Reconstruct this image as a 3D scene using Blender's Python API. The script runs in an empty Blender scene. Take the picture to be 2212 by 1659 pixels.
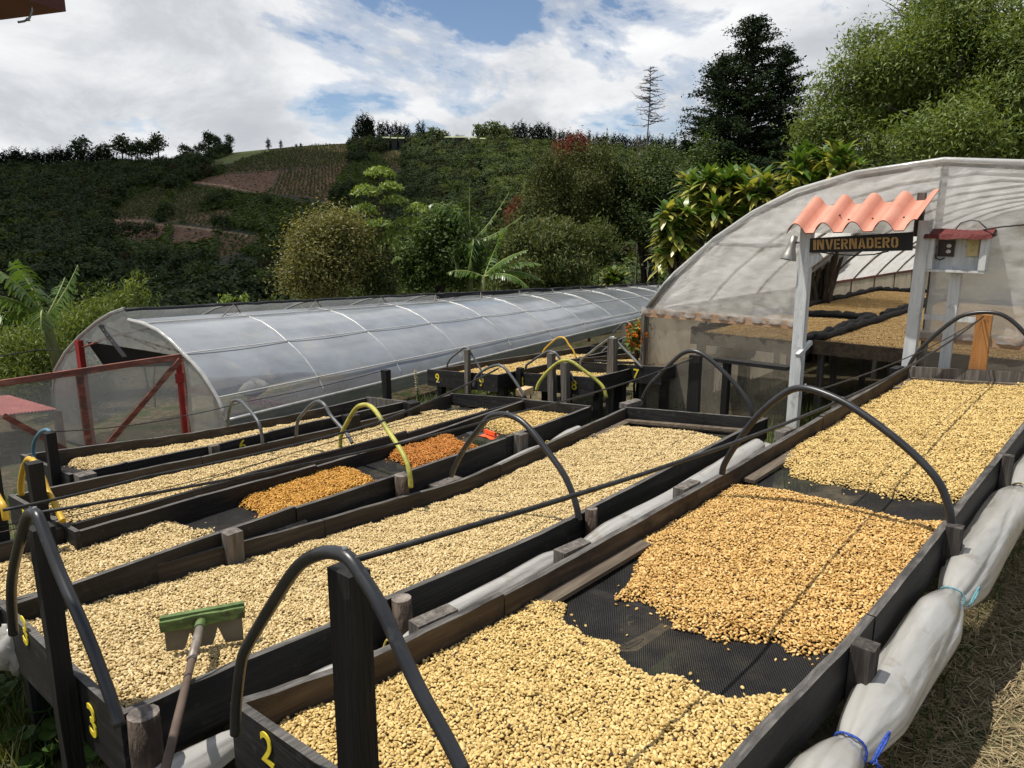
import bpy, math, random
import numpy as np
from mathutils import Vector, Matrix
random.seed(7); rng = np.random.default_rng(7)
R = math.radians
SC = bpy.context.scene
COL = SC.collection

# ------------------------------------------------------------------ camera, sky, sun, exposure
CAMZ = 2.02                      # eye height above the path beside the first bed
F, HY, AZ = 1584.0, 495.0, R(41.5)   # focal length and horizon in picture units (2212 wide); beds run along +X
PITCH = math.atan((829.5 - HY) / F)
cam = bpy.data.cameras.new('camera'); cam.sensor_width = 36; cam.lens = 36 * F / 2212
cam.clip_start = .05; cam.clip_end = 6000
camo = bpy.data.objects.new('camera', cam); COL.objects.link(camo)
camo.location = (0, 0, CAMZ); camo.rotation_euler = (R(90) - PITCH, 0, AZ - R(90))
SC.camera = camo
SUN_DIR = Vector((-.26, .30, 1.0)).normalized()          # towards the sun
SUN_EL = math.asin(SUN_DIR.z); SUN_AZ = math.atan2(SUN_DIR.x, SUN_DIR.y)
W = bpy.data.worlds.new('World'); SC.world = W; W.use_nodes = True
def sky():
    nt = W.node_tree; N = nt.nodes; L = nt.links
    for n in list(N): N.remove(n)
    out = N.new('ShaderNodeOutputWorld'); bg = N.new('ShaderNodeBackground'); bg.inputs[1].default_value = .1
    st = N.new('ShaderNodeTexSky'); st.sky_type = 'NISHITA'; st.sun_disc = False
    st.sun_elevation = SUN_EL; st.sun_rotation = SUN_AZ; st.altitude = 1400; st.air_density = 1.0; st.dust_density = .6
    tc = N.new('ShaderNodeTexCoord'); sep = N.new('ShaderNodeSeparateXYZ'); L.new(tc.outputs['Generated'], sep.inputs[0])
    def m(op, a, b=None, c=None):
        n = N.new('ShaderNodeMath'); n.operation = op
        for i, v in enumerate((a, b, c)):
            if v is None: continue
            if isinstance(v, (int, float)): n.inputs[i].default_value = v
            else: L.new(v, n.inputs[i])
        return n.outputs[0]
    z = m('ADD', m('MAXIMUM', sep.outputs[2], 0.0), .34)          # cloud deck seen in perspective
    cx = m('DIVIDE', sep.outputs[0], z); cy = m('DIVIDE', sep.outputs[1], z)
    cb = N.new('ShaderNodeCombineXYZ'); L.new(cx, cb.inputs[0]); L.new(cy, cb.inputs[1])
    def noise(scale, det, rough, off, dist=0.0, stretch=None):
        mp = N.new('ShaderNodeMapping'); L.new(cb.outputs[0], mp.inputs[0]); mp.inputs['Location'].default_value = off
        if stretch: mp.inputs['Rotation'].default_value = (0, 0, stretch[0]); mp.inputs['Scale'].default_value = (stretch[1], stretch[2], 1)
        n = N.new('ShaderNodeTexNoise'); L.new(mp.outputs[0], n.inputs['Vector'])
        n.inputs['Scale'].default_value = scale; n.inputs['Detail'].default_value = det
        n.inputs['Roughness'].default_value = rough; n.inputs['Distortion'].default_value = dist
        return n.outputs['Fac']
    big = noise(.75, 3, .5, SKY_OFF, 0.2)
    mid = noise(2.1, 10, .6, SKY_OFF2, .3, (R(25), 1.0, 1.35))
    fine = noise(8.0, 8, .65, (1, 5, 3), .5)
    d = m('ADD', m('ADD', m('MULTIPLY', big, 1.1), m('MULTIPLY', mid, .85)), m('MULTIPLY', fine, .16))
    def ramp(v, stops):
        r = N.new('ShaderNodeValToRGB'); L.new(v, r.inputs[0]); e = r.color_ramp.elements
        while len(e) < len(stops): e.new(.5)
        for i, (p, c) in enumerate(stops): e[i].position = p; e[i].color = c + (1,) if len(c) == 3 else c
        return r.outputs[0]
    cover = ramp(m('MULTIPLY', d, .8), [(.76, (0, 0, 0)), (.805, (.5, .5, .5)), (.86, (1, 1, 1))])
    cover.node.color_ramp.interpolation = 'EASE'
    thick = m('ADD', m('MULTIPLY', noise(2.0, 9, .62, (7.7, 3.1, 0), .3), .75), m('MULTIPLY', big, .45))
    ccol = ramp(thick, [(.46, (1, 1, 1)), (.58, (.8, .8, .8)), (.68, (.6, .6, .6)), (.82, (.5, .5, .5))])
    # ramp colours are clamped only on display; scale explicitly instead
    r = ccol.node.color_ramp.elements
    for e, c in zip(r, [(1.0, 1.0, 1.0), (.84, .85, .87), (.62, .645, .68), (.5, .525, .565)]): e.color = c + (1,)
    vm = N.new('ShaderNodeVectorMath'); vm.operation = 'SCALE'; L.new(ccol, vm.inputs[0]); vm.inputs['Scale'].default_value = 9.0
    mx = N.new('ShaderNodeMix'); mx.data_type = 'RGBA'; L.new(cover, mx.inputs[0])
    L.new(st.outputs[0], mx.inputs[6]); L.new(vm.outputs[0], mx.inputs[7])
    L.new(mx.outputs[2], bg.inputs[0]); L.new(bg.outputs[0], out.inputs[0])
SKY_OFF = (6.48, 12.4, .17); SKY_OFF2 = (19.66, 16.44, 19.98)
sky()
sl = bpy.data.lights.new('sun', 'SUN'); sl.energy = 4.8; sl.angle = R(.53); sl.color = (1, .95, .87)
so = bpy.data.objects.new('sun', sl); COL.objects.link(so); so.rotation_euler = SUN_DIR.to_track_quat('Z', 'Y').to_euler()
so.location = (0, 0, 60)
vs = SC.view_settings; vs.view_transform = 'Standard'; vs.look = 'None'; vs.gamma = 1; vs.exposure = .18
SC.cycles.use_denoising = True; SC.cycles.max_bounces = 7; SC.cycles.transparent_max_bounces = 16
SC.cycles.diffuse_bounces = 3; SC.cycles.glossy_bounces = 3; SC.cycles.transmission_bounces = 4
SC.cycles.caustics_reflective = False; SC.cycles.caustics_refractive = False; SC.cycles.use_adaptive_sampling = True

# ------------------------------------------------------------------ picture -> place
SLOPE = .08
ct, stn = math.cos(PITCH), math.sin(PITCH); sa, ca = math.sin(AZ), math.cos(AZ)
def ray(px, py):
    x = (px - 1106) / F; y = -(py - 829.5) / F
    f = ct + stn * y; z = -stn + ct * y
    return np.array([x * sa + f * ca, -x * ca + f * sa, z])
EYE = np.array([0, 0, CAMZ])
def rimz(Y): return CAMZ - 1.6 - SLOPE * (Y - 3.7)         # height of the bed rims, falling to the valley side
def on(px, py, dz=0.0):                                    # the point of the rim plane (raised by dz) behind a picture point
    d = ray(px, py); return EYE + d * ((-1.6 + SLOPE * 3.7 + dz) / (d[2] + SLOPE * d[1]))
def onf(px, py, fn, dz=0.0):                               # the same where the rim rises along X by fn(X)
    p = on(px, py, dz)
    for _ in range(12): p = on(px, py, dz + fn(p[0]))
    return p
def vplane(px, py, A, B):                                  # on the upright plane through A and B
    d = ray(px, py); n = np.array([B[1] - A[1], A[0] - B[0], 0.0])
    return EYE + d * (((A - EYE) @ n) / (d @ n))
def atX(px, py, X): d = ray(px, py); return EYE + d * (X / d[0])
def atr(px, py, r): d = ray(px, py); return EYE + d * (r / math.hypot(d[0], d[1]))
def dirxy(px): d = ray(px, HY); h = math.hypot(d[0], d[1]); return np.array([d[0] / h, d[1] / h])
def proj(P):                                               # place -> picture (arrays)
    P = np.asarray(P, float) - EYE
    x = P[..., 0] * sa - P[..., 1] * ca; y = P[..., 0] * ca + P[..., 1] * sa; z = P[..., 2]
    dep = y * ct - z * stn; up = y * stn + z * ct
    dep = np.where(dep < .01, .01, dep)
    return 1106 + F * x / dep, 829.5 - F * up / dep, dep
VIEWS = dict(a=(0, 1800, 1.536), b=(800, 1800, 1.536), c=(2000, 1800, 1.536), d=(2840, 1500, 1.202), e=(0, 1300, 1.843),
             f=(1100, 1250, 1.843), g=(2300, 1000, 2.212), h=(2840, 550, 1.746), i=(1600, 1150, 2.458), j=(0, 400, 1.843),
             k=(1000, 400, 1.843), s=(0, 0, 1.0), D=(0, 0, 2212 / 3840))
def V(v, *pts):
    ox, oy, s = VIEWS[v]; q = 2212 / 3840
    return [((ox + x / s) * q, (oy + y / s) * q) for x, y in pts]

# ------------------------------------------------------------------ mesh helpers
def tag(o, label=None, cat=None, group=None, kind=None):
    if label: o['label'] = label
    if cat: o['category'] = cat
    if group: o['group'] = group
    if kind: o['kind'] = kind
    return o
def thing(name, loc, label, cat, group=None):
    o = bpy.data.objects.new(name, None); o.empty_display_size = .1; COL.objects.link(o)
    o.location = [float(v) for v in loc]; return tag(o, label, cat, group)
def wloc(o):
    p = Vector((0, 0, 0))
    while o is not None: p += o.location; o = o.parent
    return p
def link(name, me, parent=None):
    o = bpy.data.objects.new(name, me); COL.objects.link(o); o.parent = parent; return o
class MB:
    def __init__(s): s.v = []; s.f = []; s.m = []; s.sm = []
    def add(s, vs, fs, mat=0, smooth=False):
        b = len(s.v); s.v += [tuple(map(float, v)) for v in vs]
        for f in fs: s.f.append(tuple(b + i for i in f)); s.m.append(mat); s.sm.append(smooth)
    def hexa(s, p, mat=0, top=None):           # 8 points: bottom loop then top loop
        s.add(p, [(3, 2, 1, 0), (0, 1, 5, 4), (1, 2, 6, 5), (2, 3, 7, 6), (3, 0, 4, 7)], mat); b = len(s.v) - 8
        s.f.append((b + 4, b + 5, b + 6, b + 7)); s.m.append(mat if top is None else top); s.sm.append(False)
    def box(s, c, size, rz=0.0, mat=0, top=None, M=None):
        x, y, z = [d / 2 for d in size]; cr, sr = math.cos(rz), math.sin(rz)
        P = []
        for (i, j, k) in ((-1, -1, -1), (1, -1, -1), (1, 1, -1), (-1, 1, -1), (-1, -1, 1), (1, -1, 1), (1, 1, 1), (-1, 1, 1)):
            q = Vector((i * x, j * y, k * z))
            if M: q = M @ q
            P.append((c[0] + q.x * cr - q.y * sr, c[1] + q.x * sr + q.y * cr, c[2] + q.z))
        s.hexa(P, mat, top)
    def beam(s, a, b, w, h, up=(0, 0, 1), mat=0, top=None, nseg=1, wob=0.0, rnd=None):
        a = Vector(a); b = Vector(b); d = (b - a).normalized(); side = d.cross(Vector(up)).normalized(); u = side.cross(d)
        rows = []
        for i in range(nseg + 1):
            p = a.lerp(b, i / nseg); e = (rnd or random).uniform(-wob, wob) if wob else 0; g = (rnd or random).uniform(-wob, wob) if wob else 0
            rows.append([p - side * w / 2 - u * (h / 2 + e), p + side * w / 2 - u * (h / 2 + e), p + side * w / 2 + u * (h / 2 + g), p - side * w / 2 + u * (h / 2 + g)])
        s.strip(rows, mat, top)
    def strip(s, rows, mat=0, top=None):
        b = len(s.v); n = len(rows)
        for r in rows: s.v += [tuple(map(float, p)) for p in r]
        for i in range(n - 1):
            for k in range(4):
                q = (k + 1) % 4; s.f.append((b + i * 4 + k, b + i * 4 + q, b + i * 4 + 4 + q, b + i * 4 + 4 + k))
                s.m.append(top if (k == 2 and top is not None) else mat); s.sm.append(False)
        s.f.append((b + 3, b + 2, b + 1, b)); s.m.append(mat); s.sm.append(False)
        e = b + (n - 1) * 4; s.f.append((e, e + 1, e + 2, e + 3)); s.m.append(mat); s.sm.append(False)
    def tube(s, pts, r, n=8, mat=0, caps=True):
        pts = [Vector(p) for p in pts]; k = len(pts); rs = r if isinstance(r, (list, tuple)) else [r] * k
        b = len(s.v); up = None
        for i, p in enumerate(pts):
            t = (pts[min(i + 1, k - 1)] - pts[max(i - 1, 0)]).normalized()
            if up is None: up = Vector((0, 0, 1)) if abs(t.z) < .9 else Vector((1, 0, 0))
            x = t.cross(up)
            if x.length < 1e-4: x = t.cross(Vector((1, .3, 0)))
            x.normalize(); y = x.cross(t); up = y
            for j in range(n):
                a = 2 * math.pi * j / n; q = p + (x * math.cos(a) + y * math.sin(a)) * rs[i]; s.v.append((q.x, q.y, q.z))
        for i in range(k - 1):
            for j in range(n):
                q = (j + 1) % n; s.f.append((b + i * n + j, b + i * n + q, b + (i + 1) * n + q, b + (i + 1) * n + j)); s.m.append(mat); s.sm.append(True)
        if caps:
            s.f.append(tuple(b + j for j in range(n))[::-1]); s.m.append(mat); s.sm.append(False)
            s.f.append(tuple(b + (k - 1) * n + j for j in range(n))); s.m.append(mat); s.sm.append(False)
    def grid(s, P, mat=0, smooth=True, closed=False):      # P[i][j] points
        ni, nj = len(P), len(P[0]); b = len(s.v)
        for r in P: s.v += [tuple(map(float, p)) for p in r]
        for i in range(ni - 1):
            for j in range(nj - (0 if closed else 1)):
                q = (j + 1) % nj; s.f.append((b + i * nj + j, b + i * nj + q, b + (i + 1) * nj + q, b + (i + 1) * nj + j)); s.m.append(mat); s.sm.append(smooth)
    def build(s, name, mats, parent=None):
        if not isinstance(mats, (list, tuple)): mats = [mats]
        o = wloc(parent) if parent else Vector((0, 0, 0))
        v = np.array(s.v, dtype=np.float32) - np.array(o, dtype=np.float32)
        me = bpy.data.meshes.new(name); me.from_pydata(v.tolist(), [], s.f)
        for m in mats: me.materials.append(m)
        me.polygons.foreach_set('material_index', s.m); me.polygons.foreach_set('use_smooth', s.sm); me.update()
        return link(name, me, parent)
def np_mesh(name, verts, faces, mats, smooth=False, attrs=None):     # verts (n,3), faces (m,k) arrays
    me = bpy.data.meshes.new(name); n = len(verts); m, k = faces.shape
    me.vertices.add(n); me.vertices.foreach_set('co', np.asarray(verts, np.float32).ravel())
    me.loops.add(m * k); me.loops.foreach_set('vertex_index', faces.astype(np.int32).ravel())
    me.polygons.add(m); me.polygons.foreach_set('loop_start', np.arange(0, m * k, k, dtype=np.int32))
    me.polygons.foreach_set('loop_total', np.full(m, k, np.int32)); me.polygons.foreach_set('use_smooth', np.full(m, smooth))
    for a, arr in (attrs or {}).items():
        at = me.attributes.new(a, 'FLOAT', 'FACE' if len(arr) == m and len(arr) != n else 'POINT'); at.data.foreach_set('value', np.asarray(arr, np.float32))
    for x in (mats if isinstance(mats, (list, tuple)) else [mats]): me.materials.append(x)
    me.update(calc_edges=True); return me

# ------------------------------------------------------------------ materials
def mat(name, stops, rough=.7, scale=(6, 6, 6), det=6, nrough=.6, bump=0.0, bscale=None, spec=.3, metal=0.0, attr=None, random_obj=False,
        trans=0.0, tcol=None, alpha=1.0, dirt=None, dist=0.0):
    """Procedural principled material: colour ramp over noise (object space), optional second dirt layer."""
    m = bpy.data.materials.new(name); m.use_nodes = True; nt = m.node_tree; N = nt.nodes; L = nt.links
    b = N['Principled BSDF']; out = N['Material Output']
    b.inputs['Roughness'].default_value = rough; b.inputs['Specular IOR Level'].default_value = spec; b.inputs['Metallic'].default_value = metal
    tc = N.new('ShaderNodeTexCoord'); mp = N.new('ShaderNodeMapping'); L.new(tc.outputs['Object'], mp.inputs[0]); mp.inputs['Scale'].default_value = scale
    ns = N.new('ShaderNodeTexNoise'); L.new(mp.outputs[0], ns.inputs['Vector']); ns.inputs['Scale'].default_value = 1
    ns.inputs['Detail'].default_value = det; ns.inputs['Roughness'].default_value = nrough; ns.inputs['Distortion'].default_value = dist
    rp = N.new('ShaderNodeValToRGB'); e = rp.color_ramp.elements
    while len(e) < len(stops): e.new(.5)
    for i, (p, c) in enumerate(stops): e[i].position = p; e[i].color = tuple(c) + (1,)
    if attr:
        a = N.new('ShaderNodeAttribute'); a.attribute_name = attr; L.new(a.outputs['Fac'], rp.inputs[0])
    elif random_obj:
        a = N.new('ShaderNodeObjectInfo'); L.new(a.outputs['Random'], rp.inputs[0])
    else: L.new(ns.outputs['Fac'], rp.inputs[0])
    col = rp.outputs[0]
    if dirt:
        dc, dsc, lo, hi = dirt
        n2 = N.new('ShaderNodeTexNoise'); L.new(tc.outputs['Object'], n2.inputs['Vector']); n2.inputs['Scale'].default_value = dsc; n2.inputs['Detail'].default_value = 8
        n2.inputs['Roughness'].default_value = .65
        mr = N.new('ShaderNodeMapRange'); L.new(n2.outputs['Fac'], mr.inputs[0]); mr.inputs[1].default_value = lo; mr.inputs[2].default_value = hi
        mx = N.new('ShaderNodeMix'); mx.data_type = 'RGBA'; L.new(mr.outputs[0], mx.inputs[0]); L.new(col, mx.inputs[6]); mx.inputs[7].default_value = tuple(dc) + (1,)
        col = mx.outputs[2]
    L.new(col, b.inputs['Base Color'])
    if bump:
        n3 = N.new('ShaderNodeTexNoise'); mp3 = N.new('ShaderNodeMapping'); L.new(tc.outputs['Object'], mp3.inputs[0])
        mp3.inputs['Scale'].default_value = bscale or tuple(3 * s for s in scale); L.new(mp3.outputs[0], n3.inputs['Vector']); n3.inputs['Scale'].default_value = 1; n3.inputs['Detail'].default_value = 5
        bp = N.new('ShaderNodeBump'); bp.inputs['Strength'].default_value = bump; bp.inputs['Distance'].default_value = .02
        L.new(n3.outputs['Fac'], bp.inputs['Height']); L.new(bp.outputs[0], b.inputs['Normal'])
    sh = b.outputs[0]
    if trans:
        t = N.new('ShaderNodeBsdfTranslucent'); L.new(col, t.inputs[0])
        if tcol: 
            mm = N.new('ShaderNodeMix'); mm.data_type = 'RGBA'; mm.blend_type = 'MULTIPLY'; mm.inputs[0].default_value = 1; L.new(col, mm.inputs[6]); mm.inputs[7].default_value = tuple(tcol) + (1,); L.new(mm.outputs[2], t.inputs[0])
        ms = N.new('ShaderNodeMixShader'); ms.inputs[0].default_value = trans; L.new(sh, ms.inputs[1]); L.new(t.outputs[0], ms.inputs[2]); sh = ms.outputs[0]
    if alpha < 1:
        t = N.new('ShaderNodeBsdfTransparent'); ms = N.new('ShaderNodeMixShader'); ms.inputs[0].default_value = alpha
        L.new(t.outputs[0], ms.inputs[1]); L.new(sh, ms.inputs[2]); sh = ms.outputs[0]
    if sh is not b.outputs[0]: L.new(sh, out.inputs['Surface'])
    return m
M = {}
M['wood_x'] = mat('dark stained wood', [(.3, (.005, .005, .0055)), (.52, (.011, .0105, .0105)), (.72, (.03, .028, .027))], .62, (1.6, 22, 22), bump=.25, bscale=(5, 90, 90), dirt=((.05, .047, .044), 14, .58, .8))
M['wood_y'] = mat('dark stained wood across', [(.3, (.005, .005, .0055)), (.52, (.012, .0115, .0115)), (.72, (.034, .032, .031))], .62, (22, 1.6, 22), bump=.25, bscale=(90, 5, 90), dirt=((.055, .052, .05), 14, .57, .8))
M['wood_z'] = mat('black post wood', [(.3, (.004, .004, .004)), (.55, (.009, .0085, .0085)), (.75, (.025, .023, .022))], .65, (26, 26, 1.5), bump=.3, bscale=(100, 100, 5))
M['worn'] = mat('weathered board edge', [(.25, (.035, .032, .03)), (.5, (.095, .088, .08)), (.75, (.19, .178, .16))], .8, (7, 60, 60), bump=.2, dirt=((.03, .028, .027), 5, .5, .68))
M['inner'] = mat('bare brown board', [(.25, (.03, .021, .014)), (.5, (.065, .047, .031)), (.75, (.12, .09, .06))], .75, (2, 26, 26), bump=.2, dirt=((.02, .016, .013), 4, .48, .68))
M['inner_dark'] = mat('dark brown inner board', [(.25, (.016, .013, .011)), (.5, (.04, .033, .027)), (.75, (.09, .075, .06))], .75, (2, 26, 26), bump=.2)
M['batten'] = mat('weathered floor batten', [(.25, (.06, .045, .032)), (.5, (.11, .085, .06)), (.75, (.17, .14, .1))], .8, (3, 30, 30), bump=.2)
M['bark'] = mat('log bark', [(.3, (.022, .016, .012)), (.5, (.06, .043, .032)), (.7, (.13, .1, .075))], .85, (22, 22, 7), bump=.9, bscale=(60, 60, 18))
M['logtop'] = mat('sawn log end', [(.3, (.12, .1, .085)), (.7, (.3, .26, .22))], .85, (25, 25, 25), bump=.3, dirt=((.07, .06, .055), 14, .45, .65))
M['grey_wood'] = mat('grey weathered post', [(.3, (.05, .043, .037)), (.5, (.12, .105, .09)), (.7, (.21, .19, .165))], .82, (30, 30, 2), bump=.4, bscale=(80, 80, 5))
M['stake'] = mat('dark weathered stake', [(.3, (.02, .017, .015)), (.5, (.05, .043, .037)), (.7, (.12, .108, .095))], .85, (34, 34, 2.5), bump=.5, bscale=(90, 90, 6))
M['new_wood'] = mat('fresh sawn wood', [(.3, (.42, .28, .14)), (.7, (.58, .42, .24))], .7, (20, 20, 3), bump=.1)
M['orange_wood'] = mat('orange brown stained post', [(.25, (.2, .085, .025)), (.5, (.36, .16, .05)), (.75, (.5, .25, .09))], .5, (22, 22, 1.6), bump=.15, dirt=((.06, .03, .015), 6, .58, .75))
M['pipe'] = mat('black plastic pipe', [(.3, (.012, .012, .014)), (.7, (.026, .027, .03))], .36, (8, 8, 8), spec=.5, dirt=((.07, .07, .072), 20, .6, .8))
M['pipe_grey'] = mat('grey plastic pipe', [(.3, (.05, .055, .06)), (.7, (.11, .115, .12))], .4, (8, 8, 8), spec=.5)
M['pipe_metal'] = mat('dull metal pipe', [(.3, (.17, .18, .18)), (.7, (.3, .31, .31))], .35, (8, 8, 8), metal=.6)
M['yellow'] = mat('yellow plastic pipe', [(.3, (.5, .3, .02)), (.7, (.68, .43, .04))], .42, (7, 7, 7), spec=.45, dirt=((.1, .085, .02), 7, .5, .72))
M['yellow_old'] = mat('faded yellow green pipe', [(.3, (.3, .3, .05)), (.7, (.5, .46, .1))], .45, (7, 7, 7), dirt=((.06, .06, .03), 6, .48, .7))
M['blue'] = mat('blue plastic pipe', [(.3, (.05, .13, .2)), (.7, (.1, .22, .32))], .4, (7, 7, 7))
M['wire'] = mat('black wire', [(.4, (.012, .012, .012)), (.6, (.03, .028, .026))], .5, (30, 30, 30))
M['num'] = mat('yellow number paint', [(.3, (.55, .42, .02)), (.6, (.72, .58, .05))], .6, (30, 30, 30), dirt=((.06, .05, .02), 45, .6, .75))
M['plastic'] = mat('dirty clear plastic roll', [(.25, (.5, .48, .43)), (.5, (.62, .605, .565)), (.75, (.7, .69, .665))], .18, (2.5, 8, 8), 8, .6, bump=.35, bscale=(3, 16, 16), spec=.6, trans=.45, dirt=((.36, .29, .19), 6, .6, .78), dist=1.0)
M['rope_blue'] = mat('blue rope', [(.4, (.02, .05, .28)), (.6, (.05, .12, .5))], .7, (120, 120, 120), bump=.5)
M['rope_teal'] = mat('teal rope', [(.4, (.08, .22, .26)), (.6, (.2, .42, .46))], .7, (120, 120, 120), bump=.5)
M['rope_yellow'] = mat('yellow rope', [(.4, (.5, .38, .06)), (.6, (.66, .52, .14))], .7, (120, 120, 120), bump=.5)
M['rope_tan'] = mat('tan twine', [(.4, (.3, .25, .15)), (.6, (.45, .38, .25))], .8, (120, 120, 120))
M['green_paint'] = mat('worn green paint', [(.3, (.045, .075, .022)), (.5, (.1, .155, .05)), (.7, (.18, .25, .09))], .6, (10, 10, 26), bump=.4, dirt=((.05, .028, .016), 9, .47, .6))
M['rake_rubber'] = mat('grey rake blade', [(.3, (.1, .095, .075)), (.7, (.17, .16, .13))], .6, (9, 9, 9))  # colour darkened to put in the shadow on the blade
M['handle'] = mat('rake handle wood', [(.3, (.07, .047, .035)), (.7, (.15, .105, .08))], .6, (6, 6, 6), bump=.1)
M['socket'] = mat('rake socket metal', [(.3, (.16, .13, .11)), (.7, (.3, .26, .22))], .5, (12, 12, 12), metal=.3)
M['red_plastic'] = mat('orange red plastic', [(.3, (.62, .08, .02)), (.7, (.75, .14, .035))], .4, (8, 8, 8))
M['steel'] = mat('scoop steel', [(.3, (.2, .2, .2)), (.7, (.35, .35, .35))], .35, (12, 12, 12), metal=.8)
M['white_paint'] = mat('weathered white paint', [(.3, (.42, .43, .42)), (.5, (.58, .59, .58)), (.7, (.68, .69, .68))], .65, (25, 25, 2.5), bump=.15, dirt=((.2, .18, .15), 6, .58, .76))
M['coral'] = mat('coral tile plastic', [(.3, (.5, .205, .14)), (.5, (.57, .25, .175)), (.7, (.62, .3, .22))], .5, (4, 4, 4), spec=.3, dirt=((.5, .2, .13), 9, .55, .75))
M['maroon'] = mat('maroon grit roof', [(.35, (.1, .022, .02)), (.65, (.2, .055, .05))], .85, (60, 60, 60), bump=.8, bscale=(160, 160, 160))
M['sign_black'] = mat('black sign board', [(.3, (.008, .008, .008)), (.7, (.02, .019, .018))], .55, (4, 20, 40), bump=.1)
M['sign_tan'] = mat('tan stencil letters', [(.3, (.33, .19, .06)), (.7, (.5, .31, .12))], .7, (20, 20, 20))
M['lamp_metal'] = mat('brushed grey lamp', [(.3, (.3, .29, .26)), (.7, (.42, .41, .37))], .38, (12, 12, 12), metal=.75)
M['ivory'] = mat('ivory outlet plate', [(.3, (.55, .45, .2)), (.7, (.64, .54, .27))], .4, (9, 9, 9))
M['brown_plate'] = mat('brown outlet plate', [(.3, (.03, .018, .014)), (.7, (.06, .035, .026))], .35, (9, 9, 9))
M['white_plastic'] = mat('white socket', [(.3, (.68, .68, .66)), (.7, (.75, .75, .73))], .4, (9, 9, 9))
M['hole'] = mat('socket slots', [(.3, (.01, .01, .01)), (.7, (.02, .02, .02))], .8, (9, 9, 9))
M['red_paint'] = mat('red painted wood', [(.3, (.2, .014, .012)), (.7, (.33, .03, .025))], .5, (20, 20, 3), dirt=((.18, .05, .03), 6, .6, .8))
M['rail_red'] = mat('faded red rail', [(.3, (.1, .03, .02)), (.5, (.19, .06, .04)), (.7, (.32, .15, .1))], .6, (4, 20, 20), dirt=((.06, .05, .05), 5, .48, .68))
M['hem_wood'] = mat('hem board under film', [(.3, (.3, .17, .09)), (.5, (.42, .26, .15)), (.7, (.52, .36, .24))], .6, (20, 3, 20), dirt=((.14, .08, .05), 5, .56, .76))
M['black_cloth'] = mat('black shade cloth', [(.3, (.008, .008, .009)), (.7, (.022, .022, .024))], .9, (30, 30, 30), bump=.4)
M['gh_pipe'] = mat('greenhouse rib pipe', [(.3, (.3, .3, .29)), (.7, (.48, .48, .46))], .4, (9, 9, 9), metal=.3)
M['rust_pipe'] = mat('rusty rib pipe', [(.3, (.12, .1, .085)), (.7, (.26, .22, .18))], .5, (9, 9, 9), metal=.3)
M['ridge_black'] = mat('black ridge strip', [(.3, (.012, .013, .014)), (.6, (.035, .037, .04)), (.75, (.2, .2, .2))], .6, (3, 20, 20))
M['kerb_green'] = mat('grey green skirt board', [(.3, (.1, .11, .095)), (.7, (.17, .18, .16))], .6, (2, 2, 8), bump=.1)
def film(name, col, alpha, rough, bump, bsc, trans=.35, dirt=None, stretch=(1, 1, 1), coat=.6):
    m = mat(name, [(.25, tuple(c * .8 for c in col)), (.5, col), (.75, tuple(min(.85, c * 1.15) for c in col))], rough, tuple(2.2 * s for s in stretch), 8, .6, bump, tuple(bsc * s for s in stretch), spec=.6, trans=trans, dirt=dirt, dist=.8)
    nt = m.node_tree; N = nt.nodes; L = nt.links; N['Principled BSDF'].inputs['Coat Weight'].default_value = coat; N['Principled BSDF'].inputs['Coat Roughness'].default_value = .06; out = N['Material Output']; sh = out.inputs['Surface'].links[0].from_socket
    t = N.new('ShaderNodeBsdfTransparent'); ms = N.new('ShaderNodeMixShader')
    tc = N.new('ShaderNodeTexCoord'); n = N.new('ShaderNodeTexNoise'); L.new(tc.outputs['Object'], n.inputs['Vector']); n.inputs['Scale'].default_value = 1.7; n.inputs['Detail'].default_value = 6
    mr = N.new('ShaderNodeMapRange'); L.new(n.outputs['Fac'], mr.inputs[0]); mr.inputs[1].default_value = .3; mr.inputs[2].default_value = .7
    mr.inputs[3].default_value = alpha - .1; mr.inputs[4].default_value = alpha + .1
    lw = N.new('ShaderNodeLayerWeight'); lw.inputs[0].default_value = .25
    ad = N.new('ShaderNodeMath'); ad.operation = 'MULTIPLY_ADD'; ad.use_clamp = True; L.new(lw.outputs['Fresnel'], ad.inputs[0]); ad.inputs[1].default_value = .5; L.new(mr.outputs[0], ad.inputs[2])
    L.new(ad.outputs[0], ms.inputs[0]); L.new(t.outputs[0], ms.inputs[1]); L.new(sh, ms.inputs[2]); L.new(ms.outputs[0], out.inputs['Surface'])
    return m
M['film_low'] = film('grey greenhouse film', (.33, .355, .385), .46, .13, .22, 3.2, .25, ((.42, .41, .38), 2.2, .55, .75), (.5, 1, 1))  # bluish base colour stands in for the blue sky mirrored in the film
M['film_tall'] = film('wrinkled clear film', (.72, .715, .69), .70, .2, .8, 4.0, .5, ((.42, .38, .32), 4, .56, .76), (1, .8, 2.4))
M['film_wall'] = film('dirty lower film', (.40, .36, .29), .40, .35, .3, 5, .3, ((.28, .22, .14), 5, .52, .72))
M['plastic'].node_tree.nodes['Principled BSDF'].inputs['Coat Weight'].default_value = .7
M['film_inner'] = film('inner side wall film', (.5, .44, .34), .62, .4, .25, 5, .4, ((.26, .2, .13), 3, .5, .75), (1, 1, .35))
M['mesh_grey'] = film('grey insect mesh', (.30, .30, .28), .52, .8, .05, 8, .15, coat=0)
M['film_end'] = film('grey end film', (.36, .36, .34), .62, .35, .5, 6, .3)

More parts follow.
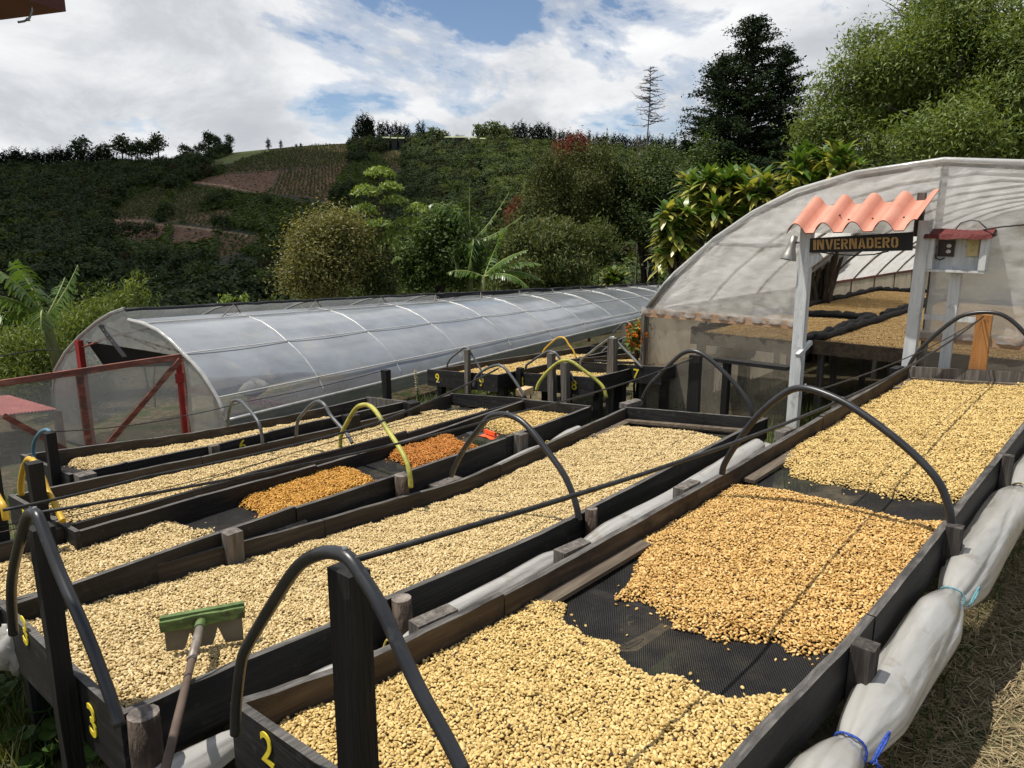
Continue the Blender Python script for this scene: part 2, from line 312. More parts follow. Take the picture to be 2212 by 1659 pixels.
# ------------------------------------------------------------------ scatter (instances on points, for what nobody could count)
def scatter(name, pts, rot, scl, proto, base=None, mats=(), label=None, group=None):
    n = len(pts); bv, bf = base if base is not None else (np.zeros((0, 3)), np.zeros((0, 4), int))
    allv = np.vstack([bv, pts]); nb = len(bv)
    me = np_mesh(name, allv, bf, list(mats)) if len(bf) else bpy.data.meshes.new(name)
    if not len(bf): me.vertices.add(n); me.vertices.foreach_set('co', np.asarray(pts, np.float32).ravel())
    else: me.polygons.foreach_set('use_smooth', np.full(len(bf), True))
    a = me.attributes.new('rot', 'FLOAT_VECTOR', 'POINT'); a.data.foreach_set('vector', np.vstack([np.zeros((nb, 3)), rot]).astype(np.float32).ravel())
    a = me.attributes.new('scl', 'FLOAT', 'POINT'); a.data.foreach_set('value', np.concatenate([np.zeros(nb), scl]).astype(np.float32))
    a = me.attributes.new('inst', 'BOOLEAN', 'POINT'); a.data.foreach_set('value', np.concatenate([np.zeros(nb, bool), np.ones(n, bool)]))
    o = link(name, me); key = 'scatter_' + proto.name
    ng = bpy.data.node_groups.get(key)
    if ng is None:
        ng = bpy.data.node_groups.new(key, 'GeometryNodeTree')
        ng.interface.new_socket('Geometry', in_out='INPUT', socket_type='NodeSocketGeometry'); ng.interface.new_socket('Geometry', in_out='OUTPUT', socket_type='NodeSocketGeometry')
        N = ng.nodes; L = ng.links; gi = N.new('NodeGroupInput'); go = N.new('NodeGroupOutput'); ip = N.new('GeometryNodeInstanceOnPoints')
        def na(nm, t): x = N.new('GeometryNodeInputNamedAttribute'); x.data_type = t; x.inputs[0].default_value = nm; return x.outputs[0]
        oi = N.new('GeometryNodeObjectInfo'); oi.inputs[0].default_value = proto; oi.inputs[1].default_value = True
        jg = N.new('GeometryNodeJoinGeometry'); er = N.new('FunctionNodeEulerToRotation')
        L.new(gi.outputs[0], ip.inputs['Points']); L.new(na('inst', 'BOOLEAN'), ip.inputs['Selection']); L.new(oi.outputs['Geometry'], ip.inputs['Instance'])
        L.new(na('rot', 'FLOAT_VECTOR'), er.inputs[0]); L.new(er.outputs[0], ip.inputs['Rotation']); L.new(na('scl', 'FLOAT'), ip.inputs['Scale'])
        L.new(ip.outputs[0], jg.inputs[0]); L.new(gi.outputs[0], jg.inputs[0]); L.new(jg.outputs[0], go.inputs[0])
    md = o.modifiers.new('scatter', 'NODES'); md.node_group = ng
    return tag(o, label, None, group, 'stuff')
def proto_obj(name, me): return bpy.data.objects.new(name, me)       # source shape only, not placed in the scene
_ph = [(rng.uniform(0, 6.28), rng.uniform(0, 6.28), rng.uniform(0, 6.28)) for _ in range(24)]
def fbm(x, y, s, octs=4):
    v = 0; a = 1; t = 0
    for o in range(octs):
        for k in range(3):
            p = _ph[(o * 3 + k) % 24]; an = p[2]
            v = v + a * np.sin((x * math.cos(an) + y * math.sin(an)) * s + p[0]) * np.cos((x * -math.sin(an * 1.7) + y * math.cos(an * 1.7)) * s * .73 + p[1]); t += a
        s *= 2.03; a *= .55
    return v / t * 1.6
def smooth(x, a, b): t = np.clip((x - a) / (b - a), 0, 1); return t * t * (3 - 2 * t)
def inpoly(x, y, poly):
    r = np.zeros(np.shape(x), bool); n = len(poly); j = n - 1
    for i in range(n):
        xi, yi = poly[i]; xj, yj = poly[j]
        if yi != yj: r ^= ((yi > y) != (yj > y)) & (x < (xj - xi) * (y - yi) / (yj - yi) + xi)
        j = i
    return r
def polydist(x, y, poly, closed=True):
    d = np.full(np.shape(x), 1e9); n = len(poly)
    for i in range(n if closed else n - 1):
        ax, ay = poly[i]; bx, by = poly[(i + 1) % n]; dx, dy = bx - ax, by - ay; l2 = dx * dx + dy * dy + 1e-12
        t = np.clip(((x - ax) * dx + (y - ay) * dy) / l2, 0, 1); d = np.minimum(d, np.hypot(x - ax - t * dx, y - ay - t * dy))
    return d

# ------------------------------------------------------------------ ground near the beds, valley, far hillside
def azr(X, Y): return AZ - np.arctan2(Y, X), np.hypot(X, Y)
def gz(X, Y):
    X = np.asarray(X, float); Y = np.asarray(Y, float); a, r = azr(X, Y)
    a = (a + np.pi) % (2 * np.pi) - np.pi
    b = -.004 - SLOPE * np.clip(Y, -6, 12) - .85 * smooth(Y, 8.2, 11.0) + .05 * smooth(X, 6, 20) * 0
    wl = 1 - smooth(a, R(2), R(24)); wl = np.where(a < R(-75), 1 - smooth(-a, R(75), R(110)), wl)
    return b - wl * smooth(r, 25, 95) * 18 - (1 - wl) * smooth(r, 40, 120) * 1.0
def straw_mat():
    m = mat('dry grass ground', [(.28, (.028, .022, .013)), (.45, (.075, .058, .032)), (.58, (.14, .112, .062)), (.75, (.2, .165, .095))], .95, (9, 9, 9), 10, .7, bump=.8, bscale=(60, 60, 60), dirt=((.04, .06, .014), 1.6, .5, .62))
    return m
M['ground'] = straw_mat()
rr = np.concatenate([[.0], np.geomspace(.4, 2200, 120)]); na_ = 300; aa = np.linspace(0, 2 * math.pi, na_, endpoint=False)
RR, AA = np.meshgrid(rr, aa, indexing='ij'); GX = RR * np.cos(AA); GY = RR * np.sin(AA); GZ = gz(GX, GY) + .012 * fbm(GX, GY, 3.0) * (RR < 40)
GZ = GZ - 6 * smooth(RR, 120, 160)
idx = np.arange(len(rr) * na_).reshape(len(rr), na_); nx = np.roll(idx, -1, 1)
fc = np.stack([idx[:-1], idx[1:], nx[1:], nx[:-1]], -1).reshape(-1, 4)
tag(link('ground', np_mesh('ground', np.stack([GX, GY, GZ], -1).reshape(-1, 3), fc, M['ground'], True)), 'dry grass ground of the terrace falling to the valley', kind='structure')

SKYL = [(-250, 376), (0, 376), (150, 373), (250, 369), (330, 366), (420, 352), (480, 332), (560, 324), (640, 316), (740, 310), (800, 308), (900, 314), (1000, 314), (1060, 310), (1120, 312), (1200, 322), (1300, 330), (1450, 336), (1700, 346), (2500, 346)]
_sa, _st = [], []
for x, y in SKYL:
    d = ray(x, y); _sa.append(float(AZ - math.atan2(d[1], d[0]))); _st.append(float(d[2] / math.hypot(d[0], d[1])))
def ridge_r(a): return 600 + 40 * np.sin(3.1 * a + 1.0) + 15 * np.sin(9 * a)
R0 = 128.
def hz(a, r):
    Rr = ridge_r(a); zr = CAMZ + np.interp(a, _sa, _st) * Rr; z0 = -20 + 14 * smooth(a, R(5), R(28))
    s = (r - R0) / (Rr - R0); sc = np.clip(s, 0, 1)
    X = r * np.cos(AZ - a); Y = r * np.sin(AZ - a)
    z = z0 + (zr - z0) * (.62 * sc + .38 * sc ** 1.9) + np.sin(np.pi * sc) ** .8 * (5.0 * fbm(X, Y, .012, 3) + 2.5 * np.sin(a * 16 + 1.2))
    return np.where(s > 1, zr - (r - Rr) * .28, z)
BROWN, BROWN2, DOTB, ORCH, GRASS, ROAD = range(1, 7)
FIELDS = [(BROWN, V('j', (1320, 520), (1530, 470), (1740, 455), (1950, 438), (1900, 520), (1830, 605), (1600, 575), (1400, 540))),
          (BROWN2, V('j', (1965, 440), (2212, 425), (2330, 400), (2390, 385), (2270, 640), (2100, 625), (1850, 600))),
          (DOTB, V('j', (735, 760), (880, 640), (1060, 560), (1190, 520), (1130, 650), (1080, 770), (900, 782))),
          (DOTB, V('j', (1130, 770), (1250, 545), (1480, 560), (1370, 710), (1290, 780), (1190, 800))),
          (BROWN2, V('j', (1285, 795), (1330, 735), (1640, 705), (1550, 830), (1400, 825))),
          (BROWN, V('j', (735, 792), (1020, 792), (1175, 825), (1120, 930), (950, 945), (800, 885))),
          (BROWN, V('j', (1190, 832), (1500, 868), (1480, 925), (1330, 950), (1170, 955))),
          (BROWN2, V('j', (1490, 905), (1530, 878), (1830, 915), (1700, 1005), (1480, 1050))),
          (BROWN2, V('j', (1830, 1080), (1900, 1010), (1960, 1200), (1900, 1250))),
          (ORCH, V('j', (1560, 825), (1680, 700), (2212, 690), (2330, 760), (2250, 880), (1900, 912))),
          (GRASS, V('j', (1330, 400), (1530, 360), (1640, 300), (1760, 285), (1900, 300), (1800, 345), (1600, 390), (1420, 410))),
          (DOTB, V('j', (1560, 420), (1680, 360), (1900, 300), (2212, 262), (2420, 262), (2440, 380), (2212, 420), (1950, 432), (1740, 450), (1530, 465))),
          (DOTB, V('k', (770, 330), (860, 305), (965, 315), (945, 440), (850, 420))),
          (ORCH, V('k', (700, 340), (760, 330), (840, 430), (760, 560), (560, 640), (480, 560)))]
ROADS = [V('j', (700, 782), (900, 788), (1020, 788), (1080, 812), (1300, 832), (1600, 872), (1750, 900), (1900, 932)), V('j', (1330, 520), (1560, 548), (1830, 612), (2212, 690), (2300, 680)),
         V('k', (200, 682), (420, 662), (560, 682)), V('k', (410, 640), (440, 670)), V('k', (690, 330), (740, 400))]
na2, nr2 = 820, 190
a2 = np.linspace(R(-46), R(48), na2); t2 = np.linspace(0, 1, nr2)
A2, T2 = np.meshgrid(a2, t2); RM = ridge_r(A2); r2 = R0 + (RM - R0) * T2 * 1.0
r2 = np.vstack([r2, RM[:1] + 40, RM[:1] + 160, RM[:1] + 500]); A2 = np.vstack([A2, A2[:3]])
HX = r2 * np.cos(AZ - A2); HYY = r2 * np.sin(AZ - A2); HZ = hz(A2, r2)
px_, py_, _ = proj(np.stack([HX, HYY, HZ], -1))
wob = 2.2
px_j = px_ + wob * fbm(HX, HYY, .11, 3); py_j = py_ + wob * .6 * fbm(HX + 50, HYY, .11, 3)
zone = np.zeros(px_.shape, int)
for k, poly in FIELDS: zone[inpoly(px_j, py_j, poly)] = k
for rd in ROADS: zone[polydist(px_, py_, rd, False) < 2.0] = ROAD
PAL = np.array([(.032, .036, .014), (.15, .075, .04), (.15, .085, .045), (.12, .08, .042), (.055, .07, .022), (.13, .15, .035), (.3, .19, .11)])
hc = PAL[zone]; hc = hc * (1 + .28 * fbm(HX, HYY, .25, 4))[..., None]
hc = np.clip(hc, .004, 1)
hm = mat('hillside earth and scrub', [(0, (.02, .03, .01)), (1, (.02, .03, .01))], .95, (1, 1, 1))
N = hm.node_tree.nodes; L = hm.node_tree.links; at = N.new('ShaderNodeAttribute'); at.attribute_name = 'earth'
nz = N.new('ShaderNodeTexNoise'); tc = N.new('ShaderNodeTexCoord'); L.new(tc.outputs['Object'], nz.inputs['Vector']); nz.inputs['Scale'].default_value = .5; nz.inputs['Detail'].default_value = 8
mr = N.new('ShaderNodeMapRange'); L.new(nz.outputs['Fac'], mr.inputs[0]); mr.inputs[1].default_value = .3; mr.inputs[2].default_value = .7; mr.inputs[3].default_value = .55; mr.inputs[4].default_value = 1.4
vm = N.new('ShaderNodeVectorMath'); vm.operation = 'SCALE'; L.new(at.outputs['Color'], vm.inputs[0]); L.new(mr.outputs[0], vm.inputs['Scale']); L.new(vm.outputs[0], N['Principled BSDF'].inputs['Base Color'])
nn = r2.shape[0]; idx = np.arange(nn * na2).reshape(nn, na2)
fc = np.stack([idx[:-1, :-1], idx[:-1, 1:], idx[1:, 1:], idx[1:, :-1]], -1).reshape(-1, 4)
hme = np_mesh('hillside', np.stack([HX, HYY, HZ], -1).reshape(-1, 3), fc, hm, True)
at = hme.attributes.new('earth', 'FLOAT_COLOR', 'POINT'); at.data.foreach_set('color', np.concatenate([hc.reshape(-1, 3), np.ones((hc.shape[0] * hc.shape[1], 1))], 1).astype(np.float32).ravel())
tag(link('hillside', hme), 'steep hillside across the valley with brown plots and dirt roads', kind='structure')

# ------------------------------------------------------------------ leaves
def leaf_quads(P, Nn, size, aspect=2.2, up=.35, bend=0.0, nz=.55):
    """diamond leaves at points P with approx normals Nn; returns verts, faces"""
    n = len(P); t = rng.normal(size=(n, 3)); nrm = Nn + rng.normal(size=(n, 3)) * nz; nrm[:, 2] += up
    nrm /= np.linalg.norm(nrm, axis=1)[:, None] + 1e-9
    t -= nrm * (t * nrm).sum(1)[:, None]; t[:, 2] -= bend; t /= np.linalg.norm(t, axis=1)[:, None] + 1e-9
    b = np.cross(nrm, t); s = (size * rng.uniform(.65, 1.3, n))[:, None]
    v = np.stack([P - t * s * .5, P + b * s * .5 / aspect, P + t * s * .5 - nrm * s * .08, P - b * s * .5 / aspect], 1).reshape(-1, 3)
    return v, np.arange(4 * n).reshape(n, 4)
def crown_points(blobs, nclump, nleaf, spread, flat=1.0, shell=.45, seed=None):
    g = np.random.default_rng(seed if seed is not None else rng.integers(1 << 30))
    vol = np.array([b[3] * b[4] * b[5] for b in blobs]) ** (2 / 3); pick = g.choice(len(blobs), nclump, p=vol / vol.sum()); B = np.array(blobs)[pick]
    d = g.normal(size=(nclump, 3)); d /= np.linalg.norm(d, axis=1)[:, None]; rad = g.uniform(0, 1, nclump) ** shell
    C = B[:, :3] + d * B[:, 3:] * rad[:, None]
    P = np.repeat(C, nleaf, 0) + g.normal(size=(nclump * nleaf, 3)) * np.array([spread, spread, spread * flat]) * np.repeat(g.uniform(.5, 1.4, nclump), nleaf)[:, None]
    Nn = np.repeat(d * .6, nleaf, 0); Nn[:, 2] += .3
    shade = np.repeat(g.uniform(0, 1, nclump), nleaf) * .6 + g.uniform(0, 1, nclump * nleaf) * .4
    return P, Nn, shade, C
def leafmat(name, a, b, c, rough=.5, trans=.3, spec=.4): 
    return mat(name, [(.1, a), (.5, b), (.9, c)], rough, attr='shade', trans=trans, spec=spec, tcol=(1.5, 1.35, .6))
def crown_mesh(name, blobs, nclump, nleaf, spread, size, m, flat=1.0, aspect=2.2, shell=.45, up=.35, bend=0.0, seed=None, nz=.55):
    P, Nn, sh, C = crown_points(blobs, nclump, nleaf, spread, flat, shell, seed); v, f = leaf_quads(P, Nn, size, aspect, up, bend, nz)
    return np_mesh(name, v, f, m, False, {'shade': sh}), C
M['bark_tree'] = mat('tree bark', [(.3, (.03, .024, .018)), (.7, (.085, .068, .05))], .9, (14, 14, 4), bump=.8)
M['bark_pale'] = mat('bleached dead wood', [(.3, (.09, .08, .075)), (.7, (.2, .185, .175))], .9, (14, 14, 4))
M['leaf_far'] = leafmat('far forest leaves', (.02, .034, .011), (.038, .058, .018), (.066, .09, .026), .7, .2, .2)
M['leaf_far2'] = leafmat('far lighter leaves', (.04, .065, .015), (.078, .11, .024), (.125, .155, .037), .7, .25, .2)  # brightened so that the crowns look sunlit
M['leaf_pine'] = leafmat('far conifer leaves', (.007, .013, .007), (.014, .024, .011), (.026, .04, .015), .8, .1, .1)
M['leaf_olive'] = leafmat('far olive leaves', (.03, .03, .014), (.05, .048, .02), (.075, .068, .03), .8, .2, .1)

# far wood: every crown a cloud of leaf clumps on the real slope
def far_proto(name, m, blobs, nc, nl, spread, size, flat=.7, seed=1):
    me, _ = crown_mesh(name, blobs, nc, nl, spread, size, m, flat, 1.4, .2, .15, seed=seed, nz=.28); return proto_obj(name, me)
FP = [far_proto('broad_crown', M['leaf_far'], [(0, 0, 4.2, 4.0, 4.0, 2.8), (1.6, .8, 5.8, 2.2, 2.2, 1.7), (-1.9, -.6, 5.2, 2.3, 2.3, 1.7), (.2, -2, 4.6, 2, 2, 1.6)], 120, 8, .42, .72, seed=3),
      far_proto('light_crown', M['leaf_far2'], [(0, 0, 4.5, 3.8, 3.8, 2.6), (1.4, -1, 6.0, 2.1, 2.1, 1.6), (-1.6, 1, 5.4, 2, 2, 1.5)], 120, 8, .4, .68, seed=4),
      far_proto('olive_crown', M['leaf_olive'], [(0, 0, 3.6, 3.4, 3.4, 2.6), (1.2, .6, 5, 1.8, 1.8, 1.4)], 100, 7, .45, .7, seed=5)]
nf = 11000
fa = rng.uniform(R(-45), R(47), nf); fs = rng.uniform(0, 1, nf) ** .62; fr = R0 - 20 + (ridge_r(fa) - 4 - R0 + 20) * fs
FX = fr * np.cos(AZ - fa); FY = fr * np.sin(AZ - fa); FZ = np.where(fr < R0, hz(fa, np.full(nf, R0)), hz(fa, fr))
fx, fy, _ = proj(np.stack([FX, FY, FZ + 1.5], -1))
ok = np.ones(nf, bool)
keep = rng.uniform(0, 1, nf); scl = rng.uniform(.6, 1.45, nf)
for k, poly in FIELDS:
    for hh in (0, 2.5, 5, 7, 8.5):
        tx, ty, _ = proj(np.stack([FX, FY, FZ - .8 + hh * scl], -1)); ok &= ~(inpoly(tx, ty, poly) & (keep < (.997 if k != ORCH else .98)))
        if hh in (2.5, 5) and k == BROWN:
            for rd in ROADS: ok &= polydist(tx, ty, rd, False) > 5
top_open = (fx > 500) & (fx < 760) & (fy < 400)                     # open tea and coffee slopes under the ridge
ok &= ~(top_open & (rng.uniform(0, 1, nf) < .93))
kind = np.where(rng.uniform(0, 1, nf) < .12 + .5 * smooth(fa, R(-10), R(2)), 1, 0); kind[rng.uniform(0, 1, nf) < .14] = 2  # more light crowns to the right, colouring that slope as sunlit
for k, nm in enumerate(('broad leaved wood covering the far slopes', 'light green wood on the far slope, leaves brightened to look sunlit', 'olive brown scrub trees among the far wood')):
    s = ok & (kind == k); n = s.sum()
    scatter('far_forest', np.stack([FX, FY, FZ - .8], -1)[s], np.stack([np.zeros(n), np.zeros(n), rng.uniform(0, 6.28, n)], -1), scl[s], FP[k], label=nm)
# crop rows and low bushes on the plots
bush = far_proto('crop_bush', M['leaf_far2'], [(0, 0, .6, .62, .62, .55)], 10, 4, .25, .5, seed=6)
pts = []
for k, poly in FIELDS:
    if k == GRASS: continue
    sp = dict([(BROWN, 3.0), (BROWN2, 2.6), (DOTB, 2.6), (ORCH, 2.3)])[k]
    xs = np.arange(-460, 460, sp); gx, gy = np.meshgrid(np.arange(0, 900, sp * 1.15), np.arange(-300, 900, sp * .75))
    ang = R(20) if k in (BROWN, DOTB) else R(55)
    cx = gx * math.cos(ang) - gy * math.sin(ang); cy = gx * math.sin(ang) + gy * math.cos(ang)
    cx = cx.ravel(); cy = cy.ravel(); a, r = azr(cx, cy); a = (a + np.pi) % (2 * np.pi) - np.pi
    m_ = (a > R(-45)) & (a < R(20)) & (r > R0) & (r < ridge_r(a)); cx, cy, a, r = cx[m_], cy[m_], a[m_], r[m_]; cz = hz(a, r)
    qx, qy, _ = proj(np.stack([cx, cy, cz], -1)); s = inpoly(qx, qy, poly)
    if k == BROWN: s &= rng.uniform(0, 1, len(s)) < .35
    j = .3 if k != ORCH else .8
    pts.append(np.stack([cx + rng.normal(size=len(cx)) * j, cy + rng.normal(size=len(cx)) * j, cz - .1, np.full(len(cx), {BROWN: .55, BROWN2: .8, DOTB: .95, ORCH: 2.0}[k])], -1)[s])
nb_ = 26000; ba = rng.uniform(R(-42), R(-5), nb_); br_ = R0 + (ridge_r(ba) - R0) * rng.uniform(.15, 1, nb_) ** .8; bX, bY, bZ = br_ * np.cos(AZ - ba), br_ * np.sin(AZ - ba), hz(ba, br_); bx_, by_, _ = proj(np.stack([bX, bY, bZ], -1)); sel = (bx_ > 180) & (bx_ < 780) & (by_ > 330) & (by_ < 560)
for k, poly in FIELDS: sel &= ~inpoly(bx_, by_, poly) & ~inpoly(bx_, by_ - 4, poly) & ~inpoly(bx_, by_ - 8, poly)
for rd in ROADS: sel &= polydist(bx_, by_, rd, False) > 4
pts.append(np.stack([bX, bY, bZ - .2, np.full(nb_, 1.9)], -1)[sel])
pts = np.vstack(pts); n = len(pts); print('crop bushes', n)
scatter('crop_rows', pts[:, :3], np.stack([np.zeros(n), np.zeros(n), rng.uniform(0, 6.28, n)], -1), pts[:, 3] * rng.uniform(.7, 1.3, n), bush, label='rows of young crop bushes on the far brown plots')

# the passing cloud that shades the left slope across the valley (it floats above the picture)
def cloud():
    g = np.random.default_rng(5); c = []
    mid = np.array([300 * math.cos(AZ + R(27)), 300 * math.sin(AZ + R(27)), 0]); h = 420
    sh = np.array([SUN_DIR.x, SUN_DIR.y]) / SUN_DIR.z * h
    vs, fs = [], []; nb = 46
    for i in range(nb):
        a = g.uniform(R(13), R(54)); r = g.uniform(170, 640)
        if g.uniform() < .15: continue
        p = np.array([r * math.cos(AZ + a) + sh[0], r * math.sin(AZ + a) + sh[1], h + g.uniform(-12, 25)])
        rad = g.uniform(55, 95)
        n1, n2 = 10, 16; th = np.linspace(0, np.pi, n1); ph = np.linspace(0, 2 * np.pi, n2, endpoint=False)
        T, Pp = np.meshgrid(th, ph, indexing='ij'); q = np.stack([np.sin(T) * np.cos(Pp), np.sin(T) * np.sin(Pp), np.cos(T) * .35], -1) * rad * (1 + .18 * g.normal(size=T.shape))[..., None] + p
        b = len(vs) * n1 * n2; id_ = np.arange(n1 * n2).reshape(n1, n2) + b; nx_ = np.roll(id_, -1, 1)
        vs.append(q.reshape(-1, 3)); fs.append(np.stack([id_[:-1], id_[1:], nx_[1:], nx_[:-1]], -1).reshape(-1, 4))
    m = mat('cloud', [(.3, (.78, .79, .8)), (.7, (.85, .85, .86))], 1.0, (.02, .02, .02), trans=.5, alpha=.32)
    tag(link('cloud', np_mesh('cloud', np.vstack(vs), np.vstack(fs), m, True)), 'passing white cloud over the valley', kind='structure')
cloud()

# ------------------------------------------------------------------ drying beds
def text_mesh(txt, size, m, depth=.002, spacing=1.0):
    cu = bpy.data.curves.new('t', 'FONT'); cu.body = txt; cu.size = size; cu.extrude = depth; cu.align_x = 'CENTER'; cu.align_y = 'CENTER'; cu.space_character = spacing; cu.offset = size * .012
    o = bpy.data.objects.new('t', cu); COL.objects.link(o); dg = bpy.context.evaluated_depsgraph_get()
    me = bpy.data.meshes.new_from_object(o.evaluated_get(dg)); bpy.data.objects.remove(o); me.materials.clear(); me.materials.append(m); return me
class Bed:
    """two side rails traced as upright planes, straight in plan; heights follow the photographed sag"""
    def __init__(s, Lp, Rp, fn=lambda X: 0.0, x0=None, x1=None):
        s.fn = fn; s.line = []; s.prof = []
        for pts in (Lp, Rp):
            A = onf(*pts[0], fn); B = onf(*pts[-1], fn)
            k = (B[1] - A[1]) / (B[0] - A[0]); s.line.append((A[0], A[1], k))
            q = [vplane(*p, A, B) for p in pts]; s.prof.append(([p[0] for p in q], [p[2] for p in q]))
        s.x0 = x0 if x0 is not None else max(s.prof[0][0][0], s.prof[1][0][0]); s.x1 = x1 if x1 is not None else min(s.prof[0][0][-1], s.prof[1][0][-1])
    def y(s, X, i): a = s.line[i]; return a[1] + a[2] * (X - a[0])
    def z(s, X, i): return np.interp(X, *s.prof[i])
    def at(s, X, w):                        # w 0 left rail .. 1 right rail
        X = np.asarray(X, float); y0, y1 = s.y(X, 0), s.y(X, 1); z0, z1 = s.z(X, 0), s.z(X, 1)
        return np.stack([X + 0 * w, y0 + (y1 - y0) * w, z0 + (z1 - z0) * w], -1)
    def w(s, X, Y): y0, y1 = s.y(X, 0), s.y(X, 1); return (Y - y0) / (y1 - y0)
mesh_floor_mat = None
def mesh_mat():
    m = mat('black mesh floor', [(.3, (.012, .011, .011)), (.7, (.03, .028, .027))], .7, (6, 6, 6), dirt=((.06, .05, .035), 3.5, .5, .75))
    N = m.node_tree.nodes; L = m.node_tree.links; out = N['Material Output']; b = N['Principled BSDF']
    tc = N.new('ShaderNodeTexCoord'); mp = N.new('ShaderNodeMapping'); L.new(tc.outputs['Object'], mp.inputs[0]); mp.inputs['Rotation'].default_value = (0, 0, R(45)); mp.inputs['Scale'].default_value = (95, 150, 1)
    sp = N.new('ShaderNodeSeparateXYZ'); L.new(mp.outputs[0], sp.inputs[0])
    def pp(s):
        a = N.new('ShaderNodeMath'); a.operation = 'PINGPONG'; a.inputs[1].default_value = .5; L.new(s, a.inputs[0])
        c = N.new('ShaderNodeMath'); c.operation = 'GREATER_THAN'; c.inputs[1].default_value = .17; L.new(a.outputs[0], c.inputs[0]); return c.outputs[0]
    mu = N.new('ShaderNodeMath'); mu.operation = 'MULTIPLY'; L.new(pp(sp.outputs[0]), mu.inputs[0]); L.new(pp(sp.outputs[1]), mu.inputs[1])
    t = N.new('ShaderNodeBsdfTransparent'); ms = N.new('ShaderNodeMixShader'); L.new(mu.outputs[0], ms.inputs[0]); L.new(b.outputs[0], ms.inputs[1]); L.new(t.outputs[0], ms.inputs[2]); L.new(ms.outputs[0], out.inputs['Surface'])
    return m
M['mesh_floor'] = mesh_mat()
def side_boards(bed, root, i, cuts, H=.17, th=.028, mats=None, sub=10):
    sg = 1 if i == 0 else -1                # outward direction in Y
    for k in range(len(cuts) - 1):
        g = random.Random(i * 31 + k + int(bed.x0 * 100)); xs = np.linspace(cuts[k] + (.003 if k else 0), cuts[k + 1] - .003, sub); rows = []
        oz = g.uniform(-.012, .006) if k else 0; oy = g.uniform(-.006, .006)
        for X in xs:
            z = float(bed.z(X, i)) + oz + g.uniform(-.003, .003); y = float(bed.y(X, i)) + oy; yo = y + sg * th
            h = H + g.uniform(-.004, .004)
            a, b_ = (y, yo) if sg < 0 else (yo, y)           # right-hand order
            rows.append([(X, b_, z - h), (X, a, z - h), (X, a, z), (X, b_, z)])
        mb = MB(); mb.strip(rows, 0, 1)
        mm = mats[k % len(mats)] if mats else [M['wood_x'], M['worn']]
        mb.build('side_board', mm, root)
def end_board(bed, root, X, H=.17, th=.028, out=-1, ext=.03, mats=None, dz=0.0, name='end_board'):
    a = bed.at(X, 0.0); b = bed.at(X, 1.0); a = a + np.array([out * .015, ext, dz]); b = b + np.array([out * .015, -ext, dz])
    rows = []
    for t in np.linspace(0, 1, 5):
        p = a + (b - a) * t; q = random.uniform(-.002, .002)
        rows.append([(p[0] - th / 2, p[1], p[2] - H), (p[0] + th / 2, p[1], p[2] - H), (p[0] + th / 2, p[1], p[2] + .004 + q), (p[0] - th / 2, p[1], p[2] + .004 + q)])
    mb = MB(); mb.strip(rows, 0, 1); return mb.build(name, mats or [M['wood_y'], M['worn']], root)
def floor(bed, root, depth=.135, x0=None, x1=None):
    x0 = x0 or bed.x0; x1 = x1 or bed.x1; P = []
    for X in np.linspace(x0, x1, 24):
        P.append([bed.at(X, w) - np.array([0, 0, depth + .012 * math.sin(math.pi * w) + .004 * math.sin(X * 5 + w * 4)]) for w in np.linspace(0, 1, 7)])
    mb = MB(); mb.grid(P); o = mb.build('mesh_floor', M['mesh_floor'], root)
    for f in np.linspace(.08, .92, max(3, int((x1 - x0) / 1.1))):
        X = x0 + (x1 - x0) * f; a = bed.at(X, 0) - (0, 0, depth + .04); b = bed.at(X, 1) - (0, 0, depth + .04)
        mb = MB(); mb.beam(a, b, .05, .05); mb.build('cross_bar', M['inner_dark'], root)
def leg(root, X, Y, ztop, w=.07, m=None, round_=False, name='leg', lean=(0, 0)):
    z0 = float(gz(X, Y)) - .06; mb = MB(); g = random.Random(int(X * 977 + Y * 131))
    if round_:
        n = 7; pts = [(X + lean[0] * (1 - t) + g.uniform(-.003, .003), Y + lean[1] * (1 - t) + g.uniform(-.003, .003), z0 + (ztop - z0) * t) for t in np.linspace(0, 1, n)]
        mb.tube(pts, [w * (1.04 + g.uniform(-.05, .05)) for _ in range(n)], 12, 0); mb.m[-1] = 1
        return mb.build(name, [m or M['bark'], M['logtop']], root)
    mb.beam((X + lean[0], Y + lean[1], z0), (X, Y, ztop), w, w, up=(0, 1, 0), nseg=5, wob=.003, rnd=g); return mb.build(name, m or M['wood_z'], root)
def legs(bed, root, xs, w=.07, drop=.15):
    for X in xs:
        for i in (0, 1): leg(root, X, float(bed.y(X, i)) + (-.03 if i == 0 else .03), float(bed.z(X, i)) - drop, w)
def number(txt, root, P, size, rz, m=None, parent=None):
    """painted figure standing upright, facing -X when rz=0"""
    me = text_mesh(txt, size, m or M['num']); o = link('number', me, root); o.rotation_euler = (R(90), 0, R(-90) + rz); o.location = Vector([float(v) for v in P]) - wloc(root); return o
def stakes(root, lst): 
    for X, Y, zt, w, rd, mm in lst: leg(root, X, Y, zt, w, mm, rd, 'stake')

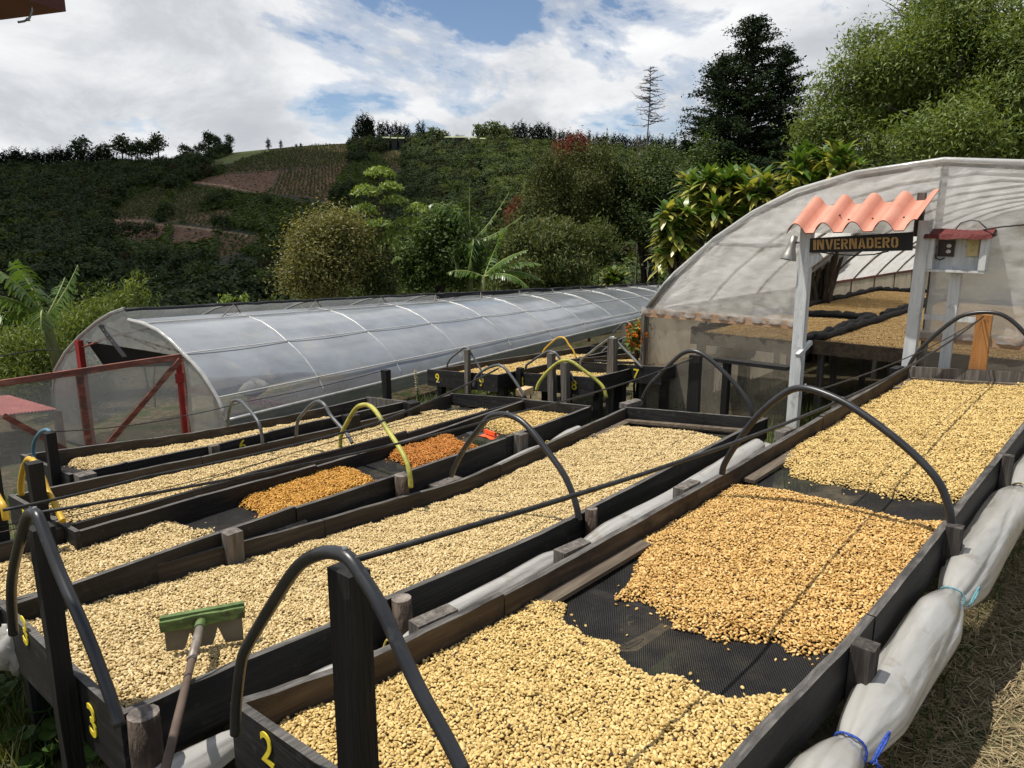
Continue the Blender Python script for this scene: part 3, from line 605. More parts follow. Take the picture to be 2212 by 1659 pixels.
bean_cache = {}
def bean_proto(name, stops):
    if name in bean_cache: return bean_cache[name]
    m = mat(name + ' bean', stops, .55, random_obj=True, spec=.25)
    n1, n2 = 6, 10; v = []; f = []
    for i in range(n1 + 1):
        for j in range(n2):
            th = math.pi * i / n1; ph = 2 * math.pi * j / n2; x = math.sin(th) * math.cos(ph); y = math.sin(th) * math.sin(ph); z = math.cos(th)
            zz = z * (.85 if z > 0 else .55)
            if z > .3 and abs(y) < .25: zz -= .22 * (1 - abs(x) ** 2)     # the crease
            v.append((x * .0059, y * .0043, zz * .0036))
    for i in range(n1):
        for j in range(n2): q = (j + 1) % n2; f.append((i * n2 + j, (i + 1) * n2 + j, (i + 1) * n2 + q, i * n2 + q))
    me = np_mesh(name, np.array(v), np.array(f), m, True); bean_cache[name] = proto_obj(name, me); bean_cache[name]['m'] = name; bean_cache[name + '_under'] = mat(name + ' layer', [(.3, tuple(c * .3 for c in stops[2][1])), (.7, tuple(c * .6 for c in stops[2][1]))], .9, (160, 160, 160), bump=.8, bscale=(130, 130, 130))  # under layer coloured darker, painting in the shade between the beans
    return bean_cache[name]
PALE = ('pale_coffee', [(0, (.02, .012, .012)), (.016, (.05, .02, .02)), (.022, (.36, .235, .075)), (.3, (.52, .365, .13)), (.7, (.62, .45, .175)), (1, (.72, .55, .25))])
PALE2 = ('cream_coffee', [(0, (.03, .02, .015)), (.01, (.08, .045, .025)), (.016, (.36, .25, .1)), (.3, (.5, .37, .165)), (.7, (.61, .47, .235)), (1, (.74, .6, .35))])
GOLD = ('golden_coffee', [(0, (.02, .012, .012)), (.018, (.06, .025, .02)), (.026, (.3, .15, .035)), (.3, (.48, .285, .085)), (.7, (.61, .395, .14)), (1, (.72, .51, .22))])
AMBER = ('amber_coffee', [(0, (.05, .02, .01)), (.01, (.15, .05, .02)), (.02, (.3, .12, .01)), (.3, (.47, .23, .035)), (.7, (.55, .29, .055)), (1, (.6, .36, .09))])
RUSSET = ('russet_coffee', [(0, (.05, .02, .01)), (.01, (.12, .04, .015)), (.02, (.24, .075, .01)), (.3, (.4, .14, .02)), (.7, (.5, .2, .035)), (1, (.56, .27, .06))])
TOTAL = [0]
def heap(bed, kindspec, polys, sp, scl, label, thick=.035, depth=.135, name='coffee_heap', mg=.012, seedj=0, group=None):
    """coffee spread: bean instances over a low mound; polys in plan (X,Y)"""
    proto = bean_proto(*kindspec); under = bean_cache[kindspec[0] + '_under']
    X0 = min(p[0] for p in polys); X1 = max(p[0] for p in polys); Y0 = min(p[1] for p in polys); Y1 = max(p[1] for p in polys)
    X0 = max(X0, bed.x0) - .02; X1 = min(X1, bed.x1) + .02
    def h(X, Y):
        w = bed.w(X, Y); wid = np.abs(bed.y(X, 0) - bed.y(X, 1)); din = np.where(inpoly(X, Y, polys), 1, -1) * polydist(X, Y, polys)
        din = din + .028 * fbm(X * 1.0, Y * 1.0, 22, 3); rail = np.minimum(w, 1 - w) * wid
        inside = (din > 0) & (rail > mg) & (X > bed.x0 + .012) & (X < bed.x1 - .012)
        hh = thick * np.clip(din / .07, 0, 1) ** .6 * (.72 + .28 * np.clip(rail / .12, 0, 1)) + np.clip(din / .1, 0, 1) * (.010 * fbm(X, Y, 7, 3) + .006 * fbm(X, Y, 26, 2) + .004 * np.sin(X * 34 + Y * 9 + 2 * fbm(X, Y, 4, 2)))
        return inside, np.maximum(hh, .004), din, rail
    def surf(X, Y): return bed.at(X, bed.w(X, Y))[..., 2] - depth - .010 * np.sin(np.pi * np.clip(bed.w(X, Y), 0, 1))
    gx, gy = np.meshgrid(np.arange(X0, X1, sp), np.arange(Y0 - .1, Y1 + .1, sp * .92)); gx = gx.ravel() + rng.uniform(-.5, .5, gx.size) * sp; gy = gy.ravel() + rng.uniform(-.5, .5, gy.size) * sp
    qx, qy, dep = proj(np.stack([gx, gy, surf(gx, gy)], -1)); vis = (qx > -90) & (qx < 2300) & (qy < 1760) & (dep > .3); gx, gy = gx[vis], gy[vis]
    ins, hh, din, rail = h(gx, gy); edge = np.clip(din / .02, 0, 1)
    loose = (~ins) & (din > -.14) & (rail > mg) & (rng.uniform(0, 1, len(gx)) < .025 * np.exp(din / .06)) & (gx > bed.x0 + .02) & (gx < bed.x1 - .02)
    s = ins | loose; gx, gy = gx[s], gy[s]; hz_ = np.where(ins[s], hh[s], .003); n = len(gx)
    z = surf(gx, gy) + hz_ + rng.normal(size=n) * .0028 * scl * ins[s]
    rot = np.stack([rng.normal(size=n) * .55, rng.normal(size=n) * .55, rng.uniform(0, 6.28, n)], -1); fl = rng.uniform(0, 1, n) < .35; rot[fl, 0] += math.pi
    # layer under the beans
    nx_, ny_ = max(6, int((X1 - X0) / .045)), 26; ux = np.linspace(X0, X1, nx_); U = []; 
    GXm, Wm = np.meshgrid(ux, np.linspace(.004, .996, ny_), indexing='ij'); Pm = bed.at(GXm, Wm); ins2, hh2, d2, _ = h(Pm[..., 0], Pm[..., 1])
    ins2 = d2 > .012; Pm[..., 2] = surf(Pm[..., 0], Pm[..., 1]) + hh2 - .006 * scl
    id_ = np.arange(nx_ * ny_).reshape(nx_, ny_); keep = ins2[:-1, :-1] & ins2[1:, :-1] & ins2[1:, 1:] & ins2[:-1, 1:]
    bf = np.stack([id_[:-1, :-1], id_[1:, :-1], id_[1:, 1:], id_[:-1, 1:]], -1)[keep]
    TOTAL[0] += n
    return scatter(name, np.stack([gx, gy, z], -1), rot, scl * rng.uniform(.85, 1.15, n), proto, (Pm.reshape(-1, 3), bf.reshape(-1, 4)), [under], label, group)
def plan(bed, pts, dz=-.10): return [tuple(onf(*p, bed.fn, dz)[:2]) for p in pts]
def full(bed, x0=None, x1=None): 
    x0 = bed.x0 if x0 is None else x0; x1 = bed.x1 if x1 is None else x1
    return [(x0, float(bed.y(x0, 0)) + .2), (x1, float(bed.y(x1, 0)) + .2), (x1, float(bed.y(x1, 1)) - .2), (x0, float(bed.y(x0, 1)) - .2)]
def clip_wide(bed, pts):                      # push points lying close to a rail beyond it so the heap reaches the rail
    o = []
    for x, y in pts:
        w = float(bed.w(x, y)); y = y + (.15 if w < .05 else (-.15 if w > .95 else 0)); o.append((x, y))
    return o

# ---- bed 2 (nearest)
f2 = lambda X: .165 * float(smooth(X, 2.5, 8.2))
b2 = Bed([(521, 1521), (800, 1425), (1152, 1252), (1527, 1044), (1962, 793)], V('d', (-120, 1600), (0, 1465), (400, 1070), (840, 535), (1202, 95), (1420, -160)), f2)
b2.x0 = .98; b2.x1 = float(onf(1962, 793, f2)[0])
r2_ = thing('drying_bed', (b2.x0 + 3, 1.3, float(gz(b2.x0 + 3, 1.3))), 'long raised bed painted 2 with pale and golden coffee, beside the straw path', 'drying bed', 'raised coffee drying beds')
side_boards(b2, r2_, 0, [b2.x0, 2.15, 3.6, 5.6, b2.x1], .18, .035, [[M['inner'], M['worn']]], 12)
side_boards(b2, r2_, 1, [b2.x0, 2.72, 4.05, b2.x1], .20, .032, [[M['wood_x'], M['worn']]], 12)
end_board(b2, r2_, b2.x0, .24, .03, -1); end_board(b2, r2_, b2.x1, .16, .03, 1, mats=[M['grey_wood'], M['worn']])
floor(b2, r2_); legs(b2, r2_, (1.2, 2.9, 4.6, 6.2, 7.4), .075)
p = atX(577, 1622, b2.x0 - .0345); number('2', r2_, p, .145, 0)
for (x0, x1, y) in ((2.25, 3.15, .055), (4.3, 5.0, .055), (b2.x1 - .5, b2.x1 - .05, .05)):
    mb = MB(); a = b2.at(x0, 0.) + (0, -y, -.105); b = b2.at(x1, 0.) + (0, -y, -.105); mb.beam(a, b, .075, .022); mb.build('batten', M['batten'], r2_)
mb = MB(); mb.beam(b2.at(b2.x1 - .05, .04) + (0, 0, -.1), b2.at(b2.x1 - .05, .9) + (0, 0, -.1), .07, .022); mb.build('batten', M['batten'], r2_)
for px, dy, w, mm in ((V('d', (450, 1050))[0], .06, .075, M['stake']), (V('d', (838, 555))[0], .06, .065, M['stake']), (V('d', (1090, 245))[0], .06, .055, M['stake'])):
    q = onf(*px, f2); leg(r2_, q[0], float(b2.y(q[0], 1)) - .032 - w / 2, float(b2.z(q[0], 1)) + .012, w, mm, name='stake')
for q, w, mm in ((V('b', (1440, 760))[0], .07, M['grey_wood']), (V('c', (340, 345))[0], .06, M['grey_wood']), (V('c', (1010, 10))[0], .06, M['grey_wood']), (V('g', (2020, 1090))[0], .06, M['grey_wood']), (V('g', (1620, 1340))[0], .06, M['grey_wood']), (V('h', (930, 1450))[0], .1, M['wood_z'])):
    q = onf(*q, f2); mb = MB(); z = float(b2.z(q[0], 0)); y = float(b2.y(q[0], 0)) + .075; mb.box((q[0], y, z - .03), (.2, .07, .07), random.uniform(-.1, .1), M={} and None); mb.build('edge_block', mm, r2_)
nearp = V('c', (-3000, 700), (-1500, 560), (-400, 560), (0, 615), (110, 590), (185, 600), (165, 690), (280, 765), (380, 800), (480, 815), (500, 890), (560, 955), (700, 1022), (850, 1022), (920, 1060), (1000, 1130), (1120, 1160), (1330, 1152), (1500, 1155), (1600, 1090))
near = clip_wide(b2, plan(b2, nearp[3:])); near = [(.5, 2.4), (near[0][0], 2.4)] + near + [(near[-1][0], .3), (.5, .3)]
heap(b2, PALE, near, .0094, 1.33, 'pale dry coffee heaped at the numbered end of bed 2')
mlo = clip_wide(b2, plan(b2, V('c', (640, 330), (560, 450), (540, 510), (480, 575), (620, 570), (680, 620), (800, 700), (820, 740), (960, 770), (1040, 812), (1230, 815), (1420, 840), (1440, 890), (1560, 905), (1700, 900), (1810, 870))))
mhi = clip_wide(b2, plan(b2, V('d', (825, 520), (700, 512), (620, 490), (480, 452), (270, 402), (110, 362), (10, 352))))
midp = mlo + [(mlo[-1][0] + .1, .3), (mhi[0][0], .3)] + mhi + [(mhi[-1][0], 2.3), (mlo[0][0], 2.3)]
heap(b2, GOLD, midp, .0096, 1.33, 'golden honey coffee spread across the middle of bed 2')
far_ = clip_wide(b2, plan(b2, V('d', (150, 262), (160, 300), (330, 335), (480, 365), (640, 405), (800, 420), (860, 440), (915, 425))))
farp = [(far_[0][0], 2.3)] + far_ + [(far_[-1][0], .3), (9, .3), (9, 2.3)]
heap(b2, PALE, farp, .0102, 1.38, 'pale yellow coffee at the greenhouse end of bed 2')

# ---- bed 3
b3 = Bed([(28, 1296), (360, 1213), (691, 1127), (1005, 1037), (1390, 865)], [(229, 1552), (430, 1461), (691, 1355), (858, 1278), (1152, 1157), (1400, 1030), (1620, 917)])
b3.x0 = .73; b3.x1 = 5.6
r3 = thing('drying_bed', (3, 2.9, float(gz(3, 2.9))), 'black boarded raised bed painted 3 holding the green rake', 'drying bed', 'raised coffee drying beds')
side_boards(b3, r3, 0, [b3.x0, 2.35, 3.9, b3.x1], .17, .03, [[M['inner_dark'], M['worn']]], 12)
side_boards(b3, r3, 1, [b3.x0, 1.75, 3.0, b3.x1], .20, .03, None, 12)
end_board(b3, r3, b3.x0, .25); end_board(b3, r3, b3.x1, .17, .028, 1); floor(b3, r3); legs(b3, r3, (1.0, 2.6, 4.0, 5.3))
for v_, s_ in (((532, 1400), .17), ((143, 880), .17)): p = atX(*V('a', v_)[0], b3.x0 - .033); number('3', r3, p, s_, 0)
for px, w in ((V('a', (800, 1330))[0], .046), (V('b', (1110, 660))[0], .042), (V('c', (373, 140))[0], .032)):
    q = on(*px); leg(r3, q[0], float(b3.y(q[0], 1)) - .03 - w, float(b3.z(q[0], 1)) + (.03 if w < .04 else .01), w, M['new_wood'] if w < .04 and 0 else M['bark'], True, 'stake')
for v_, w in ((V('b', (560, 225))[0], .07), (V('f', (1240, 910))[0], .09), (V('g', (150, 1120))[0], .09)):
    q = on(*v_); mb = MB(); mb.box((q[0], float(b3.y(q[0], 0)) + .07, float(b3.z(q[0], 0)) - .02), (.26, w, .05), random.uniform(-.08, .08)); mb.build('edge_block', M['grey_wood'], r3)
mb = MB(); mb.beam(b3.at(b3.x1 - .06, .03) + (0, 0, -.1), b3.at(b3.x1 - .06, .97) + (0, 0, -.1), .07, .022); mb.build('batten', M['batten'], r3)
mb = MB(); mb.beam(b3.at(b3.x1 - .6, .03) + (0, -.03, -.1), b3.at(b3.x1 - .05, .03) + (0, -.03, -.1), .07, .022); mb.build('batten', M['batten'], r3)
F3 = [(.55, 3.9), (5.42, 3.9), (5.45, 3.1), (5.47, 2.75), (5.36, 2.55), (5.26, 2.4), (5.2, 1.9), (.55, 1.9)]
heap(b3, PALE2, F3, .0096, 1.33, 'cream coloured coffee filling bed 3 round the rake', .04)

# ---- bed 4
b4 = Bed([(-230, 1235), (100, 1150), (634, 998), (900, 928), (1165, 854)], [(-60, 1330), (165, 1255), (634, 1092), (884, 1011), (1115, 933), (1300, 866)])
b4.x0 = .55; b4.x1 = 5.45
r4 = thing('drying_bed', (3, 4.2, float(gz(3, 4.2))), 'raised black bed with separate pale, amber and russet coffee heaps', 'drying bed', 'raised coffee drying beds')
side_boards(b4, r4, 0, [b4.x0, 2.3, 3.9, b4.x1], .16, .03, [[M['inner_dark'], M['wood_x']]], 10)
side_boards(b4, r4, 1, [b4.x0, 2.2, 4.2, b4.x1], .19, .03, None, 10)
end_board(b4, r4, b4.x0, .2); end_board(b4, r4, b4.x1, .15, .028, 1); floor(b4, r4); legs(b4, r4, (.8, 2.4, 3.9, 5.3))
for v_, w, rd in ((V('a', (1320, 290))[0], .045, False), (V('f', (770, 970))[0], .045, True), (V('f', (1580, 680))[0], .05, False)):
    q = on(*v_); leg(r4, q[0], float(b4.y(q[0], 1)) - .03 - w * (.5 if not rd else 1), float(b4.z(q[0], 1)) + .004, w * (2 if not rd else 1), M['grey_wood'] if not rd else M['bark'], rd, 'stake')
mb = MB(); q = on(*V('f', (1650, 420))[0]); mb.box((q[0] - .05, q[1] + .06, q[2] + .03), (.2, .1, .07), .2); mb.build('edge_block', M['new_wood'], r4)
for k in (0, 1):
    mb = MB(); pts = [b4.at(X, .02) + (0, .1 - .05 * k, .05 + .02 * math.sin(X * 2 + k)) for X in np.linspace(.9, 4.9, 18)]; mb.tube(pts, .003, 5); mb.build('loose_wire', M['wire'], r4)
mb = MB(); mb.beam(b4.at(2.3, .05) + (0, 0, -.1), b4.at(3.9, .05) + (0, 0, -.1), .06, .02); mb.build('batten', M['batten'], r4)
P4 = lambda v, *pts: clip_wide(b4, plan(b4, V(v, *pts)))
e1 = P4('a', (1040, 140), (1065, 172), (1000, 215), (1085, 232), (1075, 270), (1200, 262), (1228, 292), (1150, 325))
heap(b4, PALE2, [(.3, 5.2), (e1[0][0], 5.2)] + e1 + [(e1[-1][0], 3.2), (.3, 3.2)], .0104, 1.38, 'cream coffee heap behind the black post of bed 3', .045)
e2 = P4('e', (2080, 800), (1900, 900), (1760, 960), (1690, 990), (1670, 1065), (1800, 1112), (1765, 1172), (1960, 1165)); e2b = P4('f', (600, 1000), (530, 960), (430, 920), (300, 905), (240, 880))
heap(b4, AMBER, e2 + e2b[:-1], .0104, 1.38, 'amber orange coffee heap under the yellow hoop', .045)
heap(b4, AMBER, P4('f', (60, 935), (110, 900), (190, 895), (420, 885), (300, 915), (200, 930)), .0115, 1.38, 'thin amber strip of coffee along the batten', .012)
heap(b4, RUSSET, P4('f', (560, 800), (600, 760), (700, 722), (860, 688), (1060, 660), (1100, 690), (1150, 720), (1310, 762), (1180, 805), (960, 882), (850, 908), (740, 860), (640, 822)), .0104, 1.38, 'deep russet orange coffee heap beside the red scoop', .05)
e4 = P4('f', (1230, 590), (1330, 625), (1400, 652), (1500, 670), (1600, 690)); heap(b4, PALE, [(e4[0][0], 5.2)] + e4 + [(e4[-1][0], 3.2), (5.6, 3.2), (5.6, 5.2)], .011, 1.42, 'pale coffee at the greenhouse end of the amber bed', .045)

# ---- bed 5
b5 = Bed([(45, 1067), (397, 996), (691, 933), (850, 893), (1026, 834)], [(118, 1160), (400, 1078), (691, 1000), (900, 940), (1131, 862)])
b5.x0 = 1.28; b5.x1 = 5.5
r5 = thing('drying_bed', (3.3, 5.1, float(gz(3.3, 5.1))), 'raised bed of cream coffee with a bright yellow hoop at its end', 'drying bed', 'raised coffee drying beds')
side_boards(b5, r5, 0, [b5.x0, 2.6, 4.1, b5.x1], .17, .03, [[M['inner_dark'], M['worn']]], 10); side_boards(b5, r5, 1, [b5.x0, 2.9, b5.x1], .16, .03, None, 10)
end_board(b5, r5, b5.x0, .2); end_board(b5, r5, b5.x1, .13, .028, 1); floor(b5, r5); legs(b5, r5, (1.5, 3.3, 5.2))
p = b5.at(b5.x0, .25); number('5', r5, (p[0] - .033, p[1], p[2] - .1), .15, 0)
q = V('f', (1300, 380))[0]; mb = MB(); P = []
for t in np.linspace(0, 1, 7):
    a = b5.at(b5.x1 + .02, t); P.append([a + (0, 0, .01), a + (.1, 0, -.08), a + (.12, 0, -.2)])
mb.grid(P); mb.build('mesh_flap', M['black_cloth'], r5)
heap(b5, PALE2, [(1.45, 6.2), (5.1, 6.2), (5.2, 5.4), (5.35, 5.1), (5.3, 4.3), (1.42, 4.3)], .011, 1.42, 'cream coffee ridge along the bed with the yellow end hoop', .06)

# ---- bed 6
b6 = Bed([(77, 979), (400, 938), (634, 895), (802, 857)], [(138, 1027), (300, 990), (458, 959), (691, 905), (896, 862)])
b6.x0 = 1.72; b6.x1 = 4.85
r6 = thing('drying_bed', (3.3, 6.2, float(gz(3.3, 6.2))), 'narrow raised bed painted 6 in front of the red mesh fence', 'drying bed', 'raised coffee drying beds')
side_boards(b6, r6, 0, [b6.x0, 3.2, b6.x1], .17, .03, [[M['inner_dark'], M['worn']]], 10); side_boards(b6, r6, 1, [b6.x0, 2.1, 3.3, b6.x1], .19, .03, None, 8)
end_board(b6, r6, b6.x0, .22); end_board(b6, r6, b6.x1, .14, .028, 1, mats=[M['grey_wood'], M['worn']]); floor(b6, r6); legs(b6, r6, (2.0, 3.4, 4.7))
for w_ in (.1, .82): p = b6.at(b6.x0, w_); number('6', r6, (p[0] - .033, p[1], p[2] - .1), .17, 0)
q = vplane(*V('e', (1663, 680))[0], b6.at(2, 1.0), b6.at(4, 1.0)); number('6', r6, (q[0], float(b6.y(q[0], 1)) - .034, q[2]), .14, R(90))
for v_, w in ((V('e', (1490, 680))[0], .07), (V('e', (545, 860))[0], .12), (V('f', (360, 560))[0], .13), (V('f', (790, 470))[0], .13)):
    q = on(*v_); leg(r6, q[0], float(b6.y(q[0], 1)) - .03 - w / 2, float(b6.z(q[0], 1)) + .006, w, M['grey_wood'] if w < .13 else M['wood_z'], name='stake')
heap(b6, PALE2, [(1.95, 7.4), (2.1, 5.4), (4.3, 5.3), (4.45, 7.2)], .0112, 1.45, 'cream coffee in the bed along the red mesh fence', .05)

# ---- beds 7, 8, 9 beyond
def back_bed(nl, nr, fl, fr, nm, label, dz, x1max, hlabel, posts=()):
    b = Bed([nl, fl], [nr, fr], lambda X: dz); b.x0 = max(b.prof[0][0][0], b.prof[1][0][0]); b.x0 = .5 * (b.prof[0][0][0] + b.prof[1][0][0]); b.x1 = x1max
    r = thing('drying_bed', (b.x0 + 1, float(b.y(b.x0 + 1, 0)) - .4, float(gz(b.x0 + 1, float(b.y(b.x0 + 1, 0)) - .4))), label, 'drying bed', 'raised coffee drying beds')
    side_boards(b, r, 0, [b.x0, b.x1], .16, .03, [[M['inner_dark'], M['worn']]], 8); side_boards(b, r, 1, [b.x0, b.x1], .18, .03, None, 8)
    a = b.at(b.x0, 0.); end_board(b, r, b.x0, .22); end_board(b, r, b.x1, .15, .028, 1); floor(b, r); legs(b, r, (b.x0 + .15, (b.x0 + b.x1) / 2, b.x1 - .2), .09)
    for w_ in (.14, .80): p = b.at(b.x0, w_); number(nm, r, (p[0] - .033, p[1], p[2] - .11), .17, 0)
    heap(b, PALE, full(b, b.x0 + .1, b.x1 - .35), .0132, 1.6, hlabel, .06); return b, r
b9, r9 = back_bed(V('i', (190, 560))[0], V('i', (515, 655))[0], V('i', (1700, 335))[0], V('i', (1700, 400))[0], '9', 'raised bed painted 9 twice beside the grey greenhouse', 0, 9.6, 'coffee in bed 9 along the grey greenhouse')
b8, r8 = back_bed(V('i', (905, 580))[0], V('i', (1420, 680))[0], V('i', (1700, 415))[0], V('i', (1990, 540))[0], '8', 'raised bed painted 8 between beds 7 and 9', -.02, 8.3, 'coffee in bed 8')
b7, r7 = back_bed(V('i', (1440, 478))[0], V('i', (1995, 592))[0], V('i', (1995, 418))[0], V('i', (2500, 470))[0], '7', 'raised bed painted 7 close to the clear film greenhouse', .02, 10.2, 'coffee in bed 7 by the clear greenhouse wall')

# ------------------------------------------------------------------ hoops, posts, wires
def hoop(v, pts, bed, xa, r, m, label, A=None, B=None, name='pipe_hoop', ext=True):
    px = V(v, *pts)
    if A is None: A = np.array([xa[0], float(bed.y(xa[0], 0)) + .05, 0.]); B = np.array([xa[1], float(bed.y(xa[1], 1)) - .05, 0.])
    P = [vplane(*p, A, B) for p in px]
    # smooth (Catmull-Rom)
    Q = []
    for i in range(len(P) - 1):
        p0, p1, p2, p3 = P[max(i - 1, 0)], P[i], P[i + 1], P[min(i + 2, len(P) - 1)]
        for t in (0, .25, .5, .75): Q.append(.5 * ((2 * p1) + (-p0 + p2) * t + (2 * p0 - 5 * p1 + 4 * p2 - p3) * t * t + (-p0 + 3 * p1 - 3 * p2 + p3) * t ** 3))
    Q.append(P[-1]); base = Q[0]; o = thing(name, base, label, 'hoop', 'bent pipe hoops over the beds'); mb = MB(); mb.tube(Q, r, 10); mb.build('pipe', m, o)
    top = max(Q, key=lambda q: q[2]); mb = MB(); d = top - EYE; mb.tube([top + (0, 0, r * .6), top + (0, 0, r + .004)], .006, 8); mb.build('screw', M['steel'], o)
    return top
def post(name, X, Y, ztop, w, m, label, lean=(0, 0), d=None, group='upright posts at the bed ends', tilt_top=None):
    z0 = float(gz(X, Y)) - .05; o = thing(name, (X, Y, z0 + .05), label, 'post', group); g = random.Random(int(X * 71 + Y * 37)); mb = MB()
    n = 6; rows = []; d = d or w
    for i in range(n + 1):
        t = i / n; cx = X + lean[0] * t; cy = Y + lean[1] * t; z = z0 + (ztop - z0) * t; e = g.uniform(-.004, .004); k = w / 2 + e; kd = d / 2 + g.uniform(-.003, .003)
        rows.append([(cx - kd, cy - k, z), (cx + kd, cy - k, z), (cx + kd, cy + k, z), (cx - kd, cy + k, z)])
    b = len(mb.v); mb.strip(rows); mb.build('shaft', m, o); return o
def wire(P, r, label, m=None, sag=.04, name='guy_wire'):
    Q = []
    for i in range(len(P) - 1):
        a, b = np.array(P[i], float), np.array(P[i + 1], float)
        for t in np.linspace(0, 1, 12, endpoint=False): q = a + (b - a) * t; q[2] -= sag * 4 * t * (1 - t) * min(1, np.linalg.norm(b - a) / 4); Q.append(q)
    Q.append(np.array(P[-1], float)); mb = MB(); mb.tube(Q, r, 6); o = mb.build(name, m or M['wire']); return tag(o, label, 'wire', 'wires strung along the beds')

t2 = hoop('b', [(128, 1460), (130, 1330), (160, 1060), (205, 940), (350, 700), (440, 560), (520, 470), (620, 422), (700, 418), (780, 450), (860, 560), (960, 720), (1080, 980), (1200, 1230), (1350, 1500), (1440, 1680)], b2, (.84, .84), .0155, M['pipe'], 'thick black pipe hoop arching over the end board painted 2')
pt = atX(*V('b', (768, 512))[0], .91); post('bed_post', .915, float(pt[1]), float(pt[2]), .085, M['wood_z'], 'wide black square post nailed to the end board painted 2', d=.06)
for k in (-1, 1):
    pass
t2m = hoop('D', [(x * 3840 / 2212 * 2212 / 3840, y) for x, y in []] or [], b2, None, .02, M['pipe'], '') if 0 else None
def Dp(pts): return [(x / (2212 / 3840) * (2212 / 3840), y) for x, y in pts]
VIEWS['D'] = (0, 0, 2212 / 3840)
xm = float(onf(1562, 1022, f2)[0]), float(onf(2055, 1128, f2)[0])
t2m = hoop('D', [(1560, 1024), (1566, 1000), (1600, 945), (1640, 895), (1690, 853), (1728, 838), (1780, 850), (1850, 885), (1950, 960), (2020, 1030), (2048, 1090), (2056, 1140), (2058, 1185)], b2, xm, .019, M['pipe'], 'black pipe hoop over the golden coffee of bed 2')
t2f = hoop('D', [(1962, 796), (1972, 775), (2000, 742), (2060, 692), (2100, 677), (2150, 676), (2182, 690), (2215, 722), (2250, 775), (2275, 840)], b2, (b2.x1 - .1, b2.x1 - .1), .018, M['pipe'], 'black pipe hoop in front of the orange brown post')
t3 = hoop('a', [(78, 885), (66, 700), (72, 550), (110, 370), (150, 225), (180, 188), (212, 200), (240, 262), (300, 420), (360, 570), (470, 820), (540, 990), (600, 1150), (640, 1260), (690, 1420)], b3, (b3.x0 - .13, b3.x0 - .13), .0165, M['pipe'], 'black pipe hoop over the end board painted 3')
pt = atX(*V('a', (225, 215))[0], b3.x0 - .07); post('bed_post', b3.x0 - .07, float(pt[1]) + .005, float(pt[2]) - .03, .055, M['wood_z'], 'rough black post against the end board painted 3', d=.06, lean=(0, -.01))
hl = on(*V('f', (1090, 985))[0]); hr = on(*V('f', (1975, 1215))[0])
t3m = hoop('f', [(1092, 985), (1130, 890), (1200, 770), (1300, 640), (1350, 583), (1400, 562), (1480, 563), (1570, 602), (1660, 690), (1760, 820), (1860, 960), (1910, 1060), (1950, 1170), (1975, 1290)], b3, (hl[0], hr[0]), .018, M['pipe'], 'black pipe hoop over the middle of bed 3')
t3f = hoop('g', [(240, 1105), (290, 1000), (400, 880), (530, 752), (590, 712), (650, 700), (710, 712), (790, 760), (870, 830), (990, 950), (1090, 1080), (1140, 1180), (1152, 1300)], b3, (b3.x1 + .05, b3.x1 + .05), .018, M['pipe'], 'black pipe hoop at the greenhouse end of bed 3')
pt = atX(*V('g', (685, 735))[0], b3.x1 + .12); post('bed_post', b3.x1 + .12, float(pt[1]), float(pt[2]), .105, M['wood_z'], 'black post at the greenhouse end of bed 3', d=.05)
ya = on(*V('f', (325, 780))[0]); yb = on(*V('f', (812, 1000))[0])
hoop('f', [(325, 785), (330, 710), (370, 620), (430, 522), (480, 495), (530, 502), (580, 552), (640, 650), (720, 770), (780, 880), (805, 980), (812, 1065)], b4, None, .0165, M['yellow_old'], 'faded yellow pipe hoop between the amber and russet heaps', ya + (0, .02, 0), yb)
hoop('f', [(1680, 395), (1700, 340), (1760, 262), (1830, 203), (1880, 187), (1930, 200), (2000, 250), (2080, 312), (2140, 372), (2165, 445)], b4, None, .018, M['yellow_old'], 'faded yellow green hoop beside the fresh wood block', on(*V('f', (1680, 440))[0]) + (.1, 0, 0), on(*V('f', (2165, 460))[0]) + (.1, 0, 0))
hoop('e', [(-330, 1000), (-300, 880), (-220, 810), (-120, 860), (-50, 980), (0, 1065), (25, 1110), (42, 1195)], b4, (float(on(8, 1160)[0]) - .06,) * 2, .017, M['yellow'], 'bright yellow hoop at the black post by the mesh fence edge')
qp = on(8, 1160); pt = atX(8, 893, qp[0]); post('bed_post', float(qp[0]), float(qp[1]) + .03, float(pt[2]), .075, M['wood_z'], 'tall black post beside the bright yellow hoop end', d=.06)
hoop('e', [(148, 1025), (145, 950), (160, 850), (185, 788), (210, 776), (240, 800), (290, 900), (330, 1000), (380, 1090), (420, 1175), (435, 1205)], b5, (b5.x0 - .04, b5.x0 - .04), .018, M['yellow'], 'bright yellow hoop over the end of the cream coffee bed')
pt = atX(*V('e', (232, 800))[0], b5.x0 - .1); post('bed_post', b5.x0 - .1, float(pt[1]), float(pt[2]), .075, M['wood_z'], 'black post under the bright yellow hoop')
hoop('f', [(20, 715), (30, 610), (80, 540), (140, 482), (180, 472), (220, 500), (260, 570), (330, 650), (380, 710), (408, 760)], b5, None, .015, M['pipe_grey'], 'dark grey hoop beside the faded yellow hoop', on(*V('f', (20, 700))[0]), on(*V('f', (408, 780))[0]))
hoop('f', [(1245, 370), (1265, 300), (1330, 247), (1400, 222), (1440, 226), (1480, 262), (1540, 342), (1600, 440)], b5, (b5.x1 + .03, b5.x1 + .03), .015, M['pipe_grey'], 'grey hoop at the far end under bed 9')
hoop('e', [(235, 770), (230, 700), (245, 640), (280, 592), (320, 574), (352, 588)], b6, (b6.x0 - .03, b6.x0 - .03), .014, M['blue'], 'short blue pipe bent from the end board painted 6')
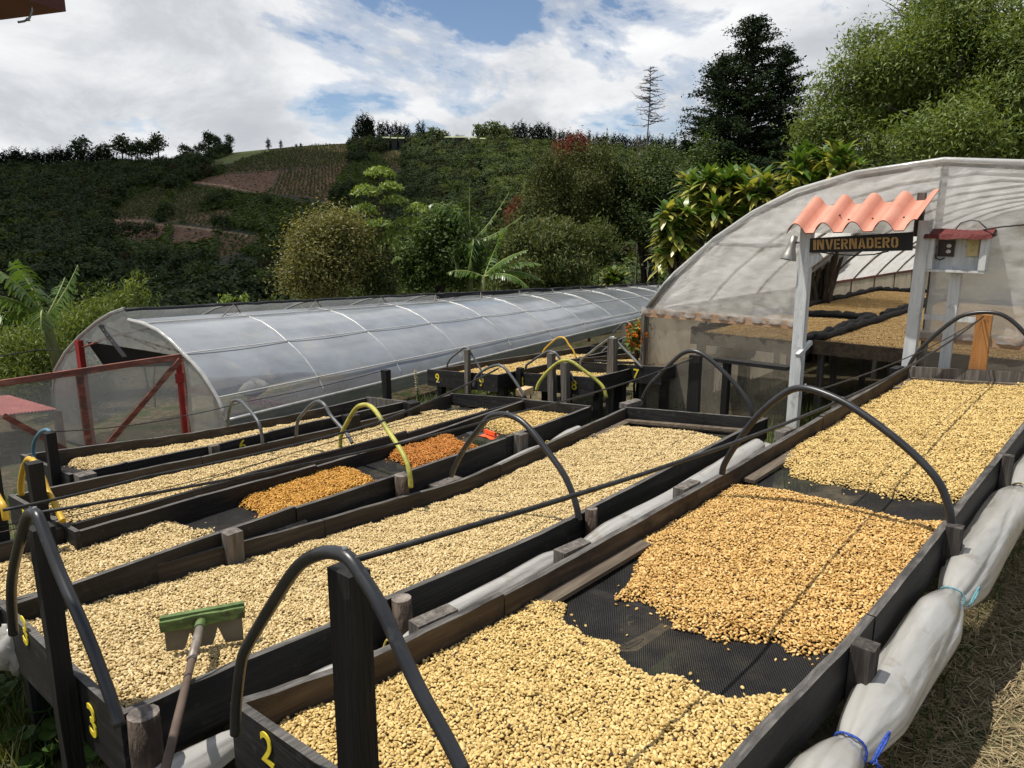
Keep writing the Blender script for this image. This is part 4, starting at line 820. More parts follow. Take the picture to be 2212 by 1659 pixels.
pt = atX(*V('e', (342, 592))[0], b6.x0 - .06); post('bed_post', b6.x0 - .06, float(pt[1]), float(pt[2]), .07, M['wood_z'], 'black post holding the blue pipe')
hoop('e', [(1575, 555), (1580, 470), (1600, 392), (1630, 370), (1670, 382), (1700, 412), (1760, 482), (1795, 545), (1810, 620), (1816, 675)], b6, None, .014, M['pipe_grey'], 'grey hoop over the figure 6 on the side board', on(*V('e', (1575, 560))[0]), on(*V('e', (1815, 640))[0]))
pt = atX(*V('f', (650, 255))[0], b6.x1 + .15); post('bed_post', b6.x1 + .15, float(pt[1]), float(pt[2]), .075, M['wood_z'], 'black post at the end of the bed painted 6', lean=(0, .03))
hoop('i', [(190, 565), (195, 520), (230, 470), (290, 422), (340, 383), (380, 386), (400, 412), (440, 480), (480, 550), (505, 600), (515, 730)], b9, (b9.x0 - .03, b9.x0 - .03), .013, M['pipe_grey'], 'thin dark hoop over the end board painted 9')
pt = atX(*V('i', (375, 395))[0], b9.x0 - .08); post('bed_post', b9.x0 - .08, float(pt[1]), float(pt[2]), .06, M['grey_wood'], 'grey leaning post in front of the end board painted 9', lean=(0, 0))
hoop('i', [(1070, 435), (1085, 395), (1140, 340), (1200, 292), (1240, 281), (1280, 300), (1310, 350), (1350, 402), (1380, 475)], b9, (8.3, 8.3), .013, M['yellow'], 'yellow hoop over the coffee of bed 9')
hoop('i', [(1690, 285), (1740, 220), (1800, 162), (1840, 146), (1870, 156), (1900, 200), (1950, 270), (1972, 315)], b9, (9.5, 9.5), .012, M['pipe_grey'], 'dark hoop by the orange flowers')
pt = atX(*V('i', (1832, 145))[0], 9.6); post('bed_post', 9.6, float(pt[1]), float(pt[2]), .06, M['grey_wood'], 'thin grey post by the orange flowers')
hoop('i', [(912, 575), (920, 540), (960, 510), (1030, 462), (1110, 417), (1150, 415), (1190, 430), (1220, 470), (1250, 522), (1330, 622), (1358, 705)], b8, (b8.x0 - .03, b8.x0 - .03), .015, M['pipe_grey'], 'dark hoop over the end board painted 8')
for v_, lean, lb in (((1147, 428), (0, .05), 'split grey post beside the left figure 8'), ((1275, 512), (0, .04), 'leaning grey post beside the right figure 8')):
    pt = atX(*V('i', v_)[0], b8.x0 - .12); post('bed_post', b8.x0 - .12, float(pt[1]) - lean[1], float(pt[2]), .08, M['grey_wood'], lb, lean=lean)
hoop('i', [(1422, 560), (1425, 492), (1500, 432), (1600, 352), (1690, 292), (1712, 284), (1732, 292), (1800, 370), (1880, 450), (1988, 565)], b7, (b7.x0 - .03, b7.x0 - .03), .017, M['pipe_metal'], 'straight sided grey pipe hoop over the end board painted 7')
pt = atX(*V('i', (1716, 290))[0], b7.x0 - .14); post('bed_post', b7.x0 - .14, float(pt[1]), float(pt[2]), .095, M['grey_wood'], 'tall split grey post in front of the end board painted 7')
hoop('i', [(1612, 425), (1640, 392), (1700, 352), (1800, 292), (1880, 272), (1920, 280), (1960, 330), (1997, 385)], b8, (9.3, 9.3), .012, M['pipe_metal'], 'thin grey hoop behind bed 7')
post('bed_post', float(b9.x0) + .3, float(b9.y(b9.x0 + .3, 1)) - .12, float(b9.z(b9.x0, 1)) + .06, .07, M['wood_z'], 'short black stake along the side of bed 9')
pt = atX(*V('h', (1490, 1100))[0], b2.x1 + .1); post('bed_post', b2.x1 + .1, float(pt[1]), float(pt[2]), .13, M['orange_wood'], 'orange brown board post at the greenhouse end of bed 2', d=.06)
q0 = t2 + np.array([0, -.03, .0]); q1 = atX(*V('h', (1480, 1112))[0], b2.x1 + .06)
wire([q0, q1], .0075, 'thick black line from the post of bed 2 to the orange brown post', sag=.16)
wire([q0 + (3, -.3, -.3) if 0 else t2m - (0, 0, .03), q1 + (0, .02, -.02)], .004, 'thin second wire from the middle hoop of bed 2 to the orange brown post', sag=.06)
wire([t3, t3m - (0, 0, .0), t3f - (0, 0, .06)], .0055, 'black wire along bed 3 over its hoops', sag=.05)
wire([atX(*V('e', (360, 588))[0], b6.x0 - .06), atX(*V('e', (1290, 475))[0], 3.3), atX(*V('e', (1670, 385))[0], 3.6), atX(*V('f', (620, 258))[0], b6.x1 + .12)], .005, 'black wire over the bed painted 6 to its far post', sag=.05)
y0 = atX(*V('e', (20, 1130))[0], .55)
wire([y0, vplane(*V('e', (1000, 900))[0], y0, y0 + (5, .1, 0)), vplane(*V('f', (600, 612))[0], y0, y0 + (5, .1, 0)), vplane(*V('i', (660, 570))[0], y0, y0 + (5, .1, 0))], .005, 'black wire over the amber and cream beds', sag=.05)
0 and wire([vplane(*V('a', (260, 240))[0], y0 - (0, .5, 0), y0 + (5, -.4, 0)), vplane(*V('f', (700, 780))[0], y0 - (0, .5, 0), y0 + (5, -.4, 0)), vplane(*V('f', (1400, 560))[0], y0 - (0, .5, 0), y0 + (5, -.4, 0)), vplane(*V('i', (2200, 560))[0], y0 - (0, .5, 0), y0 + (5, -.4, 0))], .006, 'black wire sagging over the amber bed to the clear greenhouse', sag=.05)
print('beans', TOTAL[0])

# ------------------------------------------------------------------ clear film greenhouse with the sign over its door
XF, YC = 8.1, 1.7
LP_ = [(4.9, 1.0), (4.7, 1.26), (4.49, 1.49), (4.0, 1.91), (3.57, 2.2), (3.1, 2.41), (2.5, 2.57), (1.72, 2.66)]
ARCH = LP_ + [(2 * YC - .04 - y, z) for y, z in LP_[-2::-1]]
def arch_y(z): return float(np.interp(z, [p[1] for p in LP_], [p[0] for p in LP_]))
def arch_z(y): q = sorted(ARCH); return float(np.interp(y, [p[0] for p in q], [p[1] for p in q]))
ght = thing('film_greenhouse', (12, 1.7, float(gz(12, 1.7))), 'tall clear plastic film greenhouse behind the tiled doorway', 'greenhouse')
mb = MB(); P = []
for X in np.linspace(XF, 21, 40):
    sag = .035 * abs(math.sin(math.pi * (X - XF) / 1.6)); P.append([(X, y, z - sag * (1 if 1.2 < z else .3)) for y, z in ARCH])
mb.grid(P); mb.build('roof_film', M['film_tall'], ght)
for i, X in enumerate(np.arange(XF + .02, 21, 1.6)):
    mb = MB(); zg = float(gz(X, 4.85)); pts = [(X, 4.87, zg)] + [(X, YC + (y - YC) * .992, z - .035) for y, z in ARCH] + [(X, -1.5, float(gz(X, -1.5)))]; mb.tube(pts, .02, 8); mb.build('rib', M['rust_pipe'], ght)
def wall(y0, y1, zlo, zhi, m, name, X=XF, ny=14, nz=12, amp=.02, fold=True):
    mb = MB(); P = []
    for y in np.linspace(y0, y1, ny):
        zt = zhi(y) if callable(zhi) else zhi; zl = zlo(y) if callable(zlo) else zlo
        fl = lambda yy, zz: sum(.016 * abs(math.sin(math.atan2(zz - za, yy - yb_) * kk)) * math.exp(-math.hypot(zz - za, yy - yb_) / .8) for yb_, za, kk in ((4.9, 1.0, 11), (2.97, 1.0, 9), (2.97, 1.95, 8), (1.72, 1.95, 9), (1.72, .98, 10), (1.72, 2.66, 12), (.5, .98, 9), (4.0, 1.92, 10), (-.5, 1.9, 9))) if fold and zz > .95 else 0
        P.append([(X - fl(y, z0) + amp * math.sin(y * 9 + z0 * 5) * math.sin(z0 * 3.1) + .3 * amp * math.sin(y * 31 + z0 * 13) + random.uniform(-.3, .3) * amp, y, z0) for z0 in np.linspace(zl, max(zt, zl + .01), nz)])
    mb.grid(P); return mb.build(name, m, ght)
wall(2.97, 4.9, .97, arch_z, M['film_tall'], 'end_film', ny=64, nz=54, amp=.009); wall(1.72, -1.5, .97, arch_z, M['film_tall'], 'end_film', ny=90, nz=54, amp=.009)
wall(2.97, 1.72, 1.98, arch_z, M['film_tall'], 'end_film', ny=40, nz=24, amp=.008)
g_lo = lambda y: float(gz(XF, y)) - .05
wall(2.97, 4.9, g_lo, .97, M['film_wall'], 'lower_end_film', amp=.008); wall(1.72, -1.5, g_lo, .97, M['film_wall'], 'lower_end_film', ny=20, amp=.008)
for ya_, yb_ in ((4.93, 2.93), (1.75, -1.5)):
    mb = MB(); mb.beam((XF - .02, ya_, .985), (XF - .02, yb_, .985), .035, .095, nseg=8, wob=.006); mb.build('hem_board', M['hem_wood'], ght)
    mb = MB(); P = []
    for t in np.linspace(0, 1, 70):
        y = ya_ + (yb_ - ya_) * t; P.append([(XF - .045 - .012 * math.sin(t * 60) + random.uniform(-.006, .006), y, .985 + dz + random.uniform(-.008, .008)) for dz in (.07, .04, .012 + .012 * random.random(), -.004 - .02 * random.random() ** 3)])
    mb.grid(P); mb.build('film_hem', M['film_tall'], ght)
mb = MB(); mb.tube([(XF - .01, y, z + .005 + random.uniform(-.006, .006)) for y, z in ARCH], [.026 + random.uniform(-.006, .006) for _ in ARCH], 8); mb.build('film_edge', M['film_tall'], ght)
mb = MB(); mb.tube([(XF + .04, y, z - .03) for y, z in ARCH], .022, 8); mb.build('end_rib', M['gh_pipe'], ght)
mb = MB(); mb.beam((XF - .03, 4.9, float(gz(XF, 4.9))), (XF - .03, 4.9, .96), .05, .05, up=(0, 1, 0), nseg=4, wob=.003); mb.build('corner_strip', M['grey_wood'], ght)
mb = MB(); mb.tube([(XF + .05, 4.15, 1.84), (XF + .05, -.9, 1.86)], .018, 8); mb.tube([(XF + .05, 3.55, 1.84), (XF + .05, 3.25, 1.84)], .026, 8); mb.build('cross_pipe', M['gh_pipe'], ght)
mb = MB(); mb.beam((XF + .07, 1.72, 2.63), (XF + .07, 1.72, .0), .09, .05, up=(0, 1, 0)); mb.build('king_post', M['grey_wood'], ght)
mb = MB(); mb.beam((XF + .06, .5, 2.5), (XF + .06, .5, .98), .06, .05, up=(0, 1, 0)); mb.build('stud', M['grey_wood'], ght)
mb = MB(); mb.tube([(XF, 4.5, 1.5), (XF - .03, 4.62, 1.36), (XF - .03, 4.86, 1.05)], .024, 8); mb.build('corner_pipe', M['gh_pipe'], ght)
for Yw, s in ((4.88, 1), (-1.48, -1)):
    mb = MB(); P = []
    for X in np.linspace(XF, 21, 30): zg = float(gz(X, Yw)) - .05; P.append([(X, Yw + .012 * math.sin(X * 7 + z * 4), z) for z in np.linspace(zg, .98, 6)])
    mb.grid(P); mb.build('side_film', M['film_inner'], ght)
    mb = MB(); mb.beam((XF, Yw, .99), (21, Yw, .99), .05, .05, nseg=12, wob=.004); mb.build('side_rail', M['rail_red'], ght)
mb = MB(); P = []
for y, z in ARCH: P.append([(21, y, zz) for zz in np.linspace(float(gz(21, y)), z, 4)])
mb.grid(P); mb.build('back_film', M['film_inner'], ght)
# beds inside
def inner_bed(x0, x1, y0, y1, z, label, hl, sp):
    b = Bed.__new__(Bed); b.fn = lambda X: 0; b.line = [(x0, y0, 0), (x0, y1, 0)]; b.prof = [([x0, x1], [z, z + .03])] * 2; b.x0, b.x1 = x0, x1
    r = thing('covered_bed', ((x0 + x1) / 2, (y0 + y1) / 2, float(gz(x0, y0))), label, 'drying bed', 'cloth lined beds inside the film greenhouse')
    end_board(b, r, x0, .16, .03, mats=[M['inner'], M['inner']]); side_boards(b, r, 0, [x0, x1], .16, .03, [[M['inner_dark']] * 2], 8); side_boards(b, r, 1, [x0, x1], .16, .03, [[M['inner_dark']] * 2], 8)
    g = random.Random(int(x0 * 50 + y0 * 9))
    for (pa, pb) in (((x0, y0), (x1, y0)), ((x0, y1), (x1, y1)), ((x1, y0), (x1, y1))):
        n = 26; mb = MB(); pts = []; rs = []
        for t in np.linspace(0, 1, n): pts.append((pa[0] + (pb[0] - pa[0]) * t, pa[1] + (pb[1] - pa[1]) * t + g.uniform(-.02, .02), z + .02 + .03 * t + g.uniform(-.012, .02))); rs.append(.045 + g.uniform(-.014, .02))
        mb.tube(pts, rs, 9); mb.build('cloth_edge', M['black_cloth'], r)
    mb = MB(); mb.grid([[b.at(X, w) - np.array([0, 0, .1]) for w in np.linspace(0, 1, 5)] for X in np.linspace(x0, x1, 8)]); mb.build('cloth_lining', M['black_cloth'], r)
    for X in (x0 + .1, (x0 + x1) / 2, x1 - .1):
        for Y in (y0 - .05, y1 + .05): leg(r, X, Y, z - .1, .07, M['grey_wood'])
    heap(b, GOLDI, [(x0 + .12, y0 + .3), (x1 - .25, y0 + .3), (x1 - .2, y1 - .3), (x0 + .05, y1 - .3)], sp, 1.35, hl, .09, .1); return b
GOLDI = ('inside_coffee', [(0, (.05, .03, .02)), (.004, (.2, .1, .04)), (.01, (.36, .22, .08)), (.3, (.46, .3, .12)), (.7, (.55, .38, .17)), (1, (.62, .45, .22))])
zi = float(atX(*V('h', (372, 1268))[0], 9.0)[2]); yi = float(atX(*V('h', (372, 1268))[0], 9.0)[1])
inner_bed(9.0, 15.5, yi - .02, .9, zi, 'cloth lined bed with a brown front board seen through the doorway', 'honey coloured coffee behind the brown front board in the greenhouse', .0118)
inner_bed(8.75, 11.6, 4.55, yi + .06, zi, 'cloth lined bed behind the film left of the doorway', 'honey coloured coffee heaped behind the dirty film panel', .0118)
inner_bed(12.0, 17.0, 4.55, yi + .06, zi + .03, 'farther cloth lined bed along the greenhouse side wall', 'honey coloured coffee in the farther cloth lined bed', .014)
# bench in front of the lower film
bz = atX(*V('g', (1150, 800))[0], 8.0); o = thing('shelf_bench', (7.98, 3.4, float(gz(7.98, 3.4))), 'dark plank shelf on a black leg by the dirty film wall', 'shelf')
a = atX(*V('g', (850, 785))[0], 7.98); b = atX(*V('g', (1465, 822))[0], 7.98); mb = MB(); mb.beam((7.97, a[1], bz[2]), (7.97, b[1], bz[2]), .16, .04); mb.build('plank', M['wood_y'], o)
c = atX(*V('g', (950, 830))[0], 7.98); mb = MB(); mb.beam((7.96, c[1], float(gz(7.96, c[1]))), (7.96, c[1], bz[2] - .02), .09, .07, up=(0, 1, 0)); mb.build('leg', M['wood_z'], o)

# ------------------------------------------------------------------ doorway, tiled canopy, sign, lamp, socket post
por = thing('doorway_frame', (7.9, 2.3, float(gz(7.9, 2.3))), 'white painted door posts under a coral tile canopy', 'doorway')
pl0 = atX(*V('h', (262, 1500))[0], 7.85); pl1 = atX(*V('h', (318, 640))[0], 7.85)
for (xa, yt, yb, zt, w) in ((7.85, float(atX(*V('h', (322, 650))[0], 7.85)[1]), float(atX(*V('h', (262, 1450))[0], 7.85)[1]), 2.03, .115), (7.93, float(atX(*V('h', (1082, 700))[0], 7.93)[1]), float(atX(*V('h', (990, 1380))[0], 7.93)[1]), 2.1, .105)):
    mb = MB(); zb = float(gz(xa, yb)) - .05; zm = .9
    ym = yb + (yt - yb) * .4
    mb.beam((xa, yb, zb), (xa, yt, zt), w, .1, up=(1, 0, 0), nseg=6, wob=.002); mb.build('post', M['white_paint'], por)
mb = MB(); y_ = float(atX(*V('h', (365, 740))[0], 7.8)[1]); z_ = float(atX(*V('h', (365, 740))[0], 7.8)[2]); mb.beam((7.795, y_ + .06, z_ - .05), (7.795, y_ - .07, z_ + .06), .02, .11, up=(0, .6, .8)); mb.build('gusset', M['white_paint'], por)
a = atX(*V('h', (262, 1370))[0], 7.72); b = atX(*V('h', (350, 1280))[0], 8.0); mb = MB(); mb.beam(a, b, .04, .045); mb.build('latch_bar', M['white_paint'], por)
mb = MB(); mb.beam((8.02, 1.72, float(atX(*V('h', (1130, 1115))[0], 8.02)[2])), (8.02, 1.2, float(atX(*V('h', (1130, 1115))[0], 8.02)[2])), .03, .05); mb.build('cross_rail', M['white_paint'], por)
mb = MB(); mb.beam((8.03, 1.86, 1.95), (8.03, 1.86, 2.36), .07, .06, up=(1, 0, 0)); mb.build('canopy_bracket', M['grey_wood'], por)
e0 = atX(*V('h', (190, 568))[0], 7.62); e1 = atX(*V('h', (1045, 545))[0], 7.62); k0 = atX(*V('h', (330, 392))[0], 8.0); k1 = atX(*V('h', (1190, 345))[0], 8.0)
mb = MB(); nW, nS = 4, 10; top, bot = [], []
for i in range(8):
    t = i / 7; rt, rb = [], []
    for j in range(nW * nS + 5):
        s = j / (nW * nS + 4); ph = (s * (nW * nS + 4) / nS) % 1.0; hgt = .105 * math.sin(math.pi * min(1, ph / .68)) ** .8 if ph < .68 else 0.0
        A_ = e0 + (e1 - e0) * s; B_ = k0 + (k1 - k0) * s; q = A_ + (B_ - A_) * t; n = np.array([-.35, 0, .94])
        rt.append(q + n * hgt); rb.append(q + n * (hgt - .009))
    top.append(rt); bot.append(rb)
mb.grid(top); mb.grid([r[::-1] for r in bot]); mb.grid([top[0], bot[0]], 1, False); mb.grid([bot[-1], top[-1]], 1, False)
mb.grid([[r[0] for r in top], [r[0] for r in bot]], 1, False); mb.grid([[r[-1] for r in bot], [r[-1] for r in top]], 1, False)
M['coral_edge'] = mat('dirty tile edge', [(.3, (.07, .03, .025)), (.7, (.16, .06, .045))], .8, (20, 20, 20))
tile = mb.build('tile_canopy', [M['coral'], M['coral_edge']], por)
for s, t in ((.38, .45), (.62, .5), (.45, .5), (.86, .5)):
    q = top[int(t * 7)][int(s * (nW * nS + 4))]; mb = MB(); mb.tube([q - (0, 0, .005), q + np.array([-.003, 0, .008])], .009, 8); mb.build('roof_screw', M['hole'], tile)
# sign
S = [atX(*V('h', p)[0], 7.76) for p in ((340, 695), (1012, 680), (1018, 558), (345, 600))]
sg = thing('hanging_sign', S[0], 'black board sign lettered INVERNADERO in tan stencil under the canopy', 'sign')
mb = MB(); mb.hexa([tuple(S[0]), tuple(S[1]), tuple(S[1] + (.03, 0, 0)), tuple(S[0] + (.03, 0, 0)), tuple(S[3]), tuple(S[2]), tuple(S[2] + (.03, 0, 0)), tuple(S[3] + (.03, 0, 0))]); mb.build('board', M['sign_black'], sg)
Lc = [atX(*V('h', p)[0], 7.756) for p in ((366, 676), (922, 660), (922, 590), (366, 610))]
wid = abs(Lc[0][1] - Lc[1][1]); hei = abs(Lc[3][2] - Lc[0][2])
LET = {'I': [[(0, 0), (.3, 0), (.3, 1), (0, 1)]], 'N': [[(0, 0), (.22, 0), (.22, 1), (0, 1)], [(.26, 1), (.26, .62), (.5, 0), (.72, 0), (.4, 1)], [(.58, .42), (.58, 1), (.8, 1), (.8, 0), (.76, 0)]],
       'V': [[(0, 1), (.24, 1), (.42, .28), (.42, 0), (.3, 0)], [(.48, 0), (.48, .28), (.62, 1), (.86, 1), (.6, 0)]], 'E': [[(0, 0), (.22, 0), (.22, 1), (0, 1)], [(.27, 1), (.64, 1), (.64, .82), (.27, .82)], [(.27, .59), (.56, .59), (.56, .42), (.27, .42)], [(.27, .18), (.64, .18), (.64, 0), (.27, 0)]],
       'R': [[(0, 0), (.22, 0), (.22, 1), (0, 1)], [(.27, 1), (.55, 1), (.7, .86), (.7, .6), (.56, .46), (.27, .46), (.27, .62), (.45, .62), (.49, .68), (.49, .78), (.45, .83), (.27, .83)], [(.3, .41), (.5, .41), (.74, 0), (.5, 0)]],
       'A': [[(0, 0), (.22, 0), (.36, .62), (.36, 1), (.28, 1)], [(.42, 1), (.42, .62), (.56, 0), (.78, 0), (.5, 1)], [(.3, .16), (.48, .16), (.45, .32), (.33, .32)]],
       'D': [[(0, 0), (.22, 0), (.22, 1), (0, 1)], [(.27, 1), (.5, 1), (.7, .82), (.7, .18), (.5, 0), (.27, 0), (.27, .18), (.42, .18), (.48, .26), (.48, .74), (.42, .82), (.27, .82)]],
       'O': [[(.32, 1), (.18, 1), (0, .82), (0, .18), (.18, 0), (.32, 0), (.32, .18), (.26, .18), (.22, .25), (.22, .75), (.26, .82), (.32, .82)], [(.38, 1), (.52, 1), (.7, .82), (.7, .18), (.52, 0), (.38, 0), (.38, .18), (.44, .18), (.48, .25), (.48, .75), (.44, .82), (.38, .82)]]}
ADV = {'I': .42, 'N': .94, 'V': .96, 'E': .78, 'R': .86, 'A': .9, 'D': .84, 'O': .8}
word = 'INVERNADERO'; tot = sum(ADV[c] for c in word) - .1; x = 0
for ch in word:
    mb = MB()
    for poly in LET[ch]:
        pts = []
        for (u, v) in poly:
            s = (x + u) / tot; bl = Lc[0] + (Lc[1] - Lc[0]) * s; tl = Lc[3] + (Lc[2] - Lc[3]) * s; pts.append(bl + (tl - bl) * v)
        n = len(pts); mb.add([p + (-.0, 0, 0) for p in pts] + [p + (.002, 0, 0) for p in pts], [tuple(range(n))] + [(i, i + n, (i + 1) % n + n, (i + 1) % n) for i in range(n)])
    mb.build('letter', M['sign_tan'], sg); x += ADV[ch]
mb = MB(); pts = [atX(*V('h', p)[0], 7.84) for p in ((400, 690), (520, 705), (640, 712), (760, 706), (860, 685))]; mb.tube(pts, .007, 6); tag(mb.build('power_cable', M['pipe']), 'black cable looped under the sign board', 'cable')
# lamp
lc = atX(*V('h', (222, 660))[0], 7.82); sc_ = 7.82 * 1.22 / F * 1.0
lp = thing('spot_lamp', lc, 'grey metal bell shaped spot lamp on the left door post', 'lamp'); mb = MB(); prof = [(.0, .12), (.038, .12), (.041, .03), (.047, -.015), (.072, -.075), (.082, -.115), (.083, -.13)]
ax_ = Vector((-.18, .13, -1)).normalized(); xx = ax_.cross(Vector((1, 0, 0))).normalized(); yy = ax_.cross(xx); P = []
for r_, h_ in prof: P.append([Vector(lc) - ax_ * h_ + (xx * math.cos(a) + yy * math.sin(a)) * r_ for a in np.linspace(0, 2 * math.pi, 20, endpoint=False)])
mb.grid(P, closed=True); mb.build('shade', M['lamp_metal'], lp)
mb = MB(); P = [[Vector(lc) + ax_ * .12 + (xx * math.cos(a) + yy * math.sin(a)) * r_ for a in np.linspace(0, 2 * math.pi, 16, endpoint=False)] for r_ in (.075, .02)]; mb.grid(P, closed=True); mb.build('reflector', M['lamp_metal'], lp)
mb = MB(); mb.tube([Vector(lc) + Vector((0, -.02, .05)), Vector(lc) + Vector((.02, -.13, .055))], .011, 8); mb.build('arm', M['pipe'], lp)
# socket post
XO = 7.98
def O(x, y, X=XO): return atX(*V('h', (x, y))[0], X)
sk = thing('socket_post', (XO, float(O(1250, 1400)[1]), float(gz(XO, 1.5))), 'white post with a power socket box under a maroon roof', 'socket post')
a = O(1213, 1450); b = O(1300, 820); mb = MB(); zg = float(gz(XO, a[1])) - .05; k = (zg - a[2]) / (b[2] - a[2]); mb.beam((XO + .04, a[1], zg), (XO + .04, b[1], b[2] + .02), .092, .06, up=(1, 0, 0), nseg=5, wob=.002); mb.build('post', M['white_paint'], sk)
c = [O(1112, 800), O(1500, 812), O(1525, 600), O(1130, 590)]
y0_, y1_ = (c[0][1] + c[3][1]) / 2, (c[1][1] + c[2][1]) / 2; z0_, z1_ = (c[0][2] + c[1][2]) / 2, (c[2][2] + c[3][2]) / 2
mb = MB(); mb.box((XO + .06, (y0_ + y1_) / 2, (z0_ + z1_) / 2), (.03, abs(y0_ - y1_), abs(z1_ - z0_))); mb.build('back_panel', M['white_paint'], sk)
for y in (y0_ - .03, y1_ + .03): mb = MB(); mb.box((XO - .01, y, (z0_ + z1_) / 2), (.13, .055, abs(z1_ - z0_) - .004)); mb.build('side_panel', M['white_paint'], sk)
mb = MB(); mb.box((XO - .005, (y0_ + y1_) / 2, z0_ - .012), (.13, abs(y0_ - y1_), .022)); mb.build('shelf', M['white_paint'], sk)
mb = MB(); P = []
for t in np.linspace(0, 1, 12):
    y = y0_ + .03 + (y1_ - y0_ - .06) * t; P.append([(XO - .13 + .02 * math.sin(t * 9), y, z1_ - .012 + .006 * math.sin(t * 14)), (XO - .1, y, z1_ + .03 + .006 * math.sin(t * 21)), (XO + .02, y, z1_ + .075 + .008 * math.sin(t * 7)), (XO + .11, y, z1_ + .06), (XO + .11, y, z1_ + .02), (XO - .08, y, z1_ + .005)])
mb.grid(P, closed=True, smooth=False); mb.build('roof', M['maroon'], sk)
for (xa, xb, ya, yb, m_, sx, sy) in ((1178, 1298, 718, 615, M['brown_plate'], 1253, 668), (1368, 1457, 716, 606, M['ivory'], 1410, 660)):
    p0, p1 = O(xa, ya, XO + .03), O(xb, yb, XO + .03); pl = thing('x', (0, 0, 0), 'x', 'x'); bpy.data.objects.remove(pl)
    mb = MB(); mb.box((XO + .032, (p0[1] + p1[1]) / 2, (p0[2] + p1[2]) / 2), (.022, abs(p0[1] - p1[1]), abs(p0[2] - p1[2]))); pl = mb.build('socket_plate', m_, sk)
    q = O(sx, sy, XO + .019)
    for dz in (.026, -.026):
        mb = MB(); P = [[Vector((XO + xo, q[1] + .02 * math.cos(a), q[2] + dz + .017 * math.sin(a))) for a in np.linspace(0, 2 * math.pi, 14, endpoint=False)] for xo in (.021, .017)]
        mb.grid(P, closed=True, smooth=False); mb.add(P[1], [tuple(range(14))]); mb.build('socket_face', M['white_plastic'] if m_ is M['brown_plate'] else M['ivory'], pl)
        for dy in (-.008, .008): mb = MB(); mb.box((XO + .0165, q[1] + dy, q[2] + dz + .004), (.002, .003, .011)); mb.build('slot', M['hole'], pl)
        mb = MB(); mb.box((XO + .0165, q[1], q[2] + dz - .009), (.002, .006, .006)); mb.build('slot', M['hole'], pl)
mb = MB(); mb.tube([O(1170, 650), O(1162, 690), O(1170, 730), O(1195, 742), O(1228, 728)], .007, 6); mb.build('lead', M['pipe'], sk)
mb = MB(); mb.tube([O(1300, 540, XO + .05), O(1330, 500, XO + .05), O(1390, 480, XO + .05), O(1450, 488, XO + .05), O(1500, 535, XO + .05)], .006, 6); mb.build('cable_loop', M['pipe_grey'], sk)
mb = MB(); mb.tube([O(1480, 545, XO + .02), O(1600, 525, XO - .3), O(1746, 512, XO - .7), O(2300, 470, XO - 1.6)], .007, 6); tag(mb.build('power_cable', M['wire']), 'thick dark cable running from the maroon socket roof past the film', 'cable')

# ------------------------------------------------------------------ low grey greenhouse
GA = R(9); gax = np.array([math.cos(GA), math.sin(GA), 0]); gcr = np.array([-gax[1], gax[0], 0]); G0 = np.array([5.0, 10.0, 0])
def hs(t): return 1 - .026 * t
def LG(t, c, z): return G0 + gax * t + gcr * c + np.array([0, 0, -.7 - .004 * t + (z + .7) * hs(t)])
RH = [(0, -.7), (.06, -.56), (.16, -.4), (.3, -.24), (.45, -.09), (.65, .06), (.87, .19), (1.15, .36), (1.48, .5), (1.85, .58), (2.25, .62)]
LH = [(2.33, .79), (2.75, .69), (3.2, .52), (3.8, .23), (4.35, -.1), (4.81, -.48), (4.98, -.95), (5.02, -1.6)]
TL = 25.0
gl = thing('tunnel_greenhouse', G0 + (8, 3, -1.5), 'long low grey film tunnel greenhouse with a black ridge vent', 'greenhouse')
ts = np.linspace(0, TL, 90)
def sagz(t): return .02 * abs(math.sin(math.pi * t / 1.95)) ** 1.0
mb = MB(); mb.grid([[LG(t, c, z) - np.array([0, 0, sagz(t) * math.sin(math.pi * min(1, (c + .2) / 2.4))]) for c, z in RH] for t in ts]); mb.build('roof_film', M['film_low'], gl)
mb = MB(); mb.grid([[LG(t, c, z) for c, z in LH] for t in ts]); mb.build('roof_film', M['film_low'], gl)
for t in np.arange(.0, TL, 1.95):
    mb = MB(); mb.tube([LG(t, c, z - .02) + (0, 0, .012) for c, z in RH], .0165, 8); mb.build('rib', M['gh_pipe'], gl)
    mb = MB(); mb.tube([LG(t, c, z - .02) for c, z in LH], .0165, 6); mb.build('rib', M['gh_pipe'], gl)
    if t: mb = MB(); mb.tube([LG(t + .1, 2.2, .62), LG(t + .1, 2.33, .78)], .012, 6); mb.tube([LG(t + .1, 2.33, .78), LG(t - .5, 1.9, .6)], .011, 6); mb.build('vent_strut', M['rust_pipe'], gl)
M['purlin'] = mat('pale purlin', [(.3, (.5, .49, .47)), (.7, (.66, .65, .62))], .5, (3, 3, 3))
for c, z in ((.16, -.4), (.87, .19), (1.85, .58)):
    mb = MB(); mb.tube([LG(t, c, z) - gcr * .012 + (0, 0, .012) for t in ts], .009, 6); mb.build('purlin', M['purlin'], gl)
mb = MB(); mb.tube([LG(t, 2.31, .775) + (0, 0, random.uniform(-.012, .012)) for t in ts], .03, 6); mb.build('ridge_strip', M['ridge_black'], gl)
mb = MB(); mb.grid([[LG(t, 2.27 - .02 * math.sin(t * 3), .76) , LG(t, 2.24 + .02 * math.sin(t * 5), .66 + (.06 * max(0, 1 - abs(t - 4) / 4)) + .02 * math.sin(t * 2.2))] for t in ts[28:]]); mb.build('vent_cloth', M['black_cloth'], gl)
mb = MB(); mb.tube([LG(0, c, z) + (0, 0, random.uniform(-.004, .008)) for c, z in RH], [.032 + random.uniform(-.006, .006) for _ in RH], 8); mb.build('film_edge', M['film_tall'], gl)
